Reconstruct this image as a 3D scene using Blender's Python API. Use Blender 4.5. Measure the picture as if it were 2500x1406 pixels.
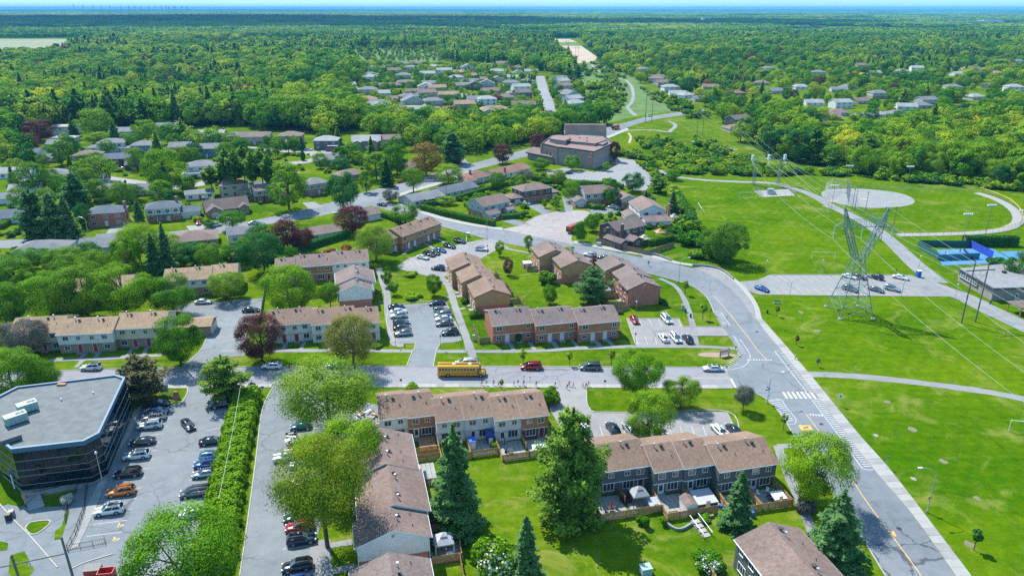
import bpy,bmesh,math,random
import numpy as np
from mathutils import Vector,Matrix
from mathutils.geometry import tessellate_polygon
random.seed(7);rng=np.random.default_rng(7)
for _o in list(bpy.data.objects):bpy.data.objects.remove(_o)
SC=bpy.context.scene
COL=SC.collection
R=math.radians
# --- camera, sky, sun, exposure
F,CX,CY,CAMZ=1800.0,1250.0,703.0,80.0
PITCH=math.atan(683.0/F);SP,CP=math.sin(PITCH),math.cos(PITCH)
cam=bpy.data.objects.new('camera',bpy.data.cameras.new('camera'))
COL.objects.link(cam);SC.camera=cam
cam.location=(0,0,CAMZ);cam.rotation_euler=(math.pi/2-PITCH,0,0)
cam.data.sensor_fit='HORIZONTAL';cam.data.sensor_width=36.0;cam.data.lens=36.0*F/2500.0
cam.data.clip_start=1.0;cam.data.clip_end=120000.0
SUN_EL=R(53);SUN_AZ=math.atan2(-0.62,0.78)
W=bpy.data.worlds.new('World');SC.world=W;W.use_nodes=True
_nt=W.node_tree
_sky=_nt.nodes.new('ShaderNodeTexSky');_sky.sky_type='NISHITA';_sky.sun_disc=False
_sky.sun_elevation=SUN_EL;_sky.sun_rotation=SUN_AZ
_sky.altitude=100;_sky.air_density=1.0;_sky.dust_density=0.4;_sky.ozone_density=3.0
_bg=_nt.nodes['Background'];_bg.inputs['Strength'].default_value=0.15
_gm=_nt.nodes.new('ShaderNodeGamma');_gm.inputs[1].default_value=0.35
_tn=_nt.nodes.new('ShaderNodeMix');_tn.data_type='RGBA';_tn.blend_type='MULTIPLY';_tn.inputs[0].default_value=1.0;_tn.inputs[7].default_value=(0.78,1.32,1.85,1)
_nt.links.new(_sky.outputs[0],_gm.inputs[0]);_nt.links.new(_gm.outputs[0],_tn.inputs[6]);_nt.links.new(_tn.outputs[2],_bg.inputs[0])
_sd=bpy.data.lights.new('sun','SUN');_sd.energy=3.2;_sd.angle=R(0.55);_sd.color=(1.0,0.955,0.87)
sun=bpy.data.objects.new('sun',_sd);COL.objects.link(sun)
_dir=Vector((math.sin(SUN_AZ)*math.cos(SUN_EL),math.cos(SUN_AZ)*math.cos(SUN_EL),math.sin(SUN_EL)))
sun.rotation_euler=_dir.to_track_quat('Z','Y').to_euler();sun.location=_dir*300
SC.view_settings.view_transform='Standard';SC.view_settings.look='None'
SC.view_settings.exposure=1.45;SC.view_settings.gamma=1.0;SC.view_settings.use_curve_mapping=False
cy=SC.cycles
cy.max_bounces=6;cy.diffuse_bounces=3;cy.glossy_bounces=2;cy.transmission_bounces=2
cy.transparent_max_bounces=4;cy.volume_bounces=0;cy.caustics_reflective=False;cy.caustics_refractive=False
cy.use_denoising=False;cy.sample_clamp_indirect=4.0
# --- surveying helpers
def G(px,py,z=0.0):
 """point of the photograph -> the place on the plane of height z that it shows"""
 u=(px-CX)/F;v=(py-CY)/F
 t=(CAMZ-z)/(SP+v*CP)
 return Vector((u*t,t*(CP-v*SP),z))
def PJ(p):
 dz=p[2]-CAMZ;f=p[1]*CP-dz*SP;up=p[1]*SP+dz*CP
 return CX+F*p[0]/f,CY-F*up/f
def DIST(px,py):
 g=G(px,py);return g.y*CP+CAMZ*SP
def HGT(px,py,ytop):
 g=G(px,py);k=(CY-ytop)/F
 dz=(k*g.y*CP-g.y*SP)/(CP+k*SP)
 return dz+CAMZ
TH=13.5
def U(u,v,z=0.0,th=TH):
 c,s=math.cos(R(th)),math.sin(R(th));return Vector((u*c-v*s,u*s+v*c,z))
def smooth(pts,n=6,closed=False):
 out=[];m=len(pts)
 for i in range(m if closed else m-1):
  g=(lambda k:pts[k%m]) if closed else(lambda k:pts[min(max(k,0),m-1)])
  a,b,c,d=g(i-1),g(i),g(i+1),g(i+2)
  for k in range(n):
   t=k/n
   out.append(tuple(0.5*(2*b[j]+(c[j]-a[j])*t+(2*a[j]-5*b[j]+4*c[j]-d[j])*t*t+(3*b[j]-a[j]-3*c[j]+d[j])*t**3) for j in range(len(b))))
 if not closed:out.append(tuple(pts[-1]))
 return out
def offset(pl,d):
 """parallel of a world polyline (list of Vectors), d metres to its left"""
 o=[]
 for i,p in enumerate(pl):
  a=pl[max(i-1,0)];b=pl[min(i+1,len(pl)-1)]
  t=(b-a);t.z=0
  if t.length<1e-6:t=Vector((1,0,0))
  t.normalize();o.append(Vector((p.x-t.y*d,p.y+t.x*d,p.z)))
 return o
def inpoly(x,y,poly):
 c=False;j=len(poly)-1
 for i in range(len(poly)):
  xi,yi=poly[i][0],poly[i][1];xj,yj=poly[j][0],poly[j][1]
  if(yi>y)!=(yj>y) and x<(xj-xi)*(y-yi)/(yj-yi)+xi:c=not c
  j=i
 return c
# --- materials
MATS={}
def _new(name):
 m=bpy.data.materials.new(name);m.use_nodes=True;MATS[name]=m
 nt=m.node_tree;b=nt.nodes['Principled BSDF'];return m,nt,b
def _noise(nt,scale,detail=4,rough=0.6,co=None,dist=0.0):
 n=nt.nodes.new('ShaderNodeTexNoise');n.inputs['Scale'].default_value=scale
 n.inputs['Detail'].default_value=detail;n.inputs['Roughness'].default_value=rough;n.inputs['Distortion'].default_value=dist
 if co is not None:nt.links.new(co,n.inputs['Vector'])
 return n
def _ramp(nt,fac,stops):
 r=nt.nodes.new('ShaderNodeValToRGB');e=r.color_ramp.elements
 while len(e)<len(stops):e.new(0.5)
 for k,(p,c) in enumerate(stops):e[k].position=p;e[k].color=(*c,1) if len(c)==3 else c
 nt.links.new(fac,r.inputs[0]);return r
def _mix(nt,a,b,fac,mode='MIX'):
 m=nt.nodes.new('ShaderNodeMix');m.data_type='RGBA';m.blend_type=mode
 for s,v in((6,a),(7,b),(0,fac)):
  if hasattr(v,'links'):nt.links.new(v,m.inputs[s])
  else:m.inputs[s].default_value=(*v,1) if isinstance(v,tuple) else v
 return m.outputs[2]
def _math(nt,op,a,b=0.0):
 m=nt.nodes.new('ShaderNodeMath');m.operation=op
 for s,v in((0,a),(1,b)):
  if hasattr(v,'links'):nt.links.new(v,m.inputs[s])
  else:m.inputs[s].default_value=v
 return m.outputs[0]
def _co(nt):return nt.nodes.new('ShaderNodeTexCoord').outputs['Object']
def _bump(nt,b,h,dist,strength=0.6):
 n=nt.nodes.new('ShaderNodeBump');n.inputs['Strength'].default_value=strength;n.inputs['Distance'].default_value=dist
 nt.links.new(h,n.inputs['Height']);nt.links.new(n.outputs[0],b.inputs['Normal'])
def sc_(c,k):return tuple(min(1,x*k) for x in c)
def mat(name,col,rough=0.7,var=0.18,scale=1.2,metal=0.0,coat=0.0,bump=0.0,spec=0.5,emit=0.0):
 if name in MATS:return MATS[name]
 m,nt,b=_new(name);b.inputs['Roughness'].default_value=rough;b.inputs['Metallic'].default_value=metal
 b.inputs['Coat Weight'].default_value=coat;b.inputs['Coat Roughness'].default_value=0.06;b.inputs['Specular IOR Level'].default_value=spec
 if var>0:
  co=_co(nt);n=_noise(nt,scale,5,0.65,co)
  r=_ramp(nt,n.outputs[0],[(0.25,sc_(col,1-var)),(0.75,sc_(col,1+var))])
  nt.links.new(r.outputs[0],b.inputs['Base Color'])
  if bump:_bump(nt,b,n.outputs[0],bump)
 else:b.inputs['Base Color'].default_value=(*col,1)
 return m
def siding(name,col,pitch=0.18,vertical=False,var=0.1):
 """painted boards: fine shadow lines in relief"""
 m,nt,b=_new(name);co=_co(nt);sp=nt.nodes.new('ShaderNodeSeparateXYZ');nt.links.new(co,sp.inputs[0])
 if vertical:h=_math(nt,'FRACT',_math(nt,'MULTIPLY',_math(nt,'ADD',sp.outputs[0],sp.outputs[1]),1/pitch))
 else:h=_math(nt,'FRACT',_math(nt,'MULTIPLY',sp.outputs[2],1/pitch))
 n=_noise(nt,0.7,4,0.6,co);n2=_noise(nt,9,3,0.6,co)
 r=_ramp(nt,n.outputs[0],[(0.3,sc_(col,1-var)),(0.7,sc_(col,1+var))])
 c=_mix(nt,r.outputs[0],n2.outputs[0],0.10,'OVERLAY')
 nt.links.new(c,b.inputs['Base Color']);b.inputs['Roughness'].default_value=0.6
 _bump(nt,b,h,0.03,0.5);return m
def brickmat(name,c1,c2,mortar=(0.42,0.38,0.34)):
 m,nt,b=_new(name);co=_co(nt);sp=nt.nodes.new('ShaderNodeSeparateXYZ');nt.links.new(co,sp.inputs[0])
 cb=nt.nodes.new('ShaderNodeCombineXYZ');nt.links.new(_math(nt,'ADD',sp.outputs[0],sp.outputs[1]),cb.inputs[0]);nt.links.new(sp.outputs[2],cb.inputs[1])
 t=nt.nodes.new('ShaderNodeTexBrick');nt.links.new(cb.outputs[0],t.inputs['Vector'])
 t.inputs['Color1'].default_value=(*c1,1);t.inputs['Color2'].default_value=(*c2,1);t.inputs['Mortar'].default_value=(*mortar,1)
 t.inputs['Scale'].default_value=1.0;t.inputs['Brick Width'].default_value=0.24;t.inputs['Row Height'].default_value=0.08;t.inputs['Mortar Size'].default_value=0.008
 n=_noise(nt,0.8,4,0.6,co);c=_mix(nt,t.outputs[0],_ramp(nt,n.outputs[0],[(0.3,(0.6,0.6,0.6)),(0.75,(1,1,1))]).outputs[0],0.6,'MULTIPLY')
 nt.links.new(c,b.inputs['Base Color']);b.inputs['Roughness'].default_value=0.85;_bump(nt,b,t.outputs[1],-0.01);return m
def shingle(name,col,col2):
 m,nt,b=_new(name);co=_co(nt)
 v=nt.nodes.new('ShaderNodeTexVoronoi');v.inputs['Scale'].default_value=3.2;nt.links.new(co,v.inputs['Vector'])
 n=_noise(nt,0.35,4,0.6,co);n3=_noise(nt,14,2,0.6,co)
 bw=nt.nodes.new('ShaderNodeRGBToBW');nt.links.new(v.outputs['Color'],bw.inputs[0])
 a=_math(nt,'ADD',_math(nt,'MULTIPLY',bw.outputs[0],0.55),_math(nt,'MULTIPLY',n.outputs[0],0.45))
 r=_ramp(nt,a,[(0.2,col),(0.8,col2)])
 st=_noise(nt,0.12,3,0.5,co);dirt=_ramp(nt,st.outputs[0],[(0.35,(0.72,0.72,0.74)),(0.65,(1.05,1.03,1.0))])
 c=_mix(nt,r.outputs[0],dirt.outputs[0],0.85,'MULTIPLY')
 sp=nt.nodes.new('ShaderNodeSeparateXYZ');nt.links.new(co,sp.inputs[0])
 course=_math(nt,'FRACT',_math(nt,'MULTIPLY',sp.outputs[2],10.0))
 hh=_math(nt,'ADD',_math(nt,'MULTIPLY',course,0.7),n3.outputs[0])
 nt.links.new(c,b.inputs['Base Color']);b.inputs['Roughness'].default_value=0.9;_bump(nt,b,hh,0.02,0.5);return m
def asphalt(name,dark,light,crack=0.5,seam=True):
 m,nt,b=_new(name);co=_co(nt)
 n1=_noise(nt,0.035,5,0.62,co,0.6);n2=_noise(nt,0.45,5,0.7,co);n3=_noise(nt,6.0,3,0.7,co)
 a=_math(nt,'ADD',_math(nt,'MULTIPLY',n1.outputs[0],0.6),_math(nt,'MULTIPLY',n2.outputs[0],0.4))
 r=_ramp(nt,a,[(0.33,dark),(0.62,light)])
 c=_mix(nt,r.outputs[0],_ramp(nt,n3.outputs[0],[(0.3,(0.8,0.8,0.8)),(0.7,(1.08,1.08,1.08))]).outputs[0],1.0,'MULTIPLY')
 st=_noise(nt,0.16,4,0.75,co,1.2);sm=_ramp(nt,st.outputs[0],[(0.54,(1,1,1)),(0.74,(0.66,0.67,0.69))])
 c=_mix(nt,c,sm.outputs[0],0.8,'MULTIPLY')
 wn=_noise(nt,0.3,4,0.6,co);wv=nt.nodes.new('ShaderNodeVectorMath');wv.operation='MULTIPLY_ADD'
 nt.links.new(wn.outputs[1],wv.inputs[0]);wv.inputs[1].default_value=(3.2,3.2,0);nt.links.new(co,wv.inputs[2])
 v=nt.nodes.new('ShaderNodeTexVoronoi');v.feature='DISTANCE_TO_EDGE';v.inputs['Scale'].default_value=0.11;nt.links.new(wv.outputs[0],v.inputs['Vector'])
 k=_ramp(nt,v.outputs[0],[(0.0,(1-crack,)*3),(0.007,(1-crack*.9,)*3),(0.016,(1,1,1))])
 gate=_ramp(nt,_noise(nt,0.05,2,0.5,co).outputs[0],[(0.46,(0,0,0)),(0.60,(1,1,1))])
 c2=_mix(nt,c,k.outputs[0],1.0,'MULTIPLY');c=_mix(nt,c,c2,gate.outputs[0])
 nt.links.new(c,b.inputs['Base Color']);b.inputs['Roughness'].default_value=0.88;_bump(nt,b,n3.outputs[0],0.02,0.4);return m
def grassmat(name,c1,c2,dry,dry_amt=0.62,mow=0.0,scale=1.0):
 m,nt,b=_new(name);co=_co(nt)
 n1=_noise(nt,0.03*scale,5,0.62,co,0.5);n2=_noise(nt,0.5,5,0.7,co);n3=_noise(nt,5.0,3,0.75,co)
 a=_math(nt,'ADD',_math(nt,'MULTIPLY',n1.outputs[0],0.55),_math(nt,'MULTIPLY',n2.outputs[0],0.45))
 r=_ramp(nt,a,[(0.38,c1),(0.60,c2)])
 c=_mix(nt,r.outputs[0],_ramp(nt,n3.outputs[0],[(0.28,(0.62,0.66,0.6)),(0.72,(1.15,1.12,1.1))]).outputs[0],1.0,'MULTIPLY')
 mp=nt.nodes.new('ShaderNodeMapping');mp.inputs['Rotation'].default_value=(0,0,R(40));mp.inputs['Scale'].default_value=(.06,.5,1);nt.links.new(co,mp.inputs[0]);sk=_noise(nt,1.0,4,0.6,mp.outputs[0],.4)
 c=_mix(nt,c,_ramp(nt,sk.outputs[0],[(0.35,(0.80,0.86,0.78)),(0.66,(1.22,1.12,1.3))]).outputs[0],0.8,'MULTIPLY')
 d=_noise(nt,0.09,6,0.72,co,0.8);dm=_ramp(nt,d.outputs[0],[(dry_amt,(0,0,0)),(dry_amt+0.16,(0.85,)*3)])
 c=_mix(nt,c,dry,dm.outputs[0])
 if mow:
  sp=nt.nodes.new('ShaderNodeMapping');sp.inputs['Rotation'].default_value=(0,0,R(mow));nt.links.new(co,sp.inputs[0])
  w=nt.nodes.new('ShaderNodeTexWave');w.inputs['Scale'].default_value=0.09;w.inputs['Distortion'].default_value=1.5;w.inputs['Detail'].default_value=2;w.inputs['Detail Scale'].default_value=0.4
  nt.links.new(sp.outputs[0],w.inputs[0]);c=_mix(nt,c,_ramp(nt,w.outputs[1],[(0.2,(0.96,0.97,0.95)),(0.8,(1.04,1.03,1.04))]).outputs[0],1.0,'MULTIPLY')
 nt.links.new(c,b.inputs['Base Color']);b.inputs['Roughness'].default_value=0.95;b.inputs['Specular IOR Level'].default_value=0.0
 _bump(nt,b,_math(nt,'ADD',n2.outputs[0],n3.outputs[0]),0.09,0.7);return m
def foliage(name,dark,light,trans=0.3,rough=0.65):
 """leaves: colour differs from leaf to leaf and from tree to tree (tint)"""
 m,nt,b=_new(name);nt.nodes.remove(b);out=nt.nodes['Material Output']
 g=nt.nodes.new('ShaderNodeNewGeometry');bn=_noise(nt,6.5,1.5,.5,_co(nt))
 fc=_math(nt,'ADD',_math(nt,'MULTIPLY',g.outputs['Random Per Island'],.5),_math(nt,'MULTIPLY',_math(nt,'SUBTRACT',bn.outputs[0],.36),1.7));r=_ramp(nt,fc,[(0.0,dark),(1.0,light)])
 at=nt.nodes.new('ShaderNodeAttribute');at.attribute_type='INSTANCER';at.attribute_name='tint'
 hs=nt.nodes.new('ShaderNodeHueSaturation');nt.links.new(r.outputs[0],hs.inputs['Color'])
 nt.links.new(_math(nt,'ADD',0.5,_math(nt,'MULTIPLY',at.outputs['Fac'],0.035)),hs.inputs['Hue'])
 nt.links.new(_math(nt,'ADD',1.0,_math(nt,'MULTIPLY',at.outputs['Fac'],-0.28)),hs.inputs['Value'])
 d=nt.nodes.new('ShaderNodeBsdfPrincipled');d.inputs['Roughness'].default_value=rough;d.inputs['Specular IOR Level'].default_value=0.06
 t=nt.nodes.new('ShaderNodeBsdfTranslucent');nt.links.new(hs.outputs[0],d.inputs['Base Color'])
 tc=_mix(nt,hs.outputs[0],(1.0,1.0,0.35),0.35,'SOFT_LIGHT');nt.links.new(tc,t.inputs[0])
 mx=nt.nodes.new('ShaderNodeMixShader');mx.inputs[0].default_value=trans
 nt.links.new(d.outputs[0],mx.inputs[1]);nt.links.new(t.outputs[0],mx.inputs[2]);nt.links.new(mx.outputs[0],out.inputs[0]);return m
def glassmat(name,col,rough=0.05,spec=0.9):
 m,nt,b=_new(name);b.inputs['Base Color'].default_value=(*col,1);b.inputs['Roughness'].default_value=rough
 b.inputs['Specular IOR Level'].default_value=spec;b.inputs['IOR'].default_value=1.55;return m
# --- mesh collector
class MB:
 def __init__(s):s.v=[];s.f=[];s.m=[]
 def add(s,vs,fs,mi=0):
  o=len(s.v);s.v+=[tuple(p) for p in vs];s.f+=[tuple(i+o for i in f) for f in fs];s.m+=[mi]*len(fs);return s
 def box(s,x0,x1,y0,y1,z0,z1,mi=0):
  return s.add([(x0,y0,z0),(x1,y0,z0),(x1,y1,z0),(x0,y1,z0),(x0,y0,z1),(x1,y0,z1),(x1,y1,z1),(x0,y1,z1)],[(3,2,1,0),(4,5,6,7),(0,1,5,4),(1,2,6,5),(2,3,7,6),(3,0,4,7)],mi)
 def cbox(s,c,sz,rz=0.0,mi=0):
  o=len(s.v);s.box(-sz[0]/2,sz[0]/2,-sz[1]/2,sz[1]/2,-sz[2]/2,sz[2]/2,mi)
  ca,sa=math.cos(rz),math.sin(rz)
  for i in range(o,len(s.v)):
   x,y,z=s.v[i];s.v[i]=(c[0]+x*ca-y*sa,c[1]+x*sa+y*ca,c[2]+z)
  return s
 def prism(s,poly,z0,z1,mi=0,bottom=False,mt=None):
  """vertical prism over a plan polygon (any winding)"""
  a=sum(poly[i-1][0]*poly[i][1]-poly[i][0]*poly[i-1][1] for i in range(len(poly)))
  if a<0:poly=poly[::-1]
  n=len(poly);o=len(s.v)
  s.v+=[(p[0],p[1],z0) for p in poly]+[(p[0],p[1],z1) for p in poly]
  for i in range(n):s.f.append((o+i,o+(i+1)%n,o+n+(i+1)%n,o+n+i));s.m.append(mi)
  for t in tessellate_polygon([[Vector((p[0],p[1],0)) for p in poly]]):
   t=list(t)
   A,B,C_=(poly[i] for i in t)
   if(B[0]-A[0])*(C_[1]-A[1])-(C_[0]-A[0])*(B[1]-A[1])<0:t=t[::-1]
   s.f.append(tuple(o+n+i for i in t));s.m.append(mi if mt is None else mt)
   if bottom:s.f.append(tuple(o+i for i in t[::-1]));s.m.append(mi)
  return s
 def tube(s,a,b,r0,r1=None,n=6,mi=0,cap=True):
  a=Vector(a);b=Vector(b);r1=r0 if r1 is None else r1
  d=(b-a);d=d.normalized() if d.length>1e-9 else Vector((0,0,1))
  x=d.orthogonal().normalized();y=d.cross(x);o=len(s.v)
  for p,r in((a,r0),(b,r1)):
   for k in range(n):t=2*math.pi*k/n;s.v.append(tuple(p+x*(r*math.cos(t))+y*(r*math.sin(t))))
  for k in range(n):s.f.append((o+k,o+(k+1)%n,o+n+(k+1)%n,o+n+k));s.m.append(mi)
  if cap:s.f.append(tuple(o+k for k in range(n))[::-1]);s.f.append(tuple(o+n+k for k in range(n)));s.m+=[mi,mi]
  return s
 def path(s,pts,r,n=6,mi=0):
  for i in range(len(pts)-1):s.tube(pts[i],pts[i+1],r if not isinstance(r,(list,tuple)) else r[i],r if not isinstance(r,(list,tuple)) else r[i+1],n,mi)
  return s
 def extrude_x(s,prof,x0,x1,mi=0,mends=None):
  """profile [(y,z)] swept along x"""
  n=len(prof);o=len(s.v)
  s.v+=[(x0,p[0],p[1]) for p in prof]+[(x1,p[0],p[1]) for p in prof]
  a=sum(prof[i-1][0]*prof[i][1]-prof[i][0]*prof[i-1][1] for i in range(n))
  for i in range(n):
   q=(o+i,o+(i+1)%n,o+n+(i+1)%n,o+n+i)
   s.f.append(q[::-1] if a<0 else q);s.m.append(mi)
  me=mi if mends is None else mends
  for t in tessellate_polygon([[Vector((p[0],p[1],0)) for p in prof]]):
   A,B,C_=(prof[i] for i in t);ccw=(B[0]-A[0])*(C_[1]-A[1])-(C_[0]-A[0])*(B[1]-A[1])>0
   t=list(t) if ccw else list(t)[::-1]
   s.f.append(tuple(o+n+i for i in t));s.f.append(tuple(o+i for i in t[::-1]));s.m+=[me,me]
  return s
 def strip(s,L,Rr,z,mi=0):
  o=len(s.v);n=min(len(L),len(Rr))
  for i in range(n):s.v+=[(Rr[i][0],Rr[i][1],z),(L[i][0],L[i][1],z)]
  for i in range(n-1):s.f.append((o+2*i,o+2*i+2,o+2*i+3,o+2*i+1));s.m.append(mi)
  return s
 def mesh(s,name,mats,smooth_=False):
  me=bpy.data.meshes.new(name);me.from_pydata(s.v,[],s.f)
  for m_ in mats if isinstance(mats,(list,tuple)) else[mats]:me.materials.append(MATS[m_] if isinstance(m_,str) else m_)
  if any(s.m):me.polygons.foreach_set('material_index',s.m)
  if smooth_:me.polygons.foreach_set('use_smooth',[True]*len(me.polygons))
  me.update();return me
 def build(s,name,mats,parent=None,smooth_=False,**kw):return ob(name,s.mesh(name,mats,smooth_),parent,**kw)
def ob(name,me,parent=None,loc=None,rz=None,label=None,cat=None,group=None,kind=None,mats=None):
 o=bpy.data.objects.new(name,me);COL.objects.link(o)
 if parent is not None:o.parent=parent
 if loc is not None:o.location=loc
 if rz is not None:o.rotation_euler=(0,0,rz)
 tag(o,label,cat,group,kind)
 if mats:
  for i,m_ in mats.items():o.material_slots[i].link='OBJECT';o.material_slots[i].material=MATS[m_] if isinstance(m_,str) else m_
 return o
def tag(o,label=None,cat=None,group=None,kind=None):
 if label:o['label']=label
 if cat:o['category']=cat
 if group:o['group']=group
 if kind:o['kind']=kind
 return o
def empty(name,loc,rz=0.0,label=None,cat=None,group=None):
 o=bpy.data.objects.new(name,None);COL.objects.link(o);o.location=loc;o.rotation_euler=(0,0,rz);o.empty_display_size=0.5
 return tag(o,label,cat,group)
KIDS={}
def dup(root,loc,rz=None,label=None,group=None,scale=None):
 r=root.copy();COL.objects.link(r);r.location=loc
 if rz is not None:r.rotation_euler=(0,0,rz)
 if label:r['label']=label
 if group:r['group']=group
 if scale:r.scale=scale if isinstance(scale,(tuple,list)) else(scale,)*3
 if root.name not in KIDS:KIDS[root.name]=[(c,list(c.children)) for c in root.children]
 for ch,gs in KIDS[root.name]:
  c=ch.copy();COL.objects.link(c);c.parent=r
  for g in gs:d=g.copy();COL.objects.link(d);d.parent=c
 return r
BLOCK=[]
ZONES=[]
# --- material list
grassmat('grass',(0.032,0.100,0.0025),(0.115,0.180,0.006),(0.20,0.195,0.05),0.53)
grassmat('park_grass',(0.036,0.108,0.0012),(0.095,0.166,0.003),(0.165,0.185,0.04),0.53,mow=35)
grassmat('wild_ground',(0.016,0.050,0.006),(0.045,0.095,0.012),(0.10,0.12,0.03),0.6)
asphalt('asphalt_street',(0.1634,0.1646,0.1806),(0.2310,0.2352,0.2520),0.45)
asphalt('asphalt_main',(0.1050,0.1243,0.1428),(0.1806,0.1974,0.2167),0.62)
asphalt('asphalt_lot',(0.1050,0.1260,0.1428),(0.1806,0.2016,0.2142),0.5)
asphalt('asphalt_pale',(0.1848,0.1806,0.1848),(0.2646,0.2520,0.2520),0.3)
asphalt('asphalt_path',(0.1596,0.1680,0.1764),(0.2310,0.2352,0.2394),0.2)
asphalt('asphalt_tan',(0.215,0.195,0.19),(0.30,0.272,0.265),0.3)
mat('concrete',(0.2752,0.2709,0.2580),0.85,0.12,0.8,bump=0.01)
mat('concrete_old',(0.2150,0.2193,0.2107),0.9,0.2,0.5,bump=0.01)
mat('paver',(0.27,0.27,0.26),0.9,0.25,1.5)
mat('kerb_concrete',(0.2924,0.2838,0.2580),0.85,0.15,1.0)
mat('gravel',(0.2408,0.2408,0.2322),0.95,0.12,2.0,bump=0.02)
mat('infield',(0.20,0.21,0.21),0.95,0.2,0.3,bump=0.01)
mat('sand',(0.3440,0.2752,0.1978),0.95,0.25,0.02)
mat('farm_field',(0.1720,0.1892,0.1032),0.95,0.15,0.004)
mat('meadow',(0.062,0.128,0.012),0.95,0.45,0.06)
mat('paint_white',(0.3956,0.4042,0.4042),0.7,0.3,1.3)
mat('paint_yellow',(0.55,0.38,0.10),0.7,0.28,1.3)
mat('paint_orange',(0.62,0.32,0.07),0.7,0.2,1.3)
mat('court_blue',(0.045,0.17,0.40),0.8,0.08,0.4)
mat('tactile_brick',(0.36,0.15,0.09),0.85,0.2,3)
mat('soil',(0.15,0.135,0.095),0.95,0.25,1.5)
mat('mulch',(0.26,0.19,0.14),0.95,0.3,3)
mat('water_blue',(0.03,0.38,0.52),0.1,0.1,0.5)
siding('white_siding',(0.62,0.63,0.62));siding('cream_siding',(0.56,0.50,0.36));siding('brown_siding',(0.33,0.16,0.07),0.3,True)
siding('tan_siding',(0.43,0.245,0.11),0.35,True);siding('rust_siding',(0.43,0.17,0.088),0.2)
siding('grey_siding',(0.10,0.115,0.125));siding('pale_grey_siding',(0.40,0.41,0.40));siding('blue_siding',(0.12,0.21,0.29));siding('beige_siding',(0.42,0.37,0.28))
brickmat('red_brick',(0.52,0.13,0.072),(0.40,0.10,0.058));brickmat('dark_brick',(0.13,0.055,0.045),(0.095,0.04,0.035),(0.2,0.17,0.16))
brickmat('tan_brick',(0.36,0.24,0.16),(0.29,0.19,0.13));brickmat('church_brick',(0.33,0.28,0.25),(0.27,0.23,0.205));brickmat('orange_brick',(0.33,0.16,0.09),(0.27,0.12,0.07))
shingle('roof_brown',(0.130,0.088,0.072),(0.225,0.162,0.140));shingle('roof_brown_b',(0.118,0.088,0.078),(0.202,0.158,0.146));shingle('roof_brown_c',(0.150,0.092,0.062),(0.245,0.165,0.120));shingle('roof_tan',(0.19,0.125,0.07),(0.34,0.24,0.15));shingle('roof_darkbrown',(0.10,0.072,0.062),(0.18,0.135,0.12))
shingle('roof_grey',(0.11,0.12,0.135),(0.19,0.205,0.22));shingle('roof_bluegrey',(0.05,0.07,0.095),(0.10,0.13,0.165));shingle('roof_pale',(0.20,0.21,0.215),(0.34,0.35,0.35));shingle('roof_red',(0.16,0.075,0.055),(0.25,0.13,0.10))
mat('membrane',(0.112,0.127,0.132),0.9,0.28,0.55,bump=0.01);mat('church_roof',(0.19,0.122,0.105),0.9,0.22,0.4)
mat('standing_seam',(0.19,0.21,0.235),0.7,0.08,1,spec=.2)
mat('trim_white',(0.66,0.67,0.67),0.55,0.06,2);mat('trim_brown',(0.10,0.06,0.04),0.6,0.1,2);mat('trim_dark',(0.035,0.045,0.055),0.5,0.1,2);mat('trim_blue',(0.05,0.13,0.21),0.45,0.1,2)
mat('door_white',(0.60,0.62,0.64),0.5,0.05,2);mat('door_red',(0.28,0.03,0.03),0.5,0.05,2);mat('garage_door',(0.50,0.46,0.40),0.6,0.06,2)
glassmat('window_glass',(0.028,0.038,0.048));glassmat('window_pale',(0.14,0.17,0.20),0.15);glassmat('office_glass',(0.006,0.012,0.018),0.03,0.35);glassmat('car_glass',(0.012,0.018,0.022),0.04,0.9)
glassmat('car_glass_pale',(0.05,0.075,0.09),0.06,0.9)
mat('galvanised',(0.40,0.43,0.45),0.45,0.12,3,metal=0.5);mat('lattice_steel',(0.13,0.22,0.215),0.55,0.2,1);mat('aluminium',(0.62,0.64,0.66),0.35,0.05,3,metal=0.7)
mat('dark_metal',(0.035,0.038,0.042),0.5,0.1,3,metal=0.3);mat('chain_link',(0.24,0.27,0.27),0.5,0.1,3,metal=0.4);mat('green_metal',(0.02,0.16,0.12),0.5,0.1,2);mat('vent_dark',(0.05,0.045,0.042),0.6,0.1,3)
mat('pole_wood',(0.14,0.13,0.115),0.85,0.2,2);mat('cable',(0.36,0.40,0.42),0.5,0.0);mat('insulator',(0.50,0.58,0.60),0.3,0.0);mat('lamp_head',(0.55,0.60,0.62),0.4,0.0)
mat('cedar_fence',(0.42,0.26,0.11),0.85,0.3,2.2);mat('old_fence',(0.26,0.18,0.115),0.9,0.3,2.2);mat('deck_wood',(0.28,0.16,0.09),0.85,0.25,2.0);mat('grey_wood',(0.26,0.25,0.24),0.9,0.2,2)
mat('hvac_paint',(0.27,0.38,0.36),0.5,0.1,1.5);mat('red_paint',(0.42,0.03,0.025),0.5,0.12,2);mat('blue_plastic',(0.02,0.10,0.42),0.45,0.05,3);mat('green_plastic',(0.02,0.12,0.09),0.5,0.1,3);mat('black_plastic',(0.02,0.021,0.023),0.55,0.1,3)
mat('grey_plastic',(0.22,0.23,0.24),0.55,0.1,3);mat('white_plastic',(0.68,0.69,0.70),0.45,0.04,3);mat('awning_blue',(0.015,0.05,0.22),0.6,0.12,1);mat('windscreen_green',(0.012,0.10,0.085),0.8,0.1,1.0);mat('windscreen_blue',(0.012,0.055,0.36),0.8,0.08,1.0);mat('windscreen_teal',(0.02,0.19,0.20),0.8,0.1,1.0)
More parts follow.
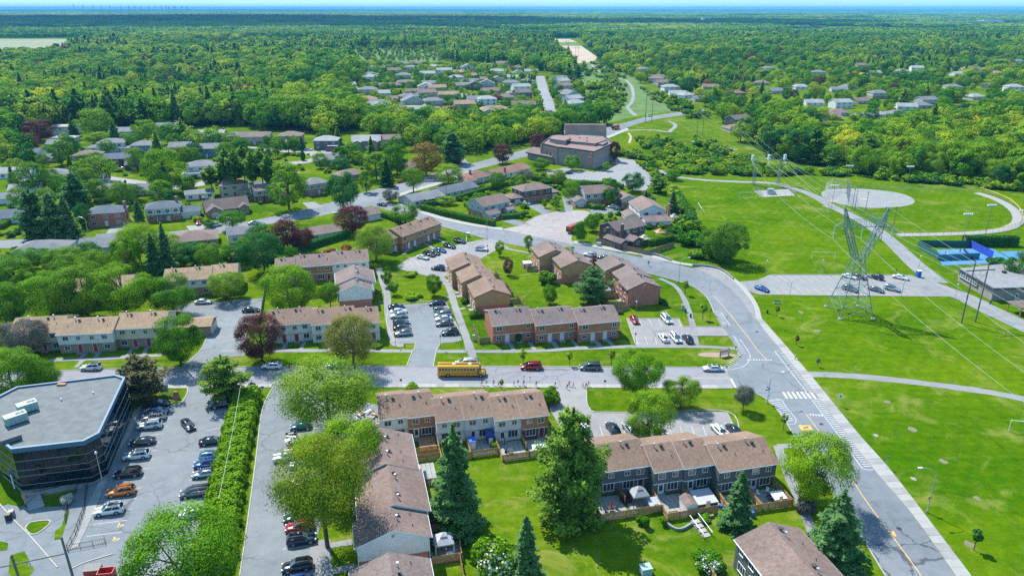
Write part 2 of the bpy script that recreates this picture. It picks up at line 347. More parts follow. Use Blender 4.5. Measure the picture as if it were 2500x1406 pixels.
mat('tarp_grey',(0.36,0.36,0.38),0.8,0.15,1);mat('yellow_sign',(0.72,0.48,0.02),0.5,0.0);mat('red_sign',(0.5,0.02,0.02),0.5,0.0);mat('blue_sign',(0.02,0.08,0.36),0.5,0.0);mat('fence_cap_yellow',(0.75,0.50,0.02),0.6,0.05,3)
mat('tyre',(0.016,0.016,0.017),0.8,0.0);mat('rim',(0.45,0.46,0.48),0.3,0.0,metal=0.8);mat('headlight',(0.70,0.73,0.75),0.15,0.0);mat('taillight',(0.38,0.012,0.012),0.2,0.0);mat('car_trim',(0.02,0.021,0.022),0.5,0.0)
for _n,_c,_mt in(('white',(0.70,0.71,0.72),0),('silver',(0.42,0.45,0.48),.6),('grey',(0.13,0.15,0.165),.5),('dark_grey',(0.055,0.062,0.068),.5),('black',(0.010,0.011,0.013),.1),('navy',(0.010,0.022,0.055),.3),('blue',(0.012,0.085,0.30),.4),('light_blue',(0.22,0.46,0.60),.3),('red',(0.42,0.012,0.02),.2),('dark_red',(0.10,0.010,0.016),.3),('orange',(0.62,0.16,0.012),.2),('teal',(0.02,0.16,0.19),.4),('bus_yellow',(0.72,0.36,0.005),0),('truck_red',(0.34,0.045,0.02),0),('dark_green',(0.012,0.06,0.045),.3)):
 mat('paint_'+_n+'_car',_c,0.28,0.0,metal=_mt,coat=0.8)
foliage('leaf_green',(0.038,0.135,0.005),(0.140,0.315,0.012),0.26)
foliage('leaf_bright',(0.085,0.21,0.005),(0.225,0.40,0.012),0.28)
foliage('leaf_lime',(0.105,0.21,0.012),(0.26,0.40,0.03),0.3)
foliage('leaf_dark',(0.014,0.095,0.020),(0.062,0.215,0.034),0.26)
foliage('leaf_yellow',(0.42,0.40,0.01),(0.66,0.62,0.03),0.3)
foliage('leaf_crimson',(0.060,0.020,0.024),(0.175,0.058,0.058),0.24)
foliage('leaf_bronze',(0.17,0.105,0.022),(0.36,0.21,0.06),0.26)
foliage('leaf_olive',(0.115,0.19,0.008),(0.29,0.38,0.025),0.32)
foliage('leaf_khaki',(0.15,0.155,0.018),(0.34,0.32,0.06),0.32)
foliage('leaf_plum',(0.080,0.085,0.070),(0.20,0.20,0.17),0.22)
foliage('leaf_magenta',(0.20,0.014,0.08),(0.40,0.04,0.17),0.25)
foliage('needle_spruce',(0.045,0.150,0.048),(0.205,0.36,0.115),0.45)
foliage('needle_pine',(0.055,0.155,0.020),(0.24,0.40,0.055),0.44)
foliage('needle_rusty',(0.055,0.085,0.025),(0.22,0.17,0.075),0.2)
foliage('leaf_cedar',(0.026,0.115,0.008),(0.105,0.255,0.018),0.2)
foliage('blossom',(0.42,0.45,0.38),(0.72,0.72,0.66),0.3)
mat('bark',(0.105,0.085,0.065),0.95,0.3,4,bump=0.02);mat('bark_pale',(0.22,0.19,0.16),0.95,0.3,4)
mat('skin',(0.45,0.27,0.19),0.6,0.0);mat('hair_dark',(0.02,0.014,0.010),0.6,0.0);mat('hair_fair',(0.22,0.14,0.06),0.6,0.0)
for _n,_c in(('red',(0.45,0.03,0.03)),('blue',(0.03,0.09,0.32)),('navy',(0.012,0.018,0.05)),('black',(0.014,0.014,0.016)),('white',(0.62,0.62,0.62)),('grey',(0.18,0.18,0.19)),('green',(0.04,0.22,0.06)),('pink',(0.5,0.14,0.22)),('yellow',(0.70,0.50,0.02)),('denim',(0.045,0.075,0.14)),('teal',(0.03,0.24,0.26)),('khaki',(0.26,0.21,0.13))):
 mat('cloth_'+_n,_c,0.85,0.0)
# --- ground, far land, roads, lots, paths
def px(pts,z=0.0):return[G(p[0],p[1],z) for p in pts]
def sheet(name,poly,z,m,kind='structure',parent=None,zone=True):
 mb=MB();o=poly
 a=sum(o[i-1][0]*o[i][1]-o[i][0]*o[i-1][1] for i in range(len(o)))
 if a<0:o=o[::-1]
 mb.v=[(p[0],p[1],z) for p in o]
 for t in tessellate_polygon([[Vector((p[0],p[1],0)) for p in o]]):
  A,B,C_=(o[i] for i in t)
  mb.f.append(tuple(t) if(B[0]-A[0])*(C_[1]-A[1])-(C_[0]-A[0])*(B[1]-A[1])>0 else tuple(t)[::-1]);mb.m.append(0)
 if zone:ZONES.append([(p[0],p[1]) for p in o])
 return mb.build(name,m,parent,kind=None if parent else kind)
def spx(pts,n=5):return px(smooth(pts,n))
RIB=[0]
def ribbon(name,pts,width,z,m,n=6,parent=None,zone=True,pixel=True):
 RIB[0]+=1;z+=(RIB[0]%40)*.0013
 c=spx(pts,n) if pixel else[Vector((*p[:2],0)) for p in smooth(pts,n)]
 w=width if isinstance(width,(list,tuple)) else(width,width)
 L=[];Rr=[]
 for i,p in enumerate(c):
  t=i/(len(c)-1);ww=(w[0]+(w[1]-w[0])*t)/2+random.uniform(-.1,.1)
  a=c[max(i-1,0)];b=c[min(i+1,len(c)-1)];d=(b-a).normalized()
  L.append(Vector((p.x-d.y*ww,p.y+d.x*ww,0)));Rr.append(Vector((p.x+d.y*ww,p.y-d.x*ww,0)))
 mb=MB().strip(L,Rr,z)
 if zone:ZONES.append([(q.x,q.y) for q in L]+[(q.x,q.y) for q in Rr[::-1]])
 return mb.build(name,m,parent,kind=None if parent else 'structure')
def kerb(pts,parent,n=5,w=0.22,h=0.13,pixel=True,m='kerb_concrete',name='kerb'):
 c=spx(pts,n) if pixel else[Vector((*p[:2],0)) for p in pts]
 L=offset(c,w/2);Rr=offset(c,-w/2);mb=MB();k=len(c)
 mb.v=[(p.x,p.y,0) for p in L]+[(p.x,p.y,h) for p in L]+[(p.x,p.y,h) for p in Rr]+[(p.x,p.y,0) for p in Rr]
 for i in range(k-1):
  for q in range(3):mb.f.append((q*k+i,q*k+i+1,(q+1)*k+i+1,(q+1)*k+i)[::-1]);mb.m.append(0)
 return mb.build(name,m,parent)
def line(mb,a,b,w,z,mi=0):
 a=Vector((a[0],a[1],0));b=Vector((b[0],b[1],0));d=b-a
 if d.length<1e-4:return
 d.normalize();s=Vector((-d.y,d.x,0))*(w/2)
 mb.add([(a-s).to_tuple()[:2]+(z,),(b-s).to_tuple()[:2]+(z,),(b+s).to_tuple()[:2]+(z,),(a+s).to_tuple()[:2]+(z,)],[(0,1,2,3)],mi)
def land():
 mb=MB();rs=[0,60,120,200,300,450,700,1100,1800,3000,5500,9000,15000,26000,45000];n=48
 for r in rs[1:]:
  for k in range(n):t=2*math.pi*k/n;mb.v.append((r*math.cos(t),r*math.sin(t),0.0))
 mb.v.append((0,0,0.0));c=len(mb.v)-1
 for k in range(n):mb.f.append((c,k,(k+1)%n));mb.m.append(0)
 for j in range(len(rs)-2):
  for k in range(n):a=j*n;b=a+n;mb.f.append((a+k,b+k,b+(k+1)%n,a+(k+1)%n));mb.m.append(0)
 o=mb.build('ground','grass',kind='structure');return o
land()
sheet('park_lawn',px([(1905,858),(1945,880),(1990,940),(2040,990),(2130,1110),(2190,1160),(2300,1310),(2420,1480),(2900,1480),(2900,700),(2600,420),(2350,425),(2000,420),(1800,425),(1640,432),(1700,520),(1712,600),(1620,640),(1700,650),(1760,668),(1800,690),(1850,770)]),0.004,'park_grass',zone=False)
mr=sheet('main_road',px(smooth([(2215,1490),(2162,1406),(2100,1305),(2025,1190),(1942,1069),(1905,1010),(1876,978)],4)[:-1]+smooth([(1876,978),(1850,962),(1815,950),(1790,946)],4)+smooth([(1772,897),(1793,886),(1803,868),(1797,850),(1775,815),(1757,790),(1744,766),(1728,730),(1699,704),(1654,687),(1600,672),(1500,650),(1420,632),(1318,611),(1251,597),(1210,590),(1144,571),(1074,552),(1010,533),(962,518),(930,508),(905,503)],4)+smooth([(938,486),(966,501),(1026,520),(1080,536),(1150,551),(1226,562)],4)+smooth([(1398,594),(1450,605),(1504,616),(1568,629),(1632,641),(1690,655),(1730,668),(1765,688),(1797,716),(1822,745),(1845,780),(1870,812),(1905,854),(1978,945),(2060,1052),(2132,1145),(2231,1261),(2334,1406),(2395,1490)],4)),0.012,'asphalt_main')
st=sheet('street',px(smooth([(-260,922),(-60,912),(140,905),(300,900),(560,895),(1000,894),(1400,895),(1772,897)],4)+smooth([(1790,940),(1200,937),(700,938),(420,940),(140,944),(-60,951),(-260,962)],4)),0.020,'asphalt_street')
cds=sheet('cul_de_sac',px(smooth([(1222,560),(1263,552),(1290,538),(1311,527),(1343,518),(1388,514),(1427,515),(1442,521),(1440,532),(1425,545),(1410,558),(1398,572),(1393,583),(1400,597)],4)),0.020,'asphalt_tan')
sheet('bus_layby',px(smooth([(1690,653),(1720,655),(1757,664),(1790,686),(1815,712),(1836,742),(1843,765),(1846,783)],4)+smooth([(1838,772),(1800,722),(1762,688),(1728,669)],4)),0.028,'asphalt_path')
sheet('parking_bay',px([(1568,623),(1600,626),(1640,640),(1600,636),(1570,630)]),0.028,'asphalt_path')
boulevard=sheet('boulevard',px(smooth([(-160,592),(0,587),(64,584),(154,584),(224,580),(330,574),(426,565),(544,550),(620,538),(700,522),(754,508),(808,494),(875,473),(946,456),(984,446),(1040,428),(1100,413),(1150,400),(1206,386),(1292,363),(1340,350),(1420,330),(1480,312),(1540,296),(1580,286),(1660,274),(1720,268)],3)+smooth([(1720,276),(1660,283),(1590,294),(1530,312),(1475,334),(1440,342),(1380,357),(1310,376),(1230,397),(1144,420),(1080,443),(997,467),(933,487),(907,503),(830,518),(766,530),(700,541),(616,553),(531,571),(426,587),(285,594),(198,600),(112,604),(0,606),(-160,612)],3)),0.018,'asphalt_main')
ribbon('crescent_road',[(560,358),(620,363),(690,368),(755,372),(782,384),(745,395),(660,405),(585,424),(500,447),(420,458),(340,448),(240,434),(150,430),(40,440)],8.5,0.016,'asphalt_pale')
ribbon('far_street',[(1318,186),(1328,225),(1340,256),(1350,288)],11,0.016,'asphalt_path')
ribbon('far_street',[(846,182),(860,208),(872,235),(886,262)],10,0.016,'asphalt_path')
ribbon('far_street',[(1060,216),(1092,218),(1108,228),(1125,246)],9,0.016,'asphalt_path')
ribbon('far_street',[(1905,320),(1960,310),(2040,285),(2130,275)],9,0.016,'asphalt_path')
LOT={}
def lot(key,name,pts,m='asphalt_lot',z=0.024):LOT[key]=sheet(name,px(pts),z,m)
lot('office','office_car_park',[(458,940),(505,940),(512,962),(560,968),(578,985),(568,1030),(545,1110),(515,1210),(500,1280),(470,1360),(430,1470),(-140,1470),(-60,1260),(20,1228),(75,1240),(150,1235),(205,1180),(262,1130),(330,1030),(352,990),(420,985),(440,965)])
lot('lane','side_lane',[(666,940),(775,940),(800,955),(925,990),(930,1062),(880,1072),(858,1130),(862,1180),(800,1210),(775,1310),(768,1480),(560,1480),(585,1406),(600,1305),(624,1127),(638,1012),(655,965)])
lot('middle','middle_car_park',[(990,897),(1058,897),(1063,868),(1076,838),(1126,833),(1110,785),(1090,736),(948,747),(963,835),(1014,838),(1004,865)])
lot('upper','upper_car_park',[(968,651),(1000,630),(1090,605),(1140,592),(1192,583),(1225,592),(1212,609),(1174,631),(1130,650),(1092,674),(1050,675),(980,658)],'asphalt_pale')
lot('left','left_car_park',[(440,898),(492,852),(507,807),(490,800),(440,775),(430,742),(500,737),(643,728),(637,776),(604,800),(597,868),(552,872),(542,898)])
lot('right','corner_car_park',[(1530,777),(1658,778),(1668,797),(1764,798),(1780,820),(1688,820),(1696,842),(1552,843)],'asphalt_pale')
lot('front','front_car_park',[(1355,934),(1433,934),(1432,985),(1440,998),(1458,1007),(1776,1005),(1808,1066),(1800,1088),(1410,1088),(1378,1062),(1343,1000),(1340,962)],'asphalt_pale')
lot('park','park_car_park',[(1797,688),(1850,684),(1878,671),(2225,672),(2300,700),(2320,724),(1855,720),(1824,708)],'asphalt_path')
lot('church','church_car_park',[(1320,420),(1378,410),(1452,421),(1488,405),(1505,385),(1545,390),(1600,438),(1572,470),(1540,462),(1510,444),(1388,438)],'asphalt_path')
lot('drive1','driveway',[(454,552),(508,548),(520,572),(474,578)],'concrete_old',0.03)
lot('drive2','driveway',[(280,540),(318,540),(300,585),(245,590)],'asphalt_path',0.03)
lot('drive3','driveway',[(535,530),(560,528),(572,548),(548,552)],'concrete_old',0.03)
lot('drive4','driveway',[(1372,480),(1400,478),(1398,516),(1380,516)],'asphalt_lot',0.03)
lot('drive5','driveway',[(1280,498),(1310,495),(1345,515),(1325,524)],'asphalt_lot',0.03)
lot('drive6','driveway',[(1225,540),(1250,535),(1290,545),(1262,551)],'asphalt_lot',0.03)
lot('drive7','driveway',[(690,352),(712,352),(712,372),(690,372)],'concrete_old',0.03)
lot('drive8','driveway',[(780,355),(805,355),(812,378),(786,382)],'asphalt_path',0.03)
lot('drive9','driveway',[(738,495),(768,493),(790,505),(755,512)],'asphalt_path',0.03)
lot('drive10','driveway',[(1440,512),(1500,508),(1520,518),(1445,526)],'asphalt_lot',0.03)
lot('drive11','driveway',[(1105,392),(1135,388),(1150,405),(1110,418)],'asphalt_lot',0.03)
ribbon('park_path',[(1960,914),(1990,914),(2050,916),(2140,923),(2250,935),(2350,948),(2430,960),(2540,982)],2.7,0.024,'asphalt_path')
ribbon('park_path',[(1655,433),(1720,440),(1800,444),(1880,447),(1930,458),(1985,478),(2035,506),(2085,530),(2130,555),(2170,585),(2210,622),(2245,655),(2290,690)],(3.0,6.5),0.022,'asphalt_path')
ribbon('park_road',[(2230,680),(2300,706),(2360,728),(2420,758),(2540,815)],7.0,0.020,'asphalt_path')
ribbon('corridor_path',[(1528,196),(1542,212),(1546,235),(1541,252),(1532,262),(1540,272),(1552,283)],3.2,0.02,'asphalt_path')
ribbon('corridor_path',[(1630,296),(1646,302),(1648,310),(1638,318),(1632,323),(1600,318),(1560,318),(1500,322)],3.0,0.02,'asphalt_path')
ribbon('corridor_path',[(1534,325),(1540,335),(1536,350)],1.5,0.02,'sand')
ribbon('corridor_path',[(1690,345),(1740,356),(1800,366)],3.0,0.02,'asphalt_path')
ribbon('corridor_path',[(1440,150),(1455,170),(1490,185),(1528,196)],3.0,0.02,'asphalt_path')
ribbon('footpath',[(1610,415),(1630,428),(1660,434)],2.6,0.02,'asphalt_path')
def fp(pts,w=1.6,m='asphalt_path',z=0.03,n=4):return ribbon('footpath',pts,w,z,m,n)
fp([(925,655),(935,690),(945,720),(947,760),(962,835),(985,842)],2.0)
fp([(540,857),(680,856),(800,856),(900,856),(985,857),(1008,858)],1.7)
fp([(1068,858),(1150,858),(1300,857),(1420,850),(1560,846),(1700,846),(1800,851)],1.7)
fp([(1060,655),(1095,700),(1110,745),(1130,800),(1150,858),(1165,896)],2.0)
fp([(1610,680),(1650,700),(1675,740),(1690,790),(1700,846)],1.5)
fp([(1205,600),(1260,612),(1320,622)],1.5);fp([(1240,606),(1210,592)],1.3)
fp([(120,879),(240,876),(330,870),(400,866),(445,850)],1.6)
fp([(185,897),(205,877)],1.2)
for a,b in(((215,855),(195,877)),((248,852),(232,876)),((326,845),(310,872)),((362,843),(350,868)),((1245,838),(1255,858)),((1293,835),(1306,856)),((1350,833),(1362,853)),((1396,830),(1412,851)),((1450,830),(1468,849)),((1480,828),(1500,848)),((700,835),(690,856)),((745,833),(733,856)),((800,833),(808,856)),((1000,606),(985,622)),((1030,590),(1060,608)),((1060,578),(1090,596)),((1102,690),(1075,695)),((1115,722),(1085,728)),((1135,752),(1108,758)),((925,715),(945,712)),((925,738),(947,735))):fp([a,b],1.1)
ribbon('footpath',[(780,1318),(783,1360),(790,1480)],3.2,0.03,'asphalt_path');fp([(780,1335),(860,1322)],1.4);fp([(785,1400),(865,1382)],1.4)
ribbon('footpath',[(1900,1088),(1908,1115),(1930,1170),(1960,1240),(2000,1340),(2030,1410)],1.8,0.03,'asphalt_path')
fp([(1900,1090),(1945,1086)],1.6)
kerb([(2162,1406),(2100,1305),(2025,1190),(1942,1069)],mr);kerb([(1942,1069),(1905,1010),(1876,978),(1845,960)],mr)
kerb([(140,905),(300,900),(440,897)],st);kerb([(542,896),(800,894),(990,894)],st);kerb([(1060,894),(1400,895),(1740,897),(1772,897)],st)
kerb([(1744,766),(1728,730),(1699,704),(1654,687),(1600,672),(1500,650),(1420,632),(1318,611),(1251,597)],mr)
kerb([(1144,571),(1074,552),(1010,533),(962,518)],mr)
kerb([(668,945),(655,965),(638,1012),(624,1127),(600,1305),(585,1406)],LOT['lane'])
kerb([(1432,955),(1433,984),(1440,997),(1458,1006),(1600,1006),(1777,1005),(1806,1064)],LOT['front'])
kerb([(992,896),(1004,865),(1014,838),(963,834),(948,748),(1088,736)],LOT['middle'],2);kerb([(1058,896),(1063,868),(1076,838),(1126,832),(1110,785)],LOT['middle'],2)
kerb([(506,808),(503,830),(490,854),(466,880),(444,895)],LOT['left'])
kerb([(458,945),(457,960),(440,985),(405,992)],LOT['office']);kerb([(1530,777),(1658,778),(1667,797),(1762,798)],LOT['right'],1);kerb([(1776,820),(1688,820),(1696,842)],LOT['right'],1);kerb([(1552,843),(1530,777)],LOT['right'],1)
kerb([(1878,671),(2050,671),(2222,672)],LOT['park'],2,m='concrete');kerb([(1824,708),(1855,719),(2080,722),(2290,724)],LOT['park'],2,m='concrete')
kerb([(398,586),(1390,586)],cds,1) if False else None
kerb([(1263,553),(1290,539),(1311,528),(1343,519),(1372,515)],cds);kerb([(1440,527),(1425,545),(1400,572),(1394,584),(1400,594)],cds)
kerb([(1173,632),(1212,610)],LOT['upper'],1);kerb([(1192,584),(1150,596),(1138,594),(1141,570)],LOT['upper'],2)
def sidewalk(name,inner,outer,slab=1.6,z=0.12,label=None,maxn=110,n=10):
 a=spx(inner,n);b=spx(outer,n)
 def resample(pl,k):
  d=[0.0]
  for i in range(1,len(pl)):d.append(d[-1]+(pl[i]-pl[i-1]).length)
  out=[]
  for j in range(k+1):
   s=d[-1]*j/k;i=max(i for i in range(len(d)) if d[i]<=s+1e-9);i=min(i,len(pl)-2)
   t=(s-d[i])/max(1e-9,d[i+1]-d[i]);out.append(pl[i].lerp(pl[i+1],t))
  return out
 ln=sum((a[i]-a[i-1]).length for i in range(1,len(a)));k=int(ln/slab);a=resample(a,k);b=resample(b,k)
 base=MB().strip(b,a,z-0.025)
 if(b[0]-a[0]).cross(a[1]-a[0]).z>0:base=MB().strip(a,b,z-0.025)
 base.prism
 o=base.build(name,'concrete_old',kind='structure');ZONES.append([(p.x,p.y) for p in a]+[(p.x,p.y) for p in b[::-1]])
 f=MB()
 for i in range(k):f.add([(a[i].x,a[i].y,0),(a[i+1].x,a[i+1].y,0),(a[i+1].x,a[i+1].y,z),(a[i].x,a[i].y,z)],[(0,1,2,3)]);f.add([(b[i].x,b[i].y,0),(b[i+1].x,b[i+1].y,0),(b[i+1].x,b[i+1].y,z),(b[i].x,b[i].y,z)],[(0,1,2,3)])
 f.build('kerb_face','kerb_concrete',o)
 for i in range(k):
  q=[a[i],a[i+1],b[i+1],b[i]];c=sum(q,Vector())/4;g=0.018/0.8
  q=[c+(p-c)*(1-g) for p in q];dz=random.uniform(-0.008,0.008)
  if i>=maxn:break
  s=MB();s.prism([(p.x,p.y) for p in q],z-0.03,z+dz,0);s.build('paving_slab','concrete' if random.random()<0.75 else 'concrete_old',o)
 if k>maxn:MB().strip(b[maxn:],a[maxn:],z).build('paving','concrete',o)
 return o
SW1=sidewalk('park_sidewalk',[(2365,1450),(2334,1406),(2231,1261),(2132,1145),(2060,1052),(1978,945),(1905,854),(1870,812),(1846,780)],[(2405,1450),(2372,1406),(2262,1261),(2172,1145),(2090,1052),(2003,945),(1927,854),(1888,810),(1860,778)],1.8,maxn=75)
SW2=sidewalk('park_sidewalk',[(1846,780),(1838,745),(1815,712),(1790,687),(1757,664),(1720,655),(1660,646),(1632,640),(1568,624),(1504,614),(1398,594)],[(1860,778),(1850,745),(1828,712),(1800,685),(1762,659),(1722,650),(1662,641),(1634,634),(1570,618),(1506,607),(1402,588)],1.8,maxn=0)
SW3=sidewalk('street_sidewalk',[(1788,940),(1600,939),(1435,938)],[(1790,949),(1600,948),(1435,947)],1.7,maxn=40)
SW4=sidewalk('street_sidewalk',[(1360,938),(1200,937),(1000,937),(772,938)],[(1360,947),(1200,946),(1000,946),(772,946)],1.7,maxn=40)
SW5=sidewalk('street_sidewalk',[(664,938),(508,939)],[(664,946),(508,947)],1.7,maxn=40)
SW6=sidewalk('street_sidewalk',[(456,940),(300,941),(140,945)],[(456,948),(300,949),(140,953)],1.7,maxn=0)
sidewalk('main_sidewalk',[(1226,563),(1150,552),(1080,537),(1026,521),(966,502)],[(1228,557),(1152,546),(1084,531),(1030,514),(972,497)],2.0,maxn=0)
sidewalk('boulevard_sidewalk',[(938,485),(997,466),(1080,442),(1144,420)],[(946,490),(1003,471),(1086,447),(1150,424)],2.0,maxn=0)
sidewalk('boulevard_sidewalk',[(1310,377),(1380,358),(1440,343),(1475,335),(1530,313)],[(1316,381),(1386,362),(1446,347),(1480,340),(1536,317)],2.0,maxn=0)
def bars(mb,ax,ay,bx,by,cx_,cy_,dx,dy,n,w,z=0.036):
 A,B,C_,D=G(ax,ay),G(bx,by),G(cx_,cy_),G(dx,dy)
 for i in range(n+1):t=i/n;line(mb,A.lerp(B,t),C_.lerp(D,t),w,z)
def poly_line(mb,pts,w,z=0.036,n=4):
 c=spx(pts,n)
 for i in range(len(c)-1):line(mb,c[i],c[i+1],w,z)
m=MB()
bars(m,1905,862,1975,958,1921,862,1990,958,22,0.22);poly_line(m,[(1893,857),(1898,866),(1972,960)],0.18);poly_line(m,[(1893,857),(1908,856)],0.18)
bars(m,1986,976,2108,1138,2003,974,2126,1138,34,0.22);poly_line(m,[(1982,976),(2050,1066),(2100,1136),(2112,1145),(2132,1147)],0.18)
bars(m,1775,902,1806,868,1762,898,1800,862,9,0.2);bars(m,1808,862,1788,820,1822,862,1798,826,9,0.2);poly_line(m,[(1770,904),(1812,896),(1830,878),(1828,860),(1806,828)],0.16)
bars(m,1748,766,1762,792,1762,766,1778,792,8,0.2);poly_line(m,[(1746,763),(1760,763),(1782,795)],0.16)
bars(m,1884,980,1920,1028,1905,976,1938,1026,10,0.2);poly_line(m,[(1880,978),(1906,974),(1918,992),(1942,1022),(1940,1034),(1925,1036)],0.16)
poly_line(m,[(1784,924),(1796,946)],0.5);poly_line(m,[(1822,883),(1884,877)],0.0)
for i in range(9):line(m,G(1824+7*i,878+0.1*i),G(1828+7*i,878+0.1*i),0.5,0.036)
for i in range(5):
 a=G(1974+7*i,1010+0.5*i);m.add([(a.x,a.y,0.036),(a.x+.5,a.y,0.036),(a.x+.2,a.y-1.0,0.036)],[(2,1,0)])
poly_line(m,[(640,545),(668,538)],0.2);poly_line(m,[(812,517),(826,522)],0.4);m.build('road_marking','paint_white',mr)
for i in range(9):
 c=MB();line(c,G(1912+i*11,957-i*0.2),G(1922+i*11.6,973),0.55,0.036);c.build('crosswalk_bar','paint_white',mr)
m=MB();poly_line(m,[(1742,722),(1780,765),(1820,815),(1850,855),(1874,880)],0.14);poly_line(m,[(1968,1010),(2010,1068),(2060,1140),(2120,1230),(2180,1310),(2250,1406)],0.14);poly_line(m,[(1618,922),(1700,923),(1782,924)],0.13)
m.build('centre_line','paint_yellow',mr)
m=MB();c=G(1967,1044)
line(m,G(1953,1044),G(1981,1044),1.9,0.036);m.build('warning_patch','paint_orange',mr)
m=MB();line(m,G(1962,1047),G(1974,1040),0.22,0.042);line(m,G(1968,1043),G(1975,1047),0.2,0.042);line(m,G(1960,1043),G(1968,1043),0.2,0.042);m.build('warning_symbol','dark_metal',mr)
m=MB();p=G(2181,1302);m.add([(p.x-.4,p.y+.6,.042),(p.x+.4,p.y+.6,.042),(p.x+.15,p.y-.7,.042),(p.x-.15,p.y-.7,.042)],[(3,2,1,0)]);m.build('survey_mark','paint_orange',mr)
for q in((2005,1035),(2195,1290),(1848,810)):
 t=MB();g=G(*q);t.prism([(g.x+.42*math.cos(a*.524),g.y+.42*math.sin(a*.524)) for a in range(12)],0.01,0.045);t.build('manhole_cover','dark_metal',mr)
def stalls(lotk,rows,col='paint_white',w=0.11,z=0.036):
 mb=MB()
 for(a0,a1,b0,b1,n) in rows:bars(mb,*a0,*a1,*b0,*b1,n,w,z)
 mb.build('stall_line',col,LOT[lotk])
stalls('office',[((212,1309),(365,1010),(299,1298),(425,1003),13),((500,1215),(565,1000),(440,1228),(520,1010),9)])
stalls('lane',[((690,1340),(735,1030),(770,1329),(790,1022),12)])
stalls('middle',[((964,831),(949,752),(1005,829),(985,748),9),((1124,828),(1092,740),(1070,832),(1050,744),9)])
stalls('upper',[((998,640),(1130,596),(1012,652),(1150,606),11)]);stalls('right',[((1536,778),(1655,779),(1545,797),(1664,798),5),((1552,822),(1690,821),(1558,841),(1696,840),6)])
stalls('front',[((1408,1040),(1800,1040),(1420,1075),(1812,1075),14)])
stalls('park',[((1882,673),(2215,674),(1905,688),(2238,688),17),((1866,703),(2230,706),(1885,718),(2250,721),18)],'paint_yellow');stalls('church',[((1495,410),(1512,440),(1515,412),(1535,445),8),((1560,420),(1590,445),(1578,418),(1600,440),7),((1400,424),(1480,432),(1395,436),(1470,443),9)])
for q in((294,1282),(283,1316)):
 mb=MB();g=G(*q)
 for k in range(9):a0,a1=k*.55+2.2,(k+1)*.55+2.2;line(mb,(g.x+.42*math.cos(a0),g.y+.42*math.sin(a0)),(g.x+.42*math.cos(a1),g.y+.42*math.sin(a1)),.12,.036)
 line(mb,(g.x-.5,g.y+.5),(g.x-.05,g.y),.14,.0405);line(mb,(g.x-.05,g.y+.02),(g.x+.6,g.y+.1),.14,.045);line(mb,(g.x-.62,g.y+.5),(g.x-.48,g.y+.52),.22,.0495)
 mb.build('accessible_bay_sign','paint_yellow',LOT['office'])
sheet('ball_infield',px(smooth([(2008,468),(2030,462),(2090,461),(2150,465),(2205,474),(2231,487),(2228,498),(2195,505),(2140,508),(2080,504),(2030,492),(2008,480)],4,True)),0.02,'infield')
ribbon('warning_track',[(2190,574),(2300,572),(2390,568),(2450,560),(2482,545),(2484,525),(2465,505),(2430,486),(2385,471)],4.0,0.02,'gravel')
mb=MB();g=G(2110,486)
for dx,dy,r_ in((0,0,1.6),(-14,2,.5),(2,9,.5),(14,-1,.5),(-16,-4,2.2)):mb.prism([(g.x+dx+r_*math.cos(a*.7),g.y+dy+r_*math.sin(a*.7)) for a in range(9)],.01,.05)
mb.build('base_marks','sand',kind='structure')
sheet('switch_pad',px([(1840,466),(1925,462),(1942,478),(1862,482)]),0.024,'gravel')
sheet('tennis_court',px([(2288,610),(2420,606),(2480,640),(2300,648)]),0.024,'court_blue');sheet('tennis_court',px([(2440,614),(2600,612),(2640,632),(2470,632)]),0.024,'court_blue')
mb=MB()
for a,b in(((2310,614),(2330,640)),((2398,611),(2440,637)),((2300,614),(2410,611)),((2322,641),(2455,637)),((2355,612),(2382,639)),((2330,626),(2420,624))):line(mb,G(*a),G(*b),0.12,0.03)
mb.build('court_line','paint_white',kind='structure')
for i,(a,b,r) in enumerate(((2165,980,.7),(2227,1048,.8),(2303,1126,.8),(2385,1215,.6),(2138,1062,.5),(2230,1168,.5),(1955,762,.8),(1995,808,.9),(2366,1327,.7))):
 g=G(a,b);sheet('bare_patch',[(g.x+r*random.uniform(.7,1.2)*math.cos(k*.63),g.y+1.2*r*random.uniform(.7,1.2)*math.sin(k*.63)) for k in range(10)],0.011 if i!=5 else.012,'soil' if i not in(4,5) else 'concrete_old',zone=False)
sheet('mulch_bed',px(smooth([(1706,863),(1740,860),(1790,864),(1795,869),(1760,872),(1712,870)],4,True)),0.02,'mulch',zone=False)
sheet('planting_bed',px([(700,755),(770,750),(790,775),(705,780)]),0.02,'mulch',zone=False)
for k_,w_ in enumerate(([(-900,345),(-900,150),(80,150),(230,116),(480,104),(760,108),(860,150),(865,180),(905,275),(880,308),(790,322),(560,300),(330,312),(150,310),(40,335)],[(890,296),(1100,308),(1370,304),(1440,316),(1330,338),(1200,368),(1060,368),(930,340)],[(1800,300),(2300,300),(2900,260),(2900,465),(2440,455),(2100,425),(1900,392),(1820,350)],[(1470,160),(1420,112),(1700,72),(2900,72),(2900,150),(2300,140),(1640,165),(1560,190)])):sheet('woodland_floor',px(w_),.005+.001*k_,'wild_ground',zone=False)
sheet('meadow',px([(-300,76),(330,74),(560,79),(660,90),(480,99),(245,94),(-300,94)]),.02,'meadow',zone=False);sheet('meadow',px([(860,88),(1330,84),(1330,92),(1080,94),(860,96)]),.02,'meadow',zone=False);sheet('meadow',px([(860,122),(1080,124),(1080,152),(860,150)]),.02,'meadow',zone=False)
sheet('farm_field',px([(-700,96),(140,96),(235,98),(215,106),(130,113),(70,124),(-700,138)]),0.05,'farm_field');sheet('sand_clearing',px([(1360,112),(1420,113),(1458,140),(1450,152),(1402,156),(1372,128)]),0.05,'sand')
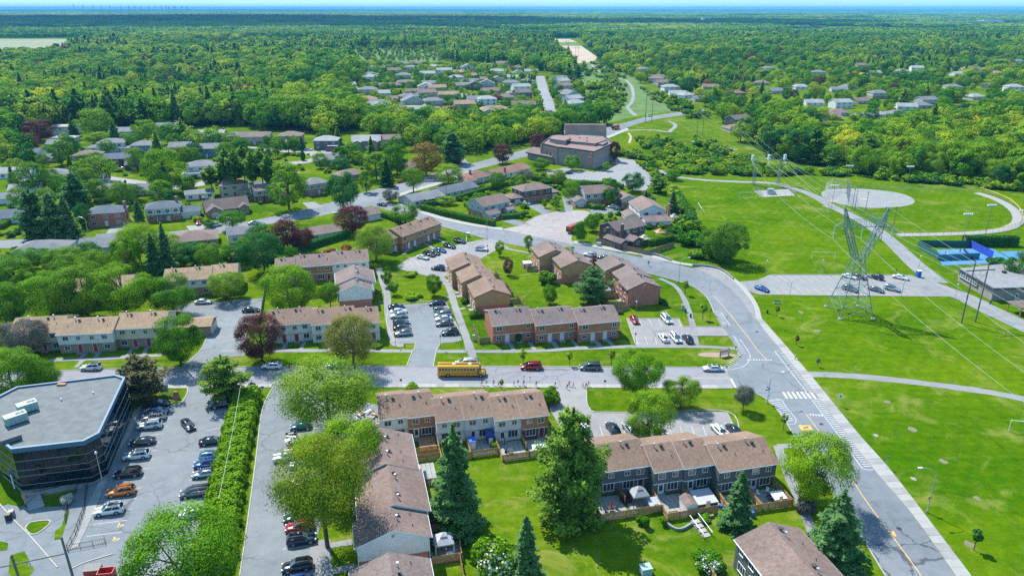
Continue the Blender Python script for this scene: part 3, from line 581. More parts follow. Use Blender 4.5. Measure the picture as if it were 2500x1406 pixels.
sheet('sand_clearing',px([(1346,96),(1390,96),(1408,103),(1360,104)]),0.05,'sand');sheet('meadow',px([(1352,105),(1408,104),(1418,112),(1362,111)]),0.05,'meadow')
sheet('meadow',px([(1405,157),(1455,153),(1560,195),(1600,240),(1650,270),(1560,283),(1480,300),(1440,250),(1420,190)]),0.008,'meadow',zone=False)
sheet('field_strip',px([(860,78),(1080,80),(1075,83),(860,82)]),0.05,'farm_field');sheet('field_strip',px([(60,68),(240,70),(240,76),(40,74)]),0.05,'farm_field',zone=True)
sheet('field_strip',px([(1980,45),(2140,47),(2140,51),(1990,48)]),0.05,'farm_field');sheet('field_strip',px([(1800,45.5),(1865,46),(1865,48),(1805,48)]),0.05,'sand')
# --- plants: prototypes of unit size (height 1 m), scaled per tree
def quads(P,N,S,asp=1.0,tri=False):
 """leaf faces: centres P, normals N, half sizes S -> mesh arrays"""
 n=len(P);N=N/np.maximum(1e-9,np.linalg.norm(N,axis=1,keepdims=True));a=rng.normal(size=(n,3));x=np.cross(N,a);x/=np.maximum(1e-9,np.linalg.norm(x,axis=1,keepdims=True));y=np.cross(N,x)
 S=S[:,None];V=np.empty((n,4,3));V[:,0]=P-x*S;V[:,1]=P-y*S*asp*.8;V[:,2]=P+x*S;V[:,3]=P+y*S*asp
 V[:,1]+=N*S*.25;V[:,3]+=N*S*.25
 return V.reshape(-1,3)
def qmesh(name,V,mats,extra=None):
 """mesh from quads, plus optional MB with material slot 1"""
 n=len(V)//4;ev=np.array(extra.v) if extra and extra.v else np.zeros((0,3));ef=extra.f if extra else[]
 allv=np.concatenate([V,ev]);me=bpy.data.meshes.new(name);me.vertices.add(len(allv));me.vertices.foreach_set('co',allv.ravel())
 loops=list(range(4*n));starts=list(range(0,4*n,4));mi=[0]*n
 for f in ef:starts.append(len(loops));loops+=[4*n+i for i in f];mi.append(1)
 me.loops.add(len(loops));me.loops.foreach_set('vertex_index',loops);me.polygons.add(len(starts));me.polygons.foreach_set('loop_start',starts)
 for m_ in mats:me.materials.append(MATS[m_])
 me.polygons.foreach_set('material_index',mi);me.update(calc_edges=True);me.validate();return me
def decid(seed,leaves,size,rx=.42,base=.22,nclump=34,lumpy=.16,sparse=0.0,flat=1.0,droop=0.0):
 """broadleaf crown: clumps of leaves on limbs; height 1, crown radius rx"""
 g=np.random.default_rng(seed);ch=(1-base)/2;cz=base+ch;C=[];Rr=[]
 for i in range(nclump):
  while True:
   p=g.uniform(-1,1,3)
   r=np.linalg.norm(p)
   if r<=1 and r>.35 and p[2]>-.85:break
  p=p/r*(r**.32);k=1-.25*max(0,-p[2])
  C.append([p[0]*rx*k*(1-lumpy*.6),p[1]*rx*k*(1-lumpy*.6),cz+p[2]*ch*(1-lumpy)*flat]);Rr.append(g.uniform(.085,.165)*(rx/.42))
 C=np.array(C);Rr=np.array(Rr);per=leaves//nclump;Ps,Ns=[],[]
 for c,r in zip(C,Rr):
  d=g.normal(size=(per,3));d/=np.linalg.norm(d,axis=1,keepdims=True);out=c-np.array([0,0,cz-.08]);out/=np.linalg.norm(out)
  d=d+out*.45+np.array([0,0,.22]);d/=np.linalg.norm(d,axis=1,keepdims=True)
  rad=r*(1-.5*g.random((per,1))**2.6)*(1+.22*g.normal(size=(per,1))*(.3+sparse));p=c+d*rad*np.array([1.1,1.1,.85]);p[:,2]-=droop*np.linalg.norm(p[:,:2],axis=1)**2
  Ps.append(p);Ns.append(d+out*.35+g.normal(size=(per,3))*.30)
 P=np.concatenate(Ps);N=np.concatenate(Ns);S=size*g.uniform(.6,1.35,len(P));V=quads(P,N,S,1.25)
 tr=MB();pts=[Vector((0,0,-.02)),Vector((g.normal()*.01,g.normal()*.01,base*.9)),Vector((g.normal()*.02,g.normal()*.02,cz*.95)),Vector((g.normal()*.03,g.normal()*.03,cz+ch*.55))]
 tr.path(pts,[.030,.024,.015,.004],7)
 for i in g.choice(nclump,min(14,nclump),replace=False):
  t=g.uniform(.3,1);s=pts[1].lerp(pts[2],t);e=Vector(C[i]);m_=s.lerp(e,.5)+Vector((0,0,-.02));tr.path([s,m_,e],[.012,.008,.003],5)
 return V,tr
def spruce(seed,leaves,size,rx=.2,base=.06,tiers=16,pine=False,gap=0.0):
 """conifer: whorls of drooping branches clothed with needle sprays"""
 g=np.random.default_rng(seed);Ps,Ns=[],[];tr=MB();tr.path([Vector((0,0,-.02)),Vector((0,0,.5)),Vector((0,0,.97))],[.018,.011,.003],6);B=[]
 for k in range(tiers):
  t=k/(tiers-1);z=base+(.98-base)*t**.92;L=rx*((1-t)**.8 if not pine else((1-t)**.46*(.72+.28*min(1,t*4))*g.uniform(.7,1.2)) if base<.1 else(math.sin(math.pi*min(1,.30+.70*t))**.75*g.uniform(.78,1.18)))+.012;nb=int(7+5*(1-t))
  for j in range(nb):
   if gap and g.random()<gap:continue
   a=2*math.pi*(j+g.uniform(-.4,.4))/nb+k*.7;B.append((z+g.normal()*.012,a,L*g.uniform(.55,1.22),t))
 tot=sum(b[2] for b in B)
 for z,a,L,t in B:
  n=max(3,int(leaves*L/tot));s=g.random(n)**.75;dr=-.22*L if not pine else.18*L;wob=g.normal(size=n)*L*.17*(1.15-s*.6)
  r=s*L;x=np.cos(a)*r-np.sin(a)*wob;y=np.sin(a)*r+np.cos(a)*wob;zz=z+dr*s**1.5*(1 if not pine else.8)+g.normal(size=n)*.010*(1 if not pine else 2.0)+(.10*L*s**3 if not pine else 0)
  p=np.stack([x,y,zz],1);Ps.append(p);nn=np.stack([np.cos(a)*.35+g.normal(size=n)*.4,np.sin(a)*.35+g.normal(size=n)*.4,np.ones(n)*.9+g.normal(size=n)*.3],1);Ns.append(nn)
  if L>.05:e=Vector((math.cos(a)*L*.8,math.sin(a)*L*.8,z+dr*.7));tr.tube((0,0,z),e,.006*(1-t)+.002,.0012,4,cap=False)
 P=np.concatenate(Ps);N=np.concatenate(Ns);S=size*g.uniform(.6,1.4,len(P));return quads(P,N,S,1.9),tr
def bush(seed,leaves,size,nclump=12):
 """low shrub, height 1, radius .62"""
 g=np.random.default_rng(seed);Ps,Ns=[],[]
 for i in range(nclump):
  a=g.uniform(0,6.283);r=.42*math.sqrt(g.random());c=np.array([math.cos(a)*r,math.sin(a)*r,g.uniform(.25,.72)*(1-.5*r)]);per=leaves//nclump;d=g.normal(size=(per,3));d[:,2]+=.35;d/=np.linalg.norm(d,axis=1,keepdims=True)
  p=c+d*g.uniform(.2,.3)*(1-.4*g.random((per,1))**2);p[:,2]=np.abs(p[:,2]);Ps.append(p);Ns.append(d+g.normal(size=(per,3))*.45)
 P=np.concatenate(Ps);return quads(P,np.concatenate(Ns),size*g.uniform(.6,1.4,len(P)),1.2),MB()
def columnar(seed,leaves,size,rx=.16):
 g=np.random.default_rng(seed);z=g.random(leaves)**.9;a=g.uniform(0,6.283,leaves);prof=rx*np.sin(np.pi*np.clip(z,.02,.985)**.75)**.55;r=prof*(1-.25*g.random(leaves)**2)*(1+.10*np.sin(a*5+z*20)+.06*g.normal(size=leaves));P=np.stack([np.cos(a)*r,np.sin(a)*r,z],1);N=np.stack([np.cos(a),np.sin(a),.35*np.ones(leaves)],1)+g.normal(size=(leaves,3))*.4
 tr=MB();tr.tube((0,0,-.02),(0,0,.3),.02,n=6);return quads(P,N,size*g.uniform(.6,1.4,leaves),1.3),tr
SHAPE={}
def shape(kind,lod):
 """leaf faces and wood of one prototype"""
 k=(kind,lod)
 if k not in SHAPE:
  n={0:1.0,1:.30,2:.085,3:.03}[lod];s={0:1.0,1:1.75,2:3.1,3:5.0}[lod];sd=abs(hash(kind))%1000 if False else sum(map(ord,kind))*7+lod
  f={'round':lambda:decid(sd,int(24000*n),.0080*s,.46,.06,56),'round_b':lambda:decid(sd,int(24000*n),.0080*s,.45,.09,46,.2),'oval':lambda:decid(sd,int(22000*n),.0080*s,.37,.05,46,.14),'oval_b':lambda:decid(sd,int(13000*n),.0102*s,.34,.05,36,.2),'wide':lambda:decid(sd,int(15000*n),.0120*s,.62,.2,44,.2,.2,.9),'airy':lambda:decid(sd,int(26000*n),.0072*s,.46,.14,60,.28,.8),'airy_b':lambda:decid(sd,int(30000*n),.0076*s,.55,.33,64,.24,.7),'willow':lambda:decid(sd,int(24000*n),.0070*s,.47,.1,52,.25,.7,1.0,.35),'spruce':lambda:spruce(sd,int(20000*n),.0088*s,.24),'spruce_slim':lambda:spruce(sd,int(11000*n),.0095*s,.16,.04,18),'pine':lambda:spruce(sd,int(12000*n),.0115*s,.36,.16,10,True,.2),'pine_tall':lambda:spruce(sd,int(9000*n),.0120*s,.20,.42,9,True,.2),'pine_full':lambda:spruce(sd,int(26000*n),.0095*s,.36,.03,17,True,.08),'bush':lambda:bush(sd,int(5200*n),.034*s),'bush_b':lambda:bush(sd+3,int(5200*n),.034*s,9),'column':lambda:columnar(sd,int(6000*n),.017*s),'dome':lambda:decid(sd,int(18000*n),.0105*s,.44,.0,60,.1),'young':lambda:decid(sd,int(1500*n)+60,.022*s,.26,.38,14,.3,.5)}[kind]
  V,tr=f();SHAPE[k]=(V,tr)
 return SHAPE[k]
PROTO={}
def proto_mesh(kind,leaf,lod,bark='bark'):
 k=(kind,leaf,lod)
 if k not in PROTO:
  V,tr=shape(kind,lod);crown=qmesh('crown',V,[leaf]);trunk=None
  if tr.v:
   tk=('trunk',kind,lod,bark)
   if tk not in PROTO:PROTO[tk]=tr.mesh('trunk',bark)
   trunk=PROTO[tk]
  PROTO[k]=(crown,trunk)
 return PROTO[k]
def plant(name,cat,kind,leaf,p,H,Wd=None,label=None,group=None,lod=0,tint=None,rz=None,bark='bark'):
 """p base in the world, H height, Wd crown width in metres"""
 cr,tk=proto_mesh(kind,leaf,lod,bark);base_w={'round':.92,'round_b':.9,'oval':.74,'oval_b':.68,'wide':1.25,'airy':.95,'airy_b':1.1,'willow':.95,'spruce':.48,'spruce_slim':.32,'pine':.72,'pine_tall':.42,'pine_full':.72,'bush':1.25,'bush_b':1.25,'column':.34,'dome':.82,'young':.55}[kind]
 sx=(Wd/base_w) if Wd else H;root=empty(name,p,random.uniform(0,6.28) if rz is None else rz,label,cat,group);root.scale=(sx,sx,H)
 c=ob('crown' if cat=='tree' else 'foliage',cr,root);c['tint']=float(random.uniform(-1,1)*.7 if tint is None else tint)
 if tk:ob('trunk',tk,root)
 return root
def hedge(name,pts,w,h,label,leaf='leaf_cedar',uv=False,dens=62,size=.14,wild=.06,group='hedges',pixel=True,closed=False):
 """clipped hedge: leafy skin over a swept section"""
 P=px(pts) if pixel else[U(p[0],p[1]) for p in pts];root=empty(name,P[0],0,label,'hedge',group);Ps,Ns=[],[]
 for i in range(len(P)-1):
  a,b=P[i]-P[0],P[i+1]-P[0];d=b-a;L=d.length;d.normalize();nr=np.array([-d.y,d.x,0]);n=int(dens*L*(2*h+w));s=rng.random(n)*(L+.3)-.15
  peri=rng.random(n)*(2*h+w);y=np.where(peri<h,-w/2,np.where(peri<h+w,peri-h-w/2,w/2));z=np.where(peri<h,peri,np.where(peri<h+w,h,2*h+w-peri))
  ny=np.where(peri<h,-1.,np.where(peri<h+w,0.,1.));nz=np.where((peri>=h)&(peri<h+w),1.,.25);wb=wild*(np.sin(s*1.3+y)+np.sin(s*3.1+1)*.6)+rng.normal(size=n)*wild*.8
  rnd=np.clip((z/h-.8)/.2,0,1)*(np.abs(y)/(w/2))*.12;y2=y*(1-rnd)+ny*wb;z2=np.maximum(.02,z+wb*nz-rnd*.6*h*.2)
  base=np.array(a)[None,:]+np.array(d)[None,:]*s[:,None];Ps.append(base+nr[None,:]*y2[:,None]+np.array([0,0,1])[None,:]*z2[:,None]);Ns.append(nr[None,:]*ny[:,None]+np.array([0,0,1.])[None,:]*nz[:,None]+rng.normal(size=(n,3))*.45)
 Pn=np.concatenate(Ps);me=qmesh('foliage',quads(Pn,np.concatenate(Ns),size*rng.uniform(.6,1.4,len(Pn)),1.2),[leaf]);o=ob('foliage',me,root);o['tint']=0.0
 core=MB()
 for i in range(len(P)-1):a,b=P[i]-P[0],P[i+1]-P[0];d=b-a;c=(a+b)/2;core.cbox((c.x,c.y,h*.42),(d.length,w*.72,h*.8),math.atan2(d.y,d.x))
 core.build('branches','bark',root);return root
# --- buildings: shared pieces
ORD=['first','second','third','fourth','fifth','sixth','seventh','eighth','ninth','tenth','eleventh','twelfth','thirteenth','fourteenth','fifteenth','sixteenth','seventeenth','eighteenth','nineteenth','twentieth']
def ordinal(i):
 if i<20:return ORD[i]
 k=i+1;return '%d%s'%(k,{1:'st',2:'nd',3:'rd'}.get(k%10 if k%100 not in(11,12,13) else 0,'th'))
PEND={}
def pend(key,o,text):
 """things of one look: their labels count them across the picture"""
 PEND.setdefault(key,[]).append((o,text))
def settle():
 for key,l in PEND.items():
  l.sort(key=lambda t:PJ(t[0].location)[0])
  for i,(o,text) in enumerate(l):
   o['label']=(text%(ordinal(i)+' from the left')) if len(l)>1 else(text%'only one').replace('only one of the ','the only one of the ')
   o['group']=key
MC={}
def wmesh(w,h,n=1,frame='trim_white',glass='window_glass',sill=True):
 k=('w',w,h,n,frame,sill)
 if k not in MC:
  mb=MB();t=0.09;d=0.07
  mb.box(-w/2-t,w/2+t,-d,0.0,h,h+t);mb.box(-w/2-t,w/2+t,-d-(0.05 if sill else 0),0.0,-t,0)
  mb.box(-w/2-t,-w/2,-d,0,0,h);mb.box(w/2,w/2+t,-d,0,0,h)
  for i in range(1,n):x=-w/2+w*i/n;mb.box(x-.035,x+.035,-d*.8,0,0,h)
  MC[k]=mb.mesh('window',frame)
 g=('g',w,h,glass)
 if g not in MC:MC[g]=MB().box(-w/2,w/2,-0.025,0.0,0,h).mesh('pane',glass)
 return MC[k],MC[g]
def window(root,x,y,z,w,h,rz=0.0,n=2,frame='trim_white',glass='window_glass',pane=True):
 f,g=wmesh(w,h,n,frame,glass);o=ob('window',f,root,(x,y,z),rz);ob('pane',g,o);return o
def door(root,x,y,z,rz=0.0,m='door_white',w=0.95,h=2.05,glass=False,name='door'):
 k=('d',w,h,m,glass,name)
 if k not in MC:
  mb=MB();mb.box(-w/2-.08,w/2+.08,-.06,0,h,h+.08);mb.box(-w/2-.08,-w/2,-.06,0,0,h);mb.box(w/2,w/2+.08,-.06,0,0,h);mb.box(-w/2,w/2,-.035,0,0,h,1)
  if glass:mb.box(-w/2+.15,w/2-.15,-.045,-.03,.6 if h>1.9 else.2,h-.2,2)
  if name=='garage_door':
   for i in range(1,4):mb.box(-w/2,w/2,-.045,-.03,h*i/4-.02,h*i/4+.02,0)
  MC[k]=mb.mesh(name,['trim_white',m,'window_glass'])
 if('h',m) not in MC:MC[('h',m)]=MB().box(-.04,.04,-.09,-.03,-.06,.06).mesh('handle','dark_metal')
 o=ob(name,MC[k],root,(x,y,z),rz)
 if name=='door':ob('handle',MC[('h',m)],o,(w/2-.12,0,1.0))
 return o
def gable_roof(a0,a1,b0,b1,ze,zr,oh=0.35,og=0.3,t=0.2,trims=1):
 mb=MB();bm=(b0+b1)/2;s=(zr-ze)/(bm-b0);zo=ze-oh*s
 p=[(b0-oh,zo),(b0-oh,zo+t),(bm,zr+t),(b1+oh,zo+t),(b1+oh,zo),(bm,zr)]
 x0,x1=a0-og,a1+og;mb.v=[(x0,*q) for q in p]+[(x1,*q) for q in p]
 for i,m_ in((0,1),(1,0),(2,0),(3,1),(4,1),(5,1)):j=(i+1)%6;mb.f.append((i,j,6+j,6+i));mb.m.append(m_)
 for q in((0,1,2,5),(5,2,3,4)):mb.f.append(q[::-1]);mb.m.append(1);mb.f.append(tuple(6+k for k in q));mb.m.append(1)
 mb.f=[f[::-1] for f in mb.f]
 return mb
def hip_roof(a0,a1,b0,b1,ze,zr,oh=0.45,t=0.16):
 mb=MB();a0-=oh;a1+=oh;b0-=oh;b1+=oh
 if(a1-a0)>=(b1-b0):r=(b1-b0)/2;k0,k1=(a0+r,(b0+b1)/2),(max(a1-r,a0+r+.01),(b0+b1)/2);fs=[(4,5,9,8),(5,6,9),(6,7,8,9),(7,4,8)]
 else:r=(a1-a0)/2;k0,k1=((a0+a1)/2,b0+r),((a0+a1)/2,max(b1-r,b0+r+.01));fs=[(4,5,8),(5,6,9,8),(6,7,9),(7,4,8,9)]
 c=[(a0,b0),(a1,b0),(a1,b1),(a0,b1)]
 mb.v=[(*q,ze) for q in c]+[(*q,ze+t) for q in c]+[(*k0,zr+t),(*k1,zr+t)]
 mb.f=fs+[(0,1,5,4),(1,2,6,5),(2,3,7,6),(3,0,4,7),(3,2,1,0)];mb.m=[0]*4+[1]*5
 return mb
def flat_roof(a0,a1,b0,b1,ze,oh=0.5,t=0.3):
 mb=MB();mb.box(a0-oh,a1+oh,b0-oh,b1+oh,ze,ze+t,1);mb.box(a0-oh+.15,a1+oh-.15,b0-oh+.15,b1+oh-.15,ze+t-.05,ze+t+.03,0);return mb
def gable_wall(a0,a1,b0,b1,z0,ze,zr):
 return MB().extrude_x([(b0,z0),(b1,z0),(b1,ze),((b0+b1)/2,zr),(b0,ze)],a0,a1)
def vents(root,x,b0,b1,ze,zr,t=0.2,side=0.36,kinds='pvb'):
 """stubs on the roof near the ridge: p pipe, v dark box vent, b small pipe"""
 def put(dx,f,kind):
  bm=(b0+b1)/2;y=bm-(bm-b0)*f if f>=0 else bm+(bm-b0)*-f;z=zr+t-(zr-ze)*abs(f)
  k=('v',kind)
  if k not in MC:
   mb=MB()
   if kind=='p':mb.tube((0,0,-.2),(0,0,.75),.13,n=8);mb.tube((0,0,.68),(0,0,.82),.2,n=8)
   elif kind=='v':mb.box(-.16,.16,-.16,.16,-.2,.42);mb.box(-.3,.3,-.3,.3,.34,.5)
   else:mb.tube((0,0,-.2),(0,0,.4),.07,n=6)
   MC[k]=mb.mesh('roof_vent' if kind=='v' else 'vent_pipe','aluminium' if kind=='p' else 'vent_dark')
  ob('roof_vent' if kind=='v' else 'vent_pipe',MC[k],root,(x+dx,y,z))
 o=0.0
 for k in kinds:put(o,{'p':0.12,'v':0.16,'b':0.55}[k]+random.uniform(-.03,.05),k);o+=random.uniform(0.95,1.5)
FL=2.55
STY={'garden':dict(up=[(1.5,3.55,1.25,1.0,2),(4.0,3.7,.9,.85,2)],dn=[(3.75,.75,1.9,1.45,3)],dr=[(1.6,'door_white',True)]),'garden2':dict(up=[(1.5,3.7,.9,.8,2),(3.9,3.55,1.25,1.0,2)],dn=[(1.9,.75,1.9,1.45,3)],dr=[(4.2,'door_red',True)]),'brick':dict(up=[(1.7,3.6,1.35,1.05,2)],dn=[(1.6,1.0,1.15,.75,2)],dr=[(3.9,'door_white',False)]),'brick2':dict(up=[(4.1,3.65,1.1,.95,2)],dn=[(4.1,1.05,1.1,.7,2)],dr=[(1.7,'door_white',False)]),'front':dict(up=[(1.6,3.6,1.25,1.0,2),(4.1,3.6,.9,.9,2)],dn=[(1.5,.8,1.3,1.2,2)],dr=[(4.0,'door_red',False)]),'front2':dict(up=[(1.3,3.6,.95,.9,2),(3.8,3.6,1.2,1.0,2)],dn=[(3.9,.8,1.3,1.2,2)],dr=[(1.5,'door_red',False)]),'slim':dict(up=[(1.6,3.7,.95,.7,2),(3.9,3.7,.95,.7,2)],dn=[(2.9,.9,1.6,1.1,2)],dr=[]),}
def row(name,label,th,segs,roof='roof_brown',trim='trim_white',group='town house rows',fr='trim_white',wend=None):
 """segs: (a0, a1, b0, b1, lift, [(unit width share, style front, style back, upper, lower, roof)])"""
 ac=(min(s[0] for s in segs)+max(s[1] for s in segs))/2;bc=(min(s[2] for s in segs)+max(s[3] for s in segs))/2
 root=empty(name,U(ac,bc,0,th),R(th),label,'town houses',group);BLOCKROW.append((th,min(s[0] for s in segs),max(s[1] for s in segs),min(s[2] for s in segs),max(s[3] for s in segs)))
 if roof=='roof_brown':roof=('roof_brown','roof_brown_b','roof_brown_c')[len(BLOCKROW)%3]
 for(a0,a1,b0,b1,dz,units) in segs:
  a0-=ac;a1-=ac;b0-=bc;b1-=bc;ze=5.2+dz;rise=(b1-b0)/2*0.385;zr=ze+rise
  upm=units[0][3];n=len(units);w=(a1-a0)/n;og=0.18
  gable_roof(a0,a1,b0,b1,ze,zr,0.38,og).build('roof',[roof,trim],root)
  for k,(sf,sb,_,up,lo) in enumerate(units):
   x0=a0+w*k;x1=x0+w;e0=0.004*k
   gable_wall(x0+e0,x1-.004,b0,b1,FL,ze-.02,zr-.02).build('upper_wall',up,root)
   MB().box(x0+.01+e0,x1-.01,b0+0.32,b1-.02,0,FL+.01).build('lower_wall',lo,root)
   MB().box(x0+.006+e0,x1-.006,b0-.03,b0+.33,FL-.14,FL).build('band',trim if up not in('white_siding','cream_siding') else 'pale_grey_siding',root)
   for(sty,bb,rz,sg) in((sf,b0,0.0,1),(sb,b1,math.pi,-1)):
    if not sty:continue
    S=STY[sty];q=w/5.5
    X=lambda x:(x0+x*q) if sg>0 else(x1-x*q)
    lowb=bb+0.32 if sg>0 else bb-.02
    for(x,z,ww,hh,np_) in S['up']:window(root,X(x),bb,z+dz,ww,hh,rz,np_,fr)
    for(x,z,ww,hh,np_) in S['dn']:window(root,X(x),lowb,z,ww,hh,rz,np_,fr)
    for(x,m_,gl) in S['dr']:
     door(root,X(x),lowb,0.15,rz,m_,glass=gl)
     MB().box(-.8,.8,-1.1,0,0,.14).build('door_step','concrete_old',root,loc=(X(x),lowb,0),rz=rz)
   vents(root,x0+w*.3,b0,b1,ze,zr,kinds=random.choice(('pvb','vpb','pv','bpv')))
   if random.random()<.5:vents(root,x0+w*.75,b0,b1,ze,zr,kinds='b')
  for bb,s in((b0,-1),(b1,1)):
   y=bb+s*.46;MB().box(a0-og,a1+og,min(y,y-s*.1),max(y,y-s*.1),ze-.16,ze-.02).build('gutter',trim,root)
 return root
BLOCKROW=[]
def fence(name,pts,label=None,h=1.5,m='cedar_fence',uv=True,th=TH,cat='fence',group='wooden garden fences',board=0.14):
 """board fence along a line: boards with gaps joined as one mesh, each post its own part"""
 P=[U(p[0],p[1],0,th) for p in pts] if uv else[Vector((p[0],p[1],0)) for p in pts]
 root=empty(name,P[0],0,label,cat,group);mb=MB();rail=MB()
 pk=('post',h,m)
 if pk not in MC:MC[pk]=MB().box(-.06,.06,-.06,.06,0,h+.12).mesh('post',m)
 for i in range(len(P)-1):
  a=P[i]-P[0];b=P[i+1]-P[0];d=b-a;L=d.length
  if L<.2:continue
  d.normalize();ang=math.atan2(d.y,d.x);k=max(1,int(L/board));nrm=Vector((-d.y,d.x,0))
  for j in range(k):
   c=a+d*(L*(j+.5)/k)+nrm*(.03 if j%2 else-.0);mb.cbox((c.x,c.y,h/2+.04+random.uniform(-.025,.025)),(board*.86,.03,h),ang)
  for z in(.35,h-.25):c=(a+b)/2-nrm*.04;rail.cbox((c.x,c.y,z),(L,.05,.09),ang)
  np_=max(1,int(round(L/2.4)))
  for j in range(np_+(1 if i==len(P)-2 else 0)):c=a+d*(L*j/np_)-nrm*.05;ob('post',MC[pk],root,(c.x,c.y,0),ang)
 mb.build('boards',m,root,kind='stuff');rail.build('rails',m,root);return root
# --- the town house rows
W_,C_s,B_,T_,Ru,Gy='white_siding','cream_siding','brown_siding','tan_siding','rust_siding','grey_siding'
RB,DB,TB='red_brick','dark_brick','tan_brick'
R1=row('townhouse_row','long red brick town house row with rust upper floor facing the school bus street',TH,[(35.1,45.7,166.8,177.1,0,[('brick',0,0,Ru,RB),('brick2',0,0,Ru,RB)]),(45.7,56.5,164.6,174.9,0,[('brick',0,0,Ru,RB),('brick2',0,0,Ru,RB)]),(56.5,67.5,162.6,172.9,0,[('brick',0,0,Ru,RB),('brick2',0,0,Ru,RB)])])
tY=TH+90
R2=row('townhouse_row','brown stepped town house row with its gable end to the middle car park',tY,[(186.6,198.1,-44.2,-34.3,0,[('brick','brick2',0,T_,RB),('brick2','brick',0,T_,RB)]),(198.1,208.5,-42.6,-32.7,.3,[('brick','brick2',0,T_,RB),('brick2','brick',0,T_,RB)]),(208.5,219.6,-41.4,-31.4,.6,[('brick','brick2',0,T_,RB),('brick2','brick',0,T_,RB)])],trim='trim_brown')
R3=row('townhouse_row','brown and white town house row behind the bright maple, brown roof',TH,[(-20.8,-15.0,223.8,234.3,-.2,[('slim',0,0,B_,RB)]),(-15.0,-3.7,224.9,235.4,0,[('garden',0,0,B_,RB),('garden2',0,0,B_,RB)]),(-3.7,7.5,224.9,235.4,.35,[('slim',0,0,W_,W_),('slim',0,0,W_,W_)])])
R4=row('townhouse_row','short white town house block with white gable end above a brick base',tY,[(199.4,205.0,-7.0,2.3,0,[('slim','slim',0,W_,RB)]),(205.0,215.5,-8.0,2.7,.3,[('slim','slim',0,W_,RB),('slim','slim',0,W_,RB)])])
R5=row('townhouse_row','white town house row between the crimson maple and the yellowish tree',TH,[(-20.5,-9.4,179.9,190.2,0,[('front',0,0,W_,W_),('front2',0,0,W_,W_)]),(-9.4,1.4,178.0,188.4,0,[('front',0,0,W_,W_),('front2',0,0,W_,W_)]),(1.4,7.4,175.9,186.3,0,[('front',0,0,W_,W_)])])
t6=6.8
def uv6(q,z=5.2):
 g=G(*q,z);c,s=math.cos(R(t6)),math.sin(R(t6));return(g.x*c+g.y*s,-g.x*s+g.y*c)
_a=[uv6(q) for q in((19,815),(137.6,817),(205,813),(277,807),(398.5,799))]
R6=row('townhouse_row','tan roofed cream and white town house row at the left, brick below',t6,[(_a[0][0],_a[1][0],_a[0][1],_a[0][1]+10.2,0,[('front',0,0,C_s,TB),('front2',0,0,C_s,TB)]),(_a[1][0],_a[3][0],_a[2][1]-.3,_a[2][1]+9.9,0,[('front',0,0,W_,TB),('front2',0,0,W_,TB)]),(_a[3][0],_a[4][0],_a[4][1],_a[4][1]+10.2,.2,[('front',0,0,C_s,TB),('front2',0,0,C_s,TB)])],roof='roof_tan')
R7=row('townhouse_row','small tan roofed white and brick town house row beside the left car park',TH,[(-52.0,-38.9,220.6,230.9,0,[('front',0,0,C_s,TB),('front2',0,0,W_,TB)]),(-38.9,-31.6,221.4,231.7,0,[('front',0,0,C_s,TB)])],roof='roof_tan')
t8=55.5
_g=[G(952,586,5.2),G(981,579,5.2),G(1074,546,5.2)];_q=[(g.x*math.cos(R(t8))+g.y*math.sin(R(t8)),-g.x*math.sin(R(t8))+g.y*math.cos(R(t8))) for g in _g]
R8=row('townhouse_row','tan and brick town house row angled beside the curving main road',t8,[(_q[0][0],_q[1][0],_q[0][1]+.6,_q[0][1]+10.6,-.3,[('brick',0,0,T_,RB)]),(_q[1][0],_q[1][0]+10.6,_q[1][1],_q[1][1]+10,0,[('brick',0,0,T_,RB),('brick2',0,0,T_,RB)]),(_q[1][0]+10.6,_q[2][0]+.3,_q[2][1]-.1,_q[2][1]+9.9,.0,[('brick',0,0,T_,RB),('brick2',0,0,T_,RB)])],trim='trim_brown')
R9=row('townhouse_row','brown town house block with tan gable beside the parked white SUV on the road',tY,[(205.0,216.0,-75.0,-65.0,0,[('brick','brick2',0,T_,RB),('brick2','brick',0,T_,RB)]),(216.0,226.5,-71.2,-61.0,.2,[('brick','brick2',0,T_,RB),('brick2','brick',0,T_,RB)])],trim='trim_brown')
R10=row('townhouse_row','stepped brick town house block with a plain brick gable wall facing the corner car park',tY,[(182.3,189.6,-87.6,-77.7,0,[('brick','garden',0,RB,RB)]),(189.6,198.0,-88.0,-78.6,.15,[('brick','garden',0,T_,RB)]),(198.0,206.5,-86.8,-76.6,.4,[('brick','garden2',0,T_,RB)])],trim='trim_brown')
R11=row('townhouse_row','staggered white and brown town house row with fenced gardens in the centre foreground',TH,[(4.2,9.6,127.7,138.2,0,[('garden',0,0,W_,W_)]),(9.6,14.8,127.2,137.7,0,[('garden',0,0,B_,DB)]),(14.8,20.3,124.2,134.7,0,[('garden2',0,0,W_,W_)]),(20.3,25.9,123.9,134.4,.12,[('garden',0,0,W_,W_)]),(25.9,31.3,122.2,132.7,0,[('garden',0,0,W_,W_)]),(31.3,36.6,121.8,132.3,.1,[('garden2',0,0,B_,DB)])])
R12=row('townhouse_row','long town house row running away from the camera with a white gable end',tY,[(91.5,97.3,-9.1,1.7,0,[('garden','front',0,W_,RB)]),(97.3,108.3,-9.7,1.0,.3,[('garden','front',0,W_,RB),('garden2','front2',0,W_,RB)]),(108.3,119.8,-9.2,1.5,.6,[('garden','front',0,W_,RB),('garden2','front2',0,W_,RB)])])
R13=row('townhouse_row','town house roof cut by the bottom edge below the white gable row',tY,[(75.0,86.6,-8.2,2.6,0,[('garden','front',0,W_,RB),('garden2','front2',0,W_,RB)])])
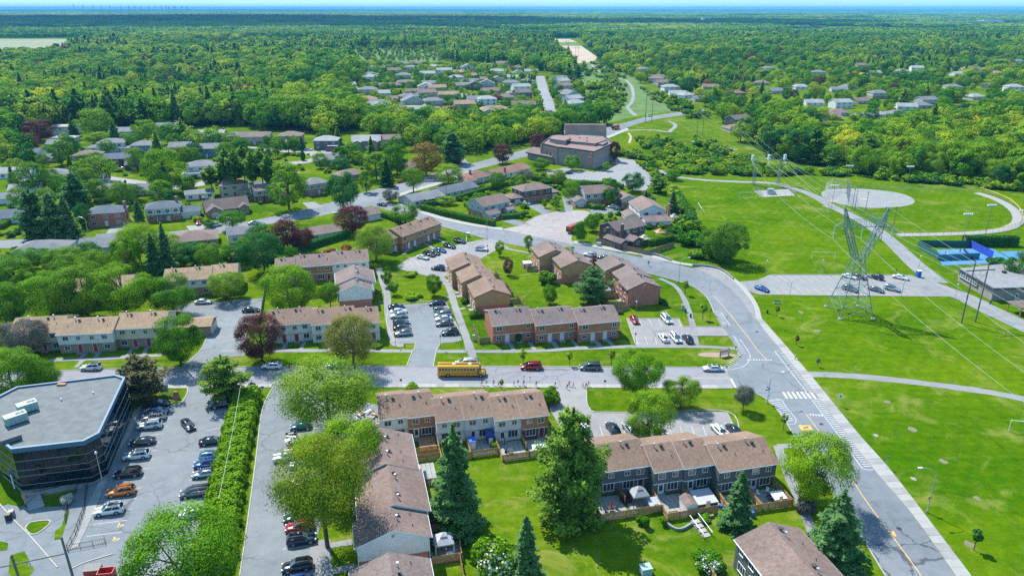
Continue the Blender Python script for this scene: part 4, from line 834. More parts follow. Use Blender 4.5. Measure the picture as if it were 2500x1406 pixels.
R14=row('townhouse_row','dark grey town house row with brown roofs and fenced patios at the lower right',TH,[(38.0,49.1,101.3,111.4,0,[('garden',0,0,Gy,Gy),('garden2',0,0,Gy,Gy)]),(49.1,54.6,99.1,109.2,0,[('garden',0,0,Gy,Gy)]),(54.6,60.1,98.8,108.9,.12,[('garden',0,0,Gy,Gy)]),(60.1,71.2,96.6,106.8,0,[('garden2',0,0,Gy,Gy),('garden',0,0,Gy,Gy)])])
R15=row('townhouse_row','brown roofed grey town house block cut by the bottom right edge',tY,[(61.0,80.0,-64.4,-54.0,0,[('garden','garden',0,Gy,Gy),('garden2','garden2',0,Gy,Gy),('garden','garden2',0,Gy,Gy)])])
R16=row('townhouse_row','tan town house roof showing between the big maples on the left',TH,[(-82,-60,218,228,0,[('front',0,0,C_s,TB),('front2',0,0,W_,TB),('front',0,0,C_s,TB)])],roof='roof_tan')
def on_row(r,u,v,z,th):return r.matrix_world.inverted()@U(u,v,z,th)
bpy.context.view_layer.update()
for r_,a,b,m_ in((R12,91.5,-3.7,'aluminium'),(R10,182.3,-82.6,'aluminium')):
 p=on_row(r_,a,b,6.35,tY);mb=MB();mb.tube((0,0,0),(-.06,0,0),.33,n=16);mb.tube((-.05,0,0),(-.09,0,0),.22,n=16,mi=1);mb.build('gable_vent',[m_,'grey_plastic'],r_,loc=p)
for b in(-9.05,1.65):
 p=on_row(R12,91.5,b,0,tY);mb=MB();mb.box(-.1,-.02,-.05,.05,0,5.0);mb.build('downpipe','trim_white',R12,loc=p)
# --- detached houses
def house(label,q,w,d,ang,st=2,roof='gable',rm='roof_grey',up='white_siding',low='red_brick',axis='x',wings=(),ch=None,nw=3,name='house',fr='trim_white',far=False,group='detached houses',ze=None,pitch=0.42,timber=False,garage=0,pool=None,cat='house',pixel=True,porch=False,sidewin=True):
 """q: photograph position of the middle of the wall towards the camera; wings (x0,x1,y0,y1,height,roof,garage doors) in metres from it"""
 p=G(*q) if pixel else Vector((q[0],q[1],0));root=empty(name,p,R(ang),label,cat,group)
 ze=ze or(2.7 if st==1 else 5.3);BLOCK.append(((p+Matrix.Rotation(R(ang),3,'Z')@Vector((0,d/2,0))),max(w,d)/2+1.6))
 x0,x1,y0,y1=-w/2,w/2,0.0,d
 def cover(x0,x1,y0,y1,ze,kind,rm,top,axis='x'):
  if kind=='gable':
   if axis=='x':
    zr=ze+(y1-y0)/2*pitch;gable_roof(x0,x1,y0,y1,ze,zr,.4,.35).build('roof',[rm,'trim_white'],root);gable_wall(x0,x1,y0,y1,top,ze-.02,zr-.02).build('upper_wall',up,root)
   else:
    zr=ze+(x1-x0)/2*pitch;g=gable_roof(y0,y1,-x1,-x0,ze,zr,.4,.35);g.v=[(-v[1],v[0],v[2]) for v in g.v];g.build('roof',[rm,'trim_white'],root)
    g=gable_wall(y0,y1,-x1,-x0,top,ze-.02,zr-.02);g.v=[(-v[1],v[0],v[2]) for v in g.v];g.build('upper_wall',up,root)
   return zr
  if kind=='hip':zr=ze+min(x1-x0,y1-y0)/2*pitch;hip_roof(x0,x1,y0,y1,ze,zr).build('roof',[rm,'trim_white'],root)
  else:zr=ze+.3;flat_roof(x0,x1,y0,y1,ze).build('roof',[rm,'trim_white'],root)
  MB().box(x0,x1,y0,y1,top,ze+.02).build('upper_wall',up,root);return zr
 top=FL if st==2 else 0.45
 zr=cover(x0,x1,y0,y1,ze,roof,rm,top,axis)
 MB().box(x0+.015,x1-.015,y0+.015,y1-.015,0,top+.01).build('lower_wall',low,root)
 glass=['window_glass','window_glass','window_pale']
 for lev in range(st):
  z=.85 if lev==0 else 3.5
  if st==1:z=.95
  for k in range(nw):
   x=x0+w*(k+.5)/nw
   if lev==0 and k==nw//2 and not far:door(root,x,y0+.01,.1,0,random.choice(['door_white','door_red','door_white']));continue
   if lev==0 and garage and k<garage:continue
   window(root,x,y0+(.012 if lev==0 else 0),z,min(1.5,w/nw*.62),1.15,0,2,fr,random.choice(glass))
  if sidewin and not far:
   for y in(d*.3,d*.7):
    window(root,x1,y,z+.1,.9,1.0,math.pi/2,2,fr);window(root,x0,y,z+.1,.9,1.0,-math.pi/2,2,fr)
 if timber:
  mb=MB();z0_,z1_=FL+.02,ze-.05
  for k in range(9):x=x0+w*k/8;mb.box(x-.07,x+.07,-.05,0,z0_,z1_)
  mb.box(x0,x1,-.05,0,z0_-.05,z0_+.1);mb.box(x0,x1,-.05,0,(z0_+z1_)/2-.06,(z0_+z1_)/2+.06);mb.build('timber_frame','trim_brown',root)
 if garage:
  for k in range(garage):door(root,x0+1.7+k*2.9,y0+.012,0,0,'garage_door',2.4,2.1,name='garage_door')
 if porch:MB().box(-2.5,2.5,-1.6,0,2.5,2.7).build('porch_roof',rm,root);[MB().box(x-.08,x+.08,-1.5,-1.34,0,2.5).build('porch_post','trim_white',root) for x in(-2.3,2.3)]
 if ch:
  cx_,cy_=ch;mb=MB();mb.box(cx_-.45,cx_+.45,cy_-.4,cy_+.4,0 if abs(cx_)>w/2-.5 else ze-.5,zr+1.1);mb.box(cx_-.52,cx_+.52,cy_-.47,cy_+.47,zr+1.0,zr+1.2,1);mb.build('chimney',['dark_brick' if low!='red_brick' else 'red_brick','concrete_old'],root)
 for(a0,a1,b0,b1,h,kind,gd) in wings:
  cover(a0,a1,b0,b1,h,kind,rm,h*.4,'x' if(a1-a0)>(b1-b0) or kind!='gable' else 'y');MB().box(a0+.015,a1-.015,b0+.015,b1-.015,0,h*.4+.01).build('lower_wall',low,root)
  for k in range(gd):door(root,a0+(a1-a0)*(k+.5)/gd,b0-.005,0,0,'garage_door',min(2.5,(a1-a0)/gd-.5),2.1,name='garage_door')
  if not gd:window(root,(a0+a1)/2,b0,.9,1.3,1.1,0,2,fr)
 return root
house('two-storey red brick house with grey hip roof and sunken garage behind the spruces',(262,553),13,9.5,16,2,'hip','roof_bluegrey','red_brick','red_brick',ch=(6.4,5),nw=3)
house('half-timbered house with blue-grey hip roof and black beams beside two garages',(402,540),12.5,9,20,2,'hip','roof_bluegrey','white_siding','red_brick',timber=True,nw=4,wings=[(6.3,13.5,1,8,2.9,'gable',2)],ch=(5,6),porch=True)
house('long orange brick bungalow with brown gable roof and twin front gables',(558,524),17,10,28,1,'gable','roof_darkbrown','orange_brick','orange_brick',nw=4,pitch=.62,wings=[(-8.2,-2.5,-3,3,2.9,'gable',1),(4.5,8.3,-1.5,3,2.9,'gable',0)],ch=(-8.3,6))
house('half-timbered cream house with brown roof beside the tall pines',(655,492),10,8.5,35,2,'gable','roof_brown','beige_siding','dark_brick',timber=True,ch=(-4.8,5),wings=[(4.8,8.5,-1,5,2.6,'gable',0)])
house('half-timbered house with grey hip roof left of the tall elm',(780,476),10,9,42,2,'hip','roof_grey','beige_siding','red_brick',timber=True,nw=3)
house('brown hip roofed bungalow half hidden behind the green maple',(868,440),14,10,47,1,'hip','roof_brown','tan_brick','tan_brick',nw=4)
house('beige two-storey house with glazed sunroom by the tall pines',(575,480),12,9,25,2,'hip','roof_tan','beige_siding','beige_siding',wings=[(2,8.5,-3.5,.2,2.6,'hip',0)],nw=3)
house('low flat house with grey carport roof left of the beige house',(490,488),12,9,25,1,'gable','roof_grey','white_siding','tan_brick',nw=3,pitch=.2)
house('grey gabled roof of the bungalow left of the garden trees',(95,632),16,11,8,1,'hip','roof_grey','white_siding','tan_brick',nw=3)
house('grey roofed house with two dark roof vents below the boulevard',(250,622),15,10,12,1,'gable','roof_grey','pale_grey_siding','pale_grey_siding',nw=3,wings=[(-4,2,9,14,3.2,'gable',0)])
house('brown hip roofed bungalow between the spruces and the road',(478,606),15,11,20,1,'hip','roof_brown','tan_brick','tan_brick',nw=3)
house('white gable house with slate roof near the round dark maple',(592,592),9.5,8,22,1,'gable','roof_grey','white_siding','white_siding',nw=2,ze=3.2)
house('long brown roofed white bungalow between the two crimson maples',(775,590),19,9,33,1,'gable','roof_brown','white_siding','white_siding',nw=5,ch=(-6,7),pitch=.36)
house('brown roofed end of the white bungalow right of the crimson maple',(905,540),9,8,36,1,'gable','roof_brown','white_siding','white_siding',nw=2)
house('grey roofed bungalow with white open porch at the junction',(1048,499),17,11,42,1,'gable','roof_grey','pale_grey_siding','pale_grey_siding',nw=4,pitch=.3,porch=True)
house('slate roofed bungalow with grey walls behind the porch bungalow',(1128,478),20,11,45,1,'gable','roof_bluegrey','pale_grey_siding','tan_brick',nw=5,pitch=.3)
house('brown hip roofed bungalow with a brick chimney beside the boulevard',(1180,446),14,11,48,1,'hip','roof_red','pale_grey_siding','red_brick',nw=3,ch=(-4,5),wings=[(-13,-6.5,-2,5,2.6,'hip',0)])
house('long white bungalow with red-brown roof and two chimneys before the church',(1255,432),26,11,50,1,'gable','roof_red','white_siding','red_brick',nw=6,ch=(-6,1),pitch=.34)
house('white upper floored semi with brown roof and clipped hedge in front',(1212,528),14,10,40,2,'gable','roof_brown','pale_grey_siding','red_brick',nw=4,wings=[(-7.2,-1.5,-4,.2,2.7,'gable',0),(3.5,7.2,-3,.2,2.7,'gable',0),(7,11,1,8,2.7,'gable',1)],group='semis round the cul-de-sac',pitch=.45)
house('dark brick semi with hip roof and white window surrounds on the cul-de-sac',(1312,492),15,9.5,30,2,'hip','roof_brown','dark_brick','red_brick',nw=4,wings=[(-13,-7.4,0,7,2.8,'hip',1),(7.4,12,1,7,2.8,'hip',1)],group='semis round the cul-de-sac')
house('white shuttered semi with brown roof behind the birch and plum tree',(1470,500),16,10,14,2,'gable','roof_brown','pale_grey_siding','red_brick',nw=5,wings=[(-13,-7.8,-2,5,2.8,'gable',1),(7.8,14,-3,4,2.8,'gable',0)],group='semis round the cul-de-sac',pitch=.45)
house('white gabled semi with tall white side wall beside the park hedge',(1592,546),10.5,15,8,2,'gable','roof_brown','white_siding','red_brick','y',nw=2,wings=[(-4.8,5.4,-6,.1,2.7,'gable',0),(-10,-5,2,9,2.7,'gable',1)],ch=(5.4,-3),group='semis round the cul-de-sac')
house('dark brick corner semi with long brown roof inside the board fence',(1540,590),14,9.5,36,2,'gable','roof_darkbrown','dark_brick','dark_brick',nw=4,wings=[(-10.5,-6.8,-5.5,3,2.8,'gable',0),(-5,0,-6,.1,2.6,'gable',0)],ch=(-7.2,-2.5),group='semis round the cul-de-sac')
UL=[('blue-grey roofed brick house with gable wing at the far left',(62,398),15,9,8,2,'gable','roof_bluegrey','white_siding','red_brick',[(7,16,-2,6,2.8,'gable',0)]),('small red brick house with grey roof by the blue spruce',(138,374),10,9,10,2,'gable','roof_grey','red_brick','red_brick',[]),('white two-storey house with grey hip roof and brick chimney',(272,372),15,10,12,2,'hip','roof_grey','white_siding','white_siding',[(-13,-7,1,8,2.7,'hip',0),(6,13,-3,4,2.7,'flat',0)]),('pale blue house with long grey hip roof',(355,378),15,9.5,12,2,'hip','roof_grey','blue_siding','blue_siding',[(-7,-1,-3,.1,2.7,'hip',0)]),('brown brick house with grey gable roof between the blue houses',(440,382),12,10,10,2,'gable','roof_grey','tan_brick','tan_brick',[(-9,-5.8,0,6,2.7,'hip',1)]),('dark blue house with grey roof and glazed porch',(506,386),13,10,8,2,'gable','roof_grey','blue_siding','blue_siding',[(-9,-6,-1,6,2.7,'flat',0)]),('dark brick house with slate gables and low front wing',(288,412),13,10,14,2,'gable','roof_bluegrey','dark_brick','dark_brick',[(5,13.5,-6,2,2.9,'gable',1)]),('white flat roofed house beside the turquoise pool',(492,432),13,10,18,2,'hip','roof_grey','white_siding','tan_brick',[(-8,4,-4,.1,2.6,'flat',0)]),('large new pale house with two steep gables and metal roof',(515,352),16,12,6,2,'gable','standing_seam','beige_siding','beige_siding',[(-7,-2,-3,4,5.6,'gable',0),(3,8,-3,4,5.6,'gable',1)]),('cream half-timbered house with brown roof above the crescent',(622,355),19,10,6,2,'gable','roof_brown','beige_siding','tan_brick',[(5,9.5,-2,3,5.3,'gable',0)]),('brown hip roofed house with double garage above the crescent',(708,354),14,11,4,2,'hip','roof_brown','tan_brick','tan_brick',[(-3,6.5,-4,.1,2.8,'gable',2)]),('grey brick house with shallow pale roof beside the red car',(796,366),14,11,4,2,'hip','roof_pale','grey_siding','grey_siding',[(2,7,-3,.1,2.6,'flat',0)]),('stone house with white metal roof and pointed gables',(895,366),17,12,8,2,'gable','roof_pale','tan_brick','tan_brick',[(-7.5,-3,-3,4,5,'gable',0),(2,7,-3,5,5,'gable',0)]),('brown roofed house right of the white metal roof',(955,362),12,10,10,2,'gable','roof_brown','beige_siding','tan_brick',[]),('grey roofed bungalow with twin gables inside the crescent',(808,402),17,11,20,1,'gable','roof_grey','tan_brick','tan_brick',[(-7,-2,-3,4,2.9,'gable',0),(3,8,-2,5,2.9,'gable',0)]),('white bungalow with grey gable and brick chimney by the pale maple',(235,452),13,10,30,1,'gable','roof_grey','white_siding','white_siding',[]),('grey hip roofed bungalow beside the pine at the left',(128,442),14,11,18,1,'hip','roof_grey','white_siding','tan_brick',[]),('white low house with two dark windows near the left edge',(36,436),15,10,14,1,'gable','roof_pale','white_siding','white_siding',[]),('grey roofed bungalow with blue fascia hidden behind the dark pines',(22,548),13,10,16,1,'gable','roof_bluegrey','white_siding','tan_brick',[]),('flat roofed house with blue roof at the left edge',(20,500),16,11,12,1,'flat','roof_bluegrey','white_siding','tan_brick',[]),('tan house with sloping pale roof at the left edge',(60,478),13,9,15,1,'gable','roof_pale','beige_siding','tan_brick',[]),('grey roof peeping out above the round hedge trees',(272,478),13,9,15,1,'hip','roof_grey','beige_siding','tan_brick',[]),('grey roofed house between the yellow-green maple and the round maple',(355,478),14,9,18,1,'gable','roof_grey','white_siding','tan_brick',[]),('brown brick house with hip roof below the small blue house',(210,392),14,10,10,1,'hip','roof_brown','beige_siding','tan_brick',[]),('white flat roofed house under the wood at the left',(150,330),18,10,4,2,'flat','roof_pale','white_siding','white_siding',[]),('white low wing of the flat roofed house at the left',(155,348),14,8,4,1,'flat','roof_pale','white_siding','white_siding',[]),('cream and timber house with grey roof under the wood',(302,342),17,10,5,2,'gable','roof_grey','beige_siding','tan_brick',[]),('brown house with grey gable in front of the wood',(405,330),13,10,5,2,'gable','roof_grey','tan_brick','tan_brick',[]),('white and tan house with grey roof in front of the tall wood',(580,342),10,8,6,1,'gable','roof_grey','beige_siding','tan_brick',[]),('brown roofed bungalow under the great copper tree',(1020,420),14,10,45,1,'hip','roof_brown','tan_brick','tan_brick',[]),('grey roofed house left of the tall light maple',(640,470),9,8,25,1,'gable','roof_grey','white_siding','white_siding',[]),('white walled house with grey hip roof by the boulevard hedge',(700,440),13,10,30,1,'hip','roof_pale','white_siding','white_siding',[]),]
for t in UL:house(t[0],t[1],t[2],t[3],t[4],t[5],t[6],t[7],t[8],t[9],wings=t[10],group='houses of the upper left streets',nw=3,sidewin=False,ch=(t[2]/2-1,t[3]*.6) if random.random()<.35 else None)
FAR=[(985,195,14,5,'g',2),(1010,262,15,20,'g',2),(1045,240,15,25,'b',2),(1062,262,14,20,'g',2),(1085,278,13,15,'t',1),(1136,270,14,12,'t',2),(1210,276,19,10,'t',1),(1280,240,13,20,'n',2),(1280,272,16,6,'n',2),(1275,290,14,5,'g',2),(1330,292,16,5,'g',1),(1195,298,15,8,'b',2),(905,200,15,10,'w',2),(935,235,12,15,'w',1),(962,182,14,5,'n',2),(1003,175,15,5,'g',2),(1040,225,14,5,'w',2),(1048,210,14,5,'g',1),(990,208,18,5,'b',1),(1085,182,16,8,'w',2),(1122,182,15,8,'t',1),(1115,195,14,8,'w',1),(1150,205,15,10,'g',1),(1168,190,14,10,'t',1),(1180,200,14,12,'b',1),(1215,185,13,12,'w',2),(1215,202,15,8,'b',1),(1250,215,14,8,'g',2),(1250,195,15,6,'w',1),(1275,225,15,15,'w',2),(1262,235,14,15,'g',1),(1160,220,13,10,'n',2),(1130,215,14,10,'g',1),(1060,168,15,5,'w',1),(1020,160,16,5,'n',1),(940,172,14,5,'g',1),(860,178,14,5,'w',1),(1125,245,14,10,'w',1),(1165,250,14,10,'g',1),(1235,245,13,10,'b',1),(1190,165,15,5,'g',1),(1265,185,14,5,'g',1),(1290,205,13,10,'g',1),(1380,210,13,40,'w',2),(1385,222,13,40,'b',2),(1392,232,13,40,'r',1),(1400,245,13,40,'g',2),(1408,256,14,40,'w',2),(1412,268,15,40,'w',2),(1375,198,13,40,'g',1),(935,216,15,5,'b',1),(905,188,14,8,'g',1),(968,250,13,10,'b',1),(925,260,13,10,'g',1),(880,290,13,8,'g',1)]
LOOK={'g':('roof_grey','pale_grey_siding','tan_brick','grey roofed'),'b':('roof_brown','beige_siding','tan_brick','brown roofed'),'t':('roof_tan','tan_brick','tan_brick','tan roofed'),'n':('roof_darkbrown','grey_siding','dark_brick','dark walled'),'w':('roof_pale','white_siding','white_siding','white walled'),'r':('roof_red','red_brick','red_brick','red roofed')}
for k in range(60):
 x,y=random.uniform(890,1300),random.uniform(160,292)
 if all((x-f[0])**2+(y-f[1])**2*4>620 for f in FAR):FAR.append((x,y,random.uniform(12,16),random.uniform(0,25),'gbtnwgw'[k%7],1+k%2))
for i,(x,y,w,a,k,s) in enumerate(FAR):
 L=LOOK[k];o=house(None,(x,y),w*1.22,11.5,a,s,'gable' if i%3 else 'hip',L[0],L[1],L[2],far=True,nw=3,name='house',axis='y' if i%5==1 else 'x')
 pend('houses of the far subdivision',o,'%s of the far subdivision houses, a '+L[3]+' one among small trees') if False else pend('far subdivision, '+L[3],o,L[3]+' house in the far subdivision, %s such')
RT=[(1600,200,'b',2),(1622,210,'b',2),(1640,222,'w',2),(1655,232,'w',1),(1685,236,'w',1),(1715,245,'g',1),(1800,238,'r',2),(1735,215,'b',1),(1575,175,'g',2),(1610,190,'b',1),(1960,215,'w',1),(2050,222,'g',1),(2080,215,'g',1),(2105,165,'b',2),(2150,238,'g',2),(2240,172,'w',2),(2210,175,'w',1),(2270,255,'g',2),(2255,262,'g',1),(2215,265,'w',1),(2150,285,'w',1),(2060,262,'w',2),(2050,280,'b',1),(2025,290,'b',1),(2200,282,'g',1),(2345,182,'w',1),(2370,168,'b',1),(2400,172,'b',1),(2440,180,'t',1),(2485,155,'g',2),(2480,222,'w',2),(2430,212,'b',1),(2390,240,'w',1),(2140,180,'w',1),(2000,178,'g',1),(1900,225,'g',1),(1880,168,'g',1),(2310,160,'w',1),(2330,215,'g',1),(1815,305,'n',2),(1808,320,'b',1),(1990,255,'w',1),(1860,205,'b',1),(2110,250,'b',1)]
for i,(x,y,k,s) in enumerate(RT):
 L=LOOK[k];o=house(None,(x,y+4),16,11,(i*37)%50-15,s,'gable' if i%2 else 'hip',L[0],L[1],L[2],far=True,nw=3)
 pend('right hand woods, '+L[3],o,L[3]+' house right of the corridor, %s such')
for i,(x,y,k) in enumerate(((520,190,'w'),(590,195,'g'),(700,188,'w'),(640,170,'g'),(620,232,'w'),(730,245,'g'),(760,215,'w'),(680,215,'g'),(480,225,'w'))):
 L=LOOK[k];o=house(None,(x,y+5),15,10,i*9%30,1,'gable',L[0],L[1],L[2],far=True,nw=3);pend('left wood, '+L[3],o,L[3]+' house in the left wood, %s such')
# --- glass office block
def office():
 zt=8.9;P=[G(*q,zt) for q in((0,968),(42,947),(285,918),(306,925),(243,1060),(205,1080),(28,1100),(-22,1062),(-60,1000))]
 P=[Vector((p.x,p.y,0)) for p in P];c=sum(P,Vector())/len(P)
 root=empty('office_building',c,0,'two-storey dark glass office building with flat grey roof and chamfered corners','office building')
 L=[(p.x-c.x,p.y-c.y) for p in P];BLOCK.append((c,16))
 def inset(k):return[(x*(1-k/math.hypot(x,y)),y*(1-k/math.hypot(x,y))) for x,y in L]
 MB().prism(inset(.12),0,.75).build('plinth','concrete_old',root);MB().prism(inset(.22),.7,zt-.1,0).build('core_wall','office_glass',root)
 mb=MB();mb.prism(inset(.0),zt-.55,zt,0);mb.build('parapet','trim_blue',root)
 MB().prism(inset(.55),zt,zt+.012).build('roof','membrane',root)
 up=MB();A,B=inset(-.05),inset(.5)
 for i in range(len(A)):
  j=(i+1)%len(A);up.prism([A[i],A[j],B[j],B[i]],zt-.02,zt+.38)
 up.build('roof_edge','trim_blue',root)
 rows=((.75,1.75),(1.85,3.55),(3.65,4.75),(4.85,6.6),(6.7,8.3));n=len(L)
 for i in range(n):
  a=Vector((*L[i],0));b=Vector((*L[(i+1)%n],0));d=b-a;ln=d.length;d.normalize()
  nr=Vector((d.y,-d.x,0));
  if nr.dot((a+b)/2)<0:nr=-nr
  if nr.dot(Vector((-c.x,-c.y,0))-(a+b)/2)<0:continue
  k=max(1,round(ln/1.5));w=ln/k;ang=math.atan2(d.y,d.x)
  for r_,(z0,z1) in enumerate(rows):
   key=('op',round(w,2),z1-z0)
   if key not in MC:MC[key]=MB().box(-w/2+.035,w/2-.035,-.03,.03,0,z1-z0).mesh('glass_panel','office_glass')
   for j in range(k):
    p=a+d*(w*(j+.5))-nr*.03
    o=ob('glass_panel',MC[key],root,(p.x+random.uniform(-.006,.006),p.y,z0),ang+random.uniform(-.012,.012))
  for z in(1.75,3.55,4.75,6.6):
   p=(a+b)/2+nr*.02;MB().cbox((p.x,p.y,z+.05),(ln,.1,.05),ang).build('transom','galvanised',root)
 def rel(q,z=0):g=G(*q,z);return Vector((g.x-c.x,g.y-c.y,z))
 a,b=rel((32,1142),3.6),rel((86,1138),3.6);d=(b-a).normalized();nr=Vector((d.y,-d.x,0));nr=nr if nr.y<0 else-nr
 mb=MB();q=[a-nr*1.6,b-nr*1.6,b+nr*1.3,a+nr*1.3];mb.add([(p.x,p.y,4.7 if k<2 else 3.5) for k,p in enumerate(q)]+[(p.x,p.y,4.4 if k<2 else 3.1) for k,p in enumerate(q)],[(3,2,1,0),(4,5,6,7),(0,1,5,4),(1,2,6,5),(2,3,7,6),(3,0,4,7)]);mb.f=[f[::-1] for f in mb.f];mb.build('awning','awning_blue',root)
 for t in(0,.5,1):p=a.lerp(b,t)+nr*1.1;MB().box(p.x-.1,p.x+.1,p.y-.1,p.y+.1,0,3.2).build('canopy_post','trim_white',root)
 for(q0,q1,q2,h) in(((14,1040),(68,1022),(62,1060),1.5),((45,1010),(93,995),(88,1030),1.5),((2,1085),(52,1068),(60,1080),.8)):
  u=empty('hvac',(0,0,0)) if False else None
  p0,p1=rel(q0,zt),rel(q1,zt);d=p1-p0;ang=math.atan2(d.y,d.x);mid=(p0+p1)/2;m_='hvac_paint' if h>1 else 'membrane'
  h_=MB().cbox((0,0,h/2+.25),(d.length,1.9,h)).cbox((-d.length/2+.3,0,.12),(.2,1.7,.26)).cbox((d.length/2-.3,0,.12),(.2,1.7,.26)).build('air_conditioner' if h>1 else 'roof_hatch',m_,root,loc=(mid.x,mid.y,zt),rz=ang)
  if h>1:
   for x in(d.length*.12,d.length*.34):MB().tube((x,0,h+.25),(x,0,h+.34),.42,n=14,mi=0).tube((x,0,h+.3),(x,0,h+.36),.3,n=10,mi=1).build('fan',['grey_plastic','black_plastic'],h_)
   for k in range(4):MB().box(-.02,.02,-.97,-.95,.4,h+.1).build('panel_seam','grey_plastic',h_,loc=(-d.length/2+d.length*(k+1)/5,0,0))
 g=rel((151,940),zt);MB().cbox((g.x,g.y,zt+.2),(1.6,.8,.3)).build('roof_curb','tactile_brick',root)
 for q in((228,962),(150,978)):g=rel(q,zt);MB().tube((g.x,g.y,zt),(g.x,g.y,zt+.5),.12).build('vent_pipe','aluminium',root)
 return root
office()
tr=sheet('entrance_terrace',px([(38,1165),(80,1160),(200,1150),(225,1140),(205,1190),(95,1210),(62,1235),(50,1200)]),0.5,'concrete_old',zone=False)
MB().prism([(p.x,p.y) for p in px([(38,1165),(80,1160),(200,1150),(225,1140),(205,1190),(95,1210),(62,1235),(50,1200)])],0,.49).build('terrace_base','concrete_old',tr)
sw=sheet('office_walkway',px([(348,990),(335,1020),(318,1060),(285,1110),(258,1180),(220,1260),(185,1335),(165,1342),(200,1262),(235,1190),(262,1120),(300,1050),(330,998)]),0.05,'concrete',zone=False)
MB().prism([(p.x,p.y) for p in px([(258,1180),(225,1262),(190,1335),(160,1345),(205,1250),(235,1190)])],.04,.09).build('ramp','concrete_old',sw)
st_=empty('entrance_steps',G(88,1225),0,'concrete entrance steps with iron handrails before the office','steps')
for k in range(6):
 a=G(62+k*1.5,1215+k*5.5)-G(88,1225);b=G(98+k*2.2,1205+k*5.5)-G(88,1225);d=b-a
 MB().cbox(((a.x+b.x)/2,(a.y+b.y)/2,(.52-k*.085)/2),(d.length,.75,.52-k*.085),math.atan2(d.y,d.x)).build('step','concrete',st_)
def railing(name,pts,label,h=1.0,m='dark_metal',z0=0.0,cat='railing',group='iron railings by the office',sp=1.6,bars_=True):
 P=px(pts);root=empty(name,P[0]+Vector((0,0,z0)),0,label,cat,group)
 rail=MB();bal=MB()
 for i in range(len(P)-1):
  a=P[i]-P[0];b=P[i+1]-P[0];L=(b-a).length;k=max(1,round(L/sp))
  for z in(h,h*.55 if not bars_ else.12):rail.tube(a+Vector((0,0,z)),b+Vector((0,0,z)),.035,n=5)
  for j in range(k+1):p=a.lerp(b,j/k);MB().tube((0,0,0),(0,0,h),.04,n=5).build('post',m,root,loc=p)
  if bars_:
   for j in range(int(L/.3)):p=a.lerp(b,(j+.5)/int(L/.3));bal.tube(p+Vector((0,0,.12)),p+Vector((0,0,h)),.014,n=4,cap=False)
 rail.build('rail',m,root)
 if bars_ and bal.v:bal.build('balusters',m,root,kind='stuff')
 return root
railing('railing',[(215,1185),(205,1250),(185,1305),(165,1343)],'iron railing along the office ramp beside the parking bays',z0=.05)
railing('railing',[(165,1344),(258,1326),(256,1318)],'short iron railing across the foot of the office ramp');railing('railing',[(192,1190),(165,1240),(160,1275)],'iron handrail on the grass side of the office ramp')
railing('railing',[(85,1208),(135,1196),(205,1182)],'iron railing along the front edge of the office terrace',z0=.5)
railing('railing',[(118,1165),(160,1158)],'small iron railing on the terrace beside the dark glass entrance',z0=.5)
gi=sheet('grass_island',px(smooth([(62,1290),(75,1275),(118,1270),(120,1280),(90,1303),(72,1302)],4,True)),.05,'grass',zone=False);kerb(smooth([(62,1290),(75,1275),(118,1270),(120,1280),(90,1303),(72,1302),(62,1290)],2),gi,1)
sheet('grass_island',px([(150,1285),(165,1240),(170,1250),(158,1290),(150,1315),(132,1318),(135,1295)]),.05,'grass',zone=False)
sheet('grass_island',px([(60,1160),(30,1180),(-120,1120),(-120,1280),(20,1230),(52,1238),(48,1205)]),.03,'grass',zone=False)
sheet('grass_island',px([(25,1355),(60,1345),(85,1390),(60,1420),(20,1400)]),.05,'grass',zone=False)
sheet('weedy_patch',px([(-5,1320),(20,1325),(18,1342),(0,1345)]),.05,'grass',zone=False)
kerb([(-5,1226),(40,1275),(75,1310),(110,1350),(140,1385)],LOT['office']);kerb([(175,1388),(210,1372),(276,1352)],LOT['office'])
gs=sheet('sign_lawn',px([(395,950),(456,947),(455,962),(440,982),(400,990),(360,990),(330,980),(330,950)]),.03,'grass',zone=False)
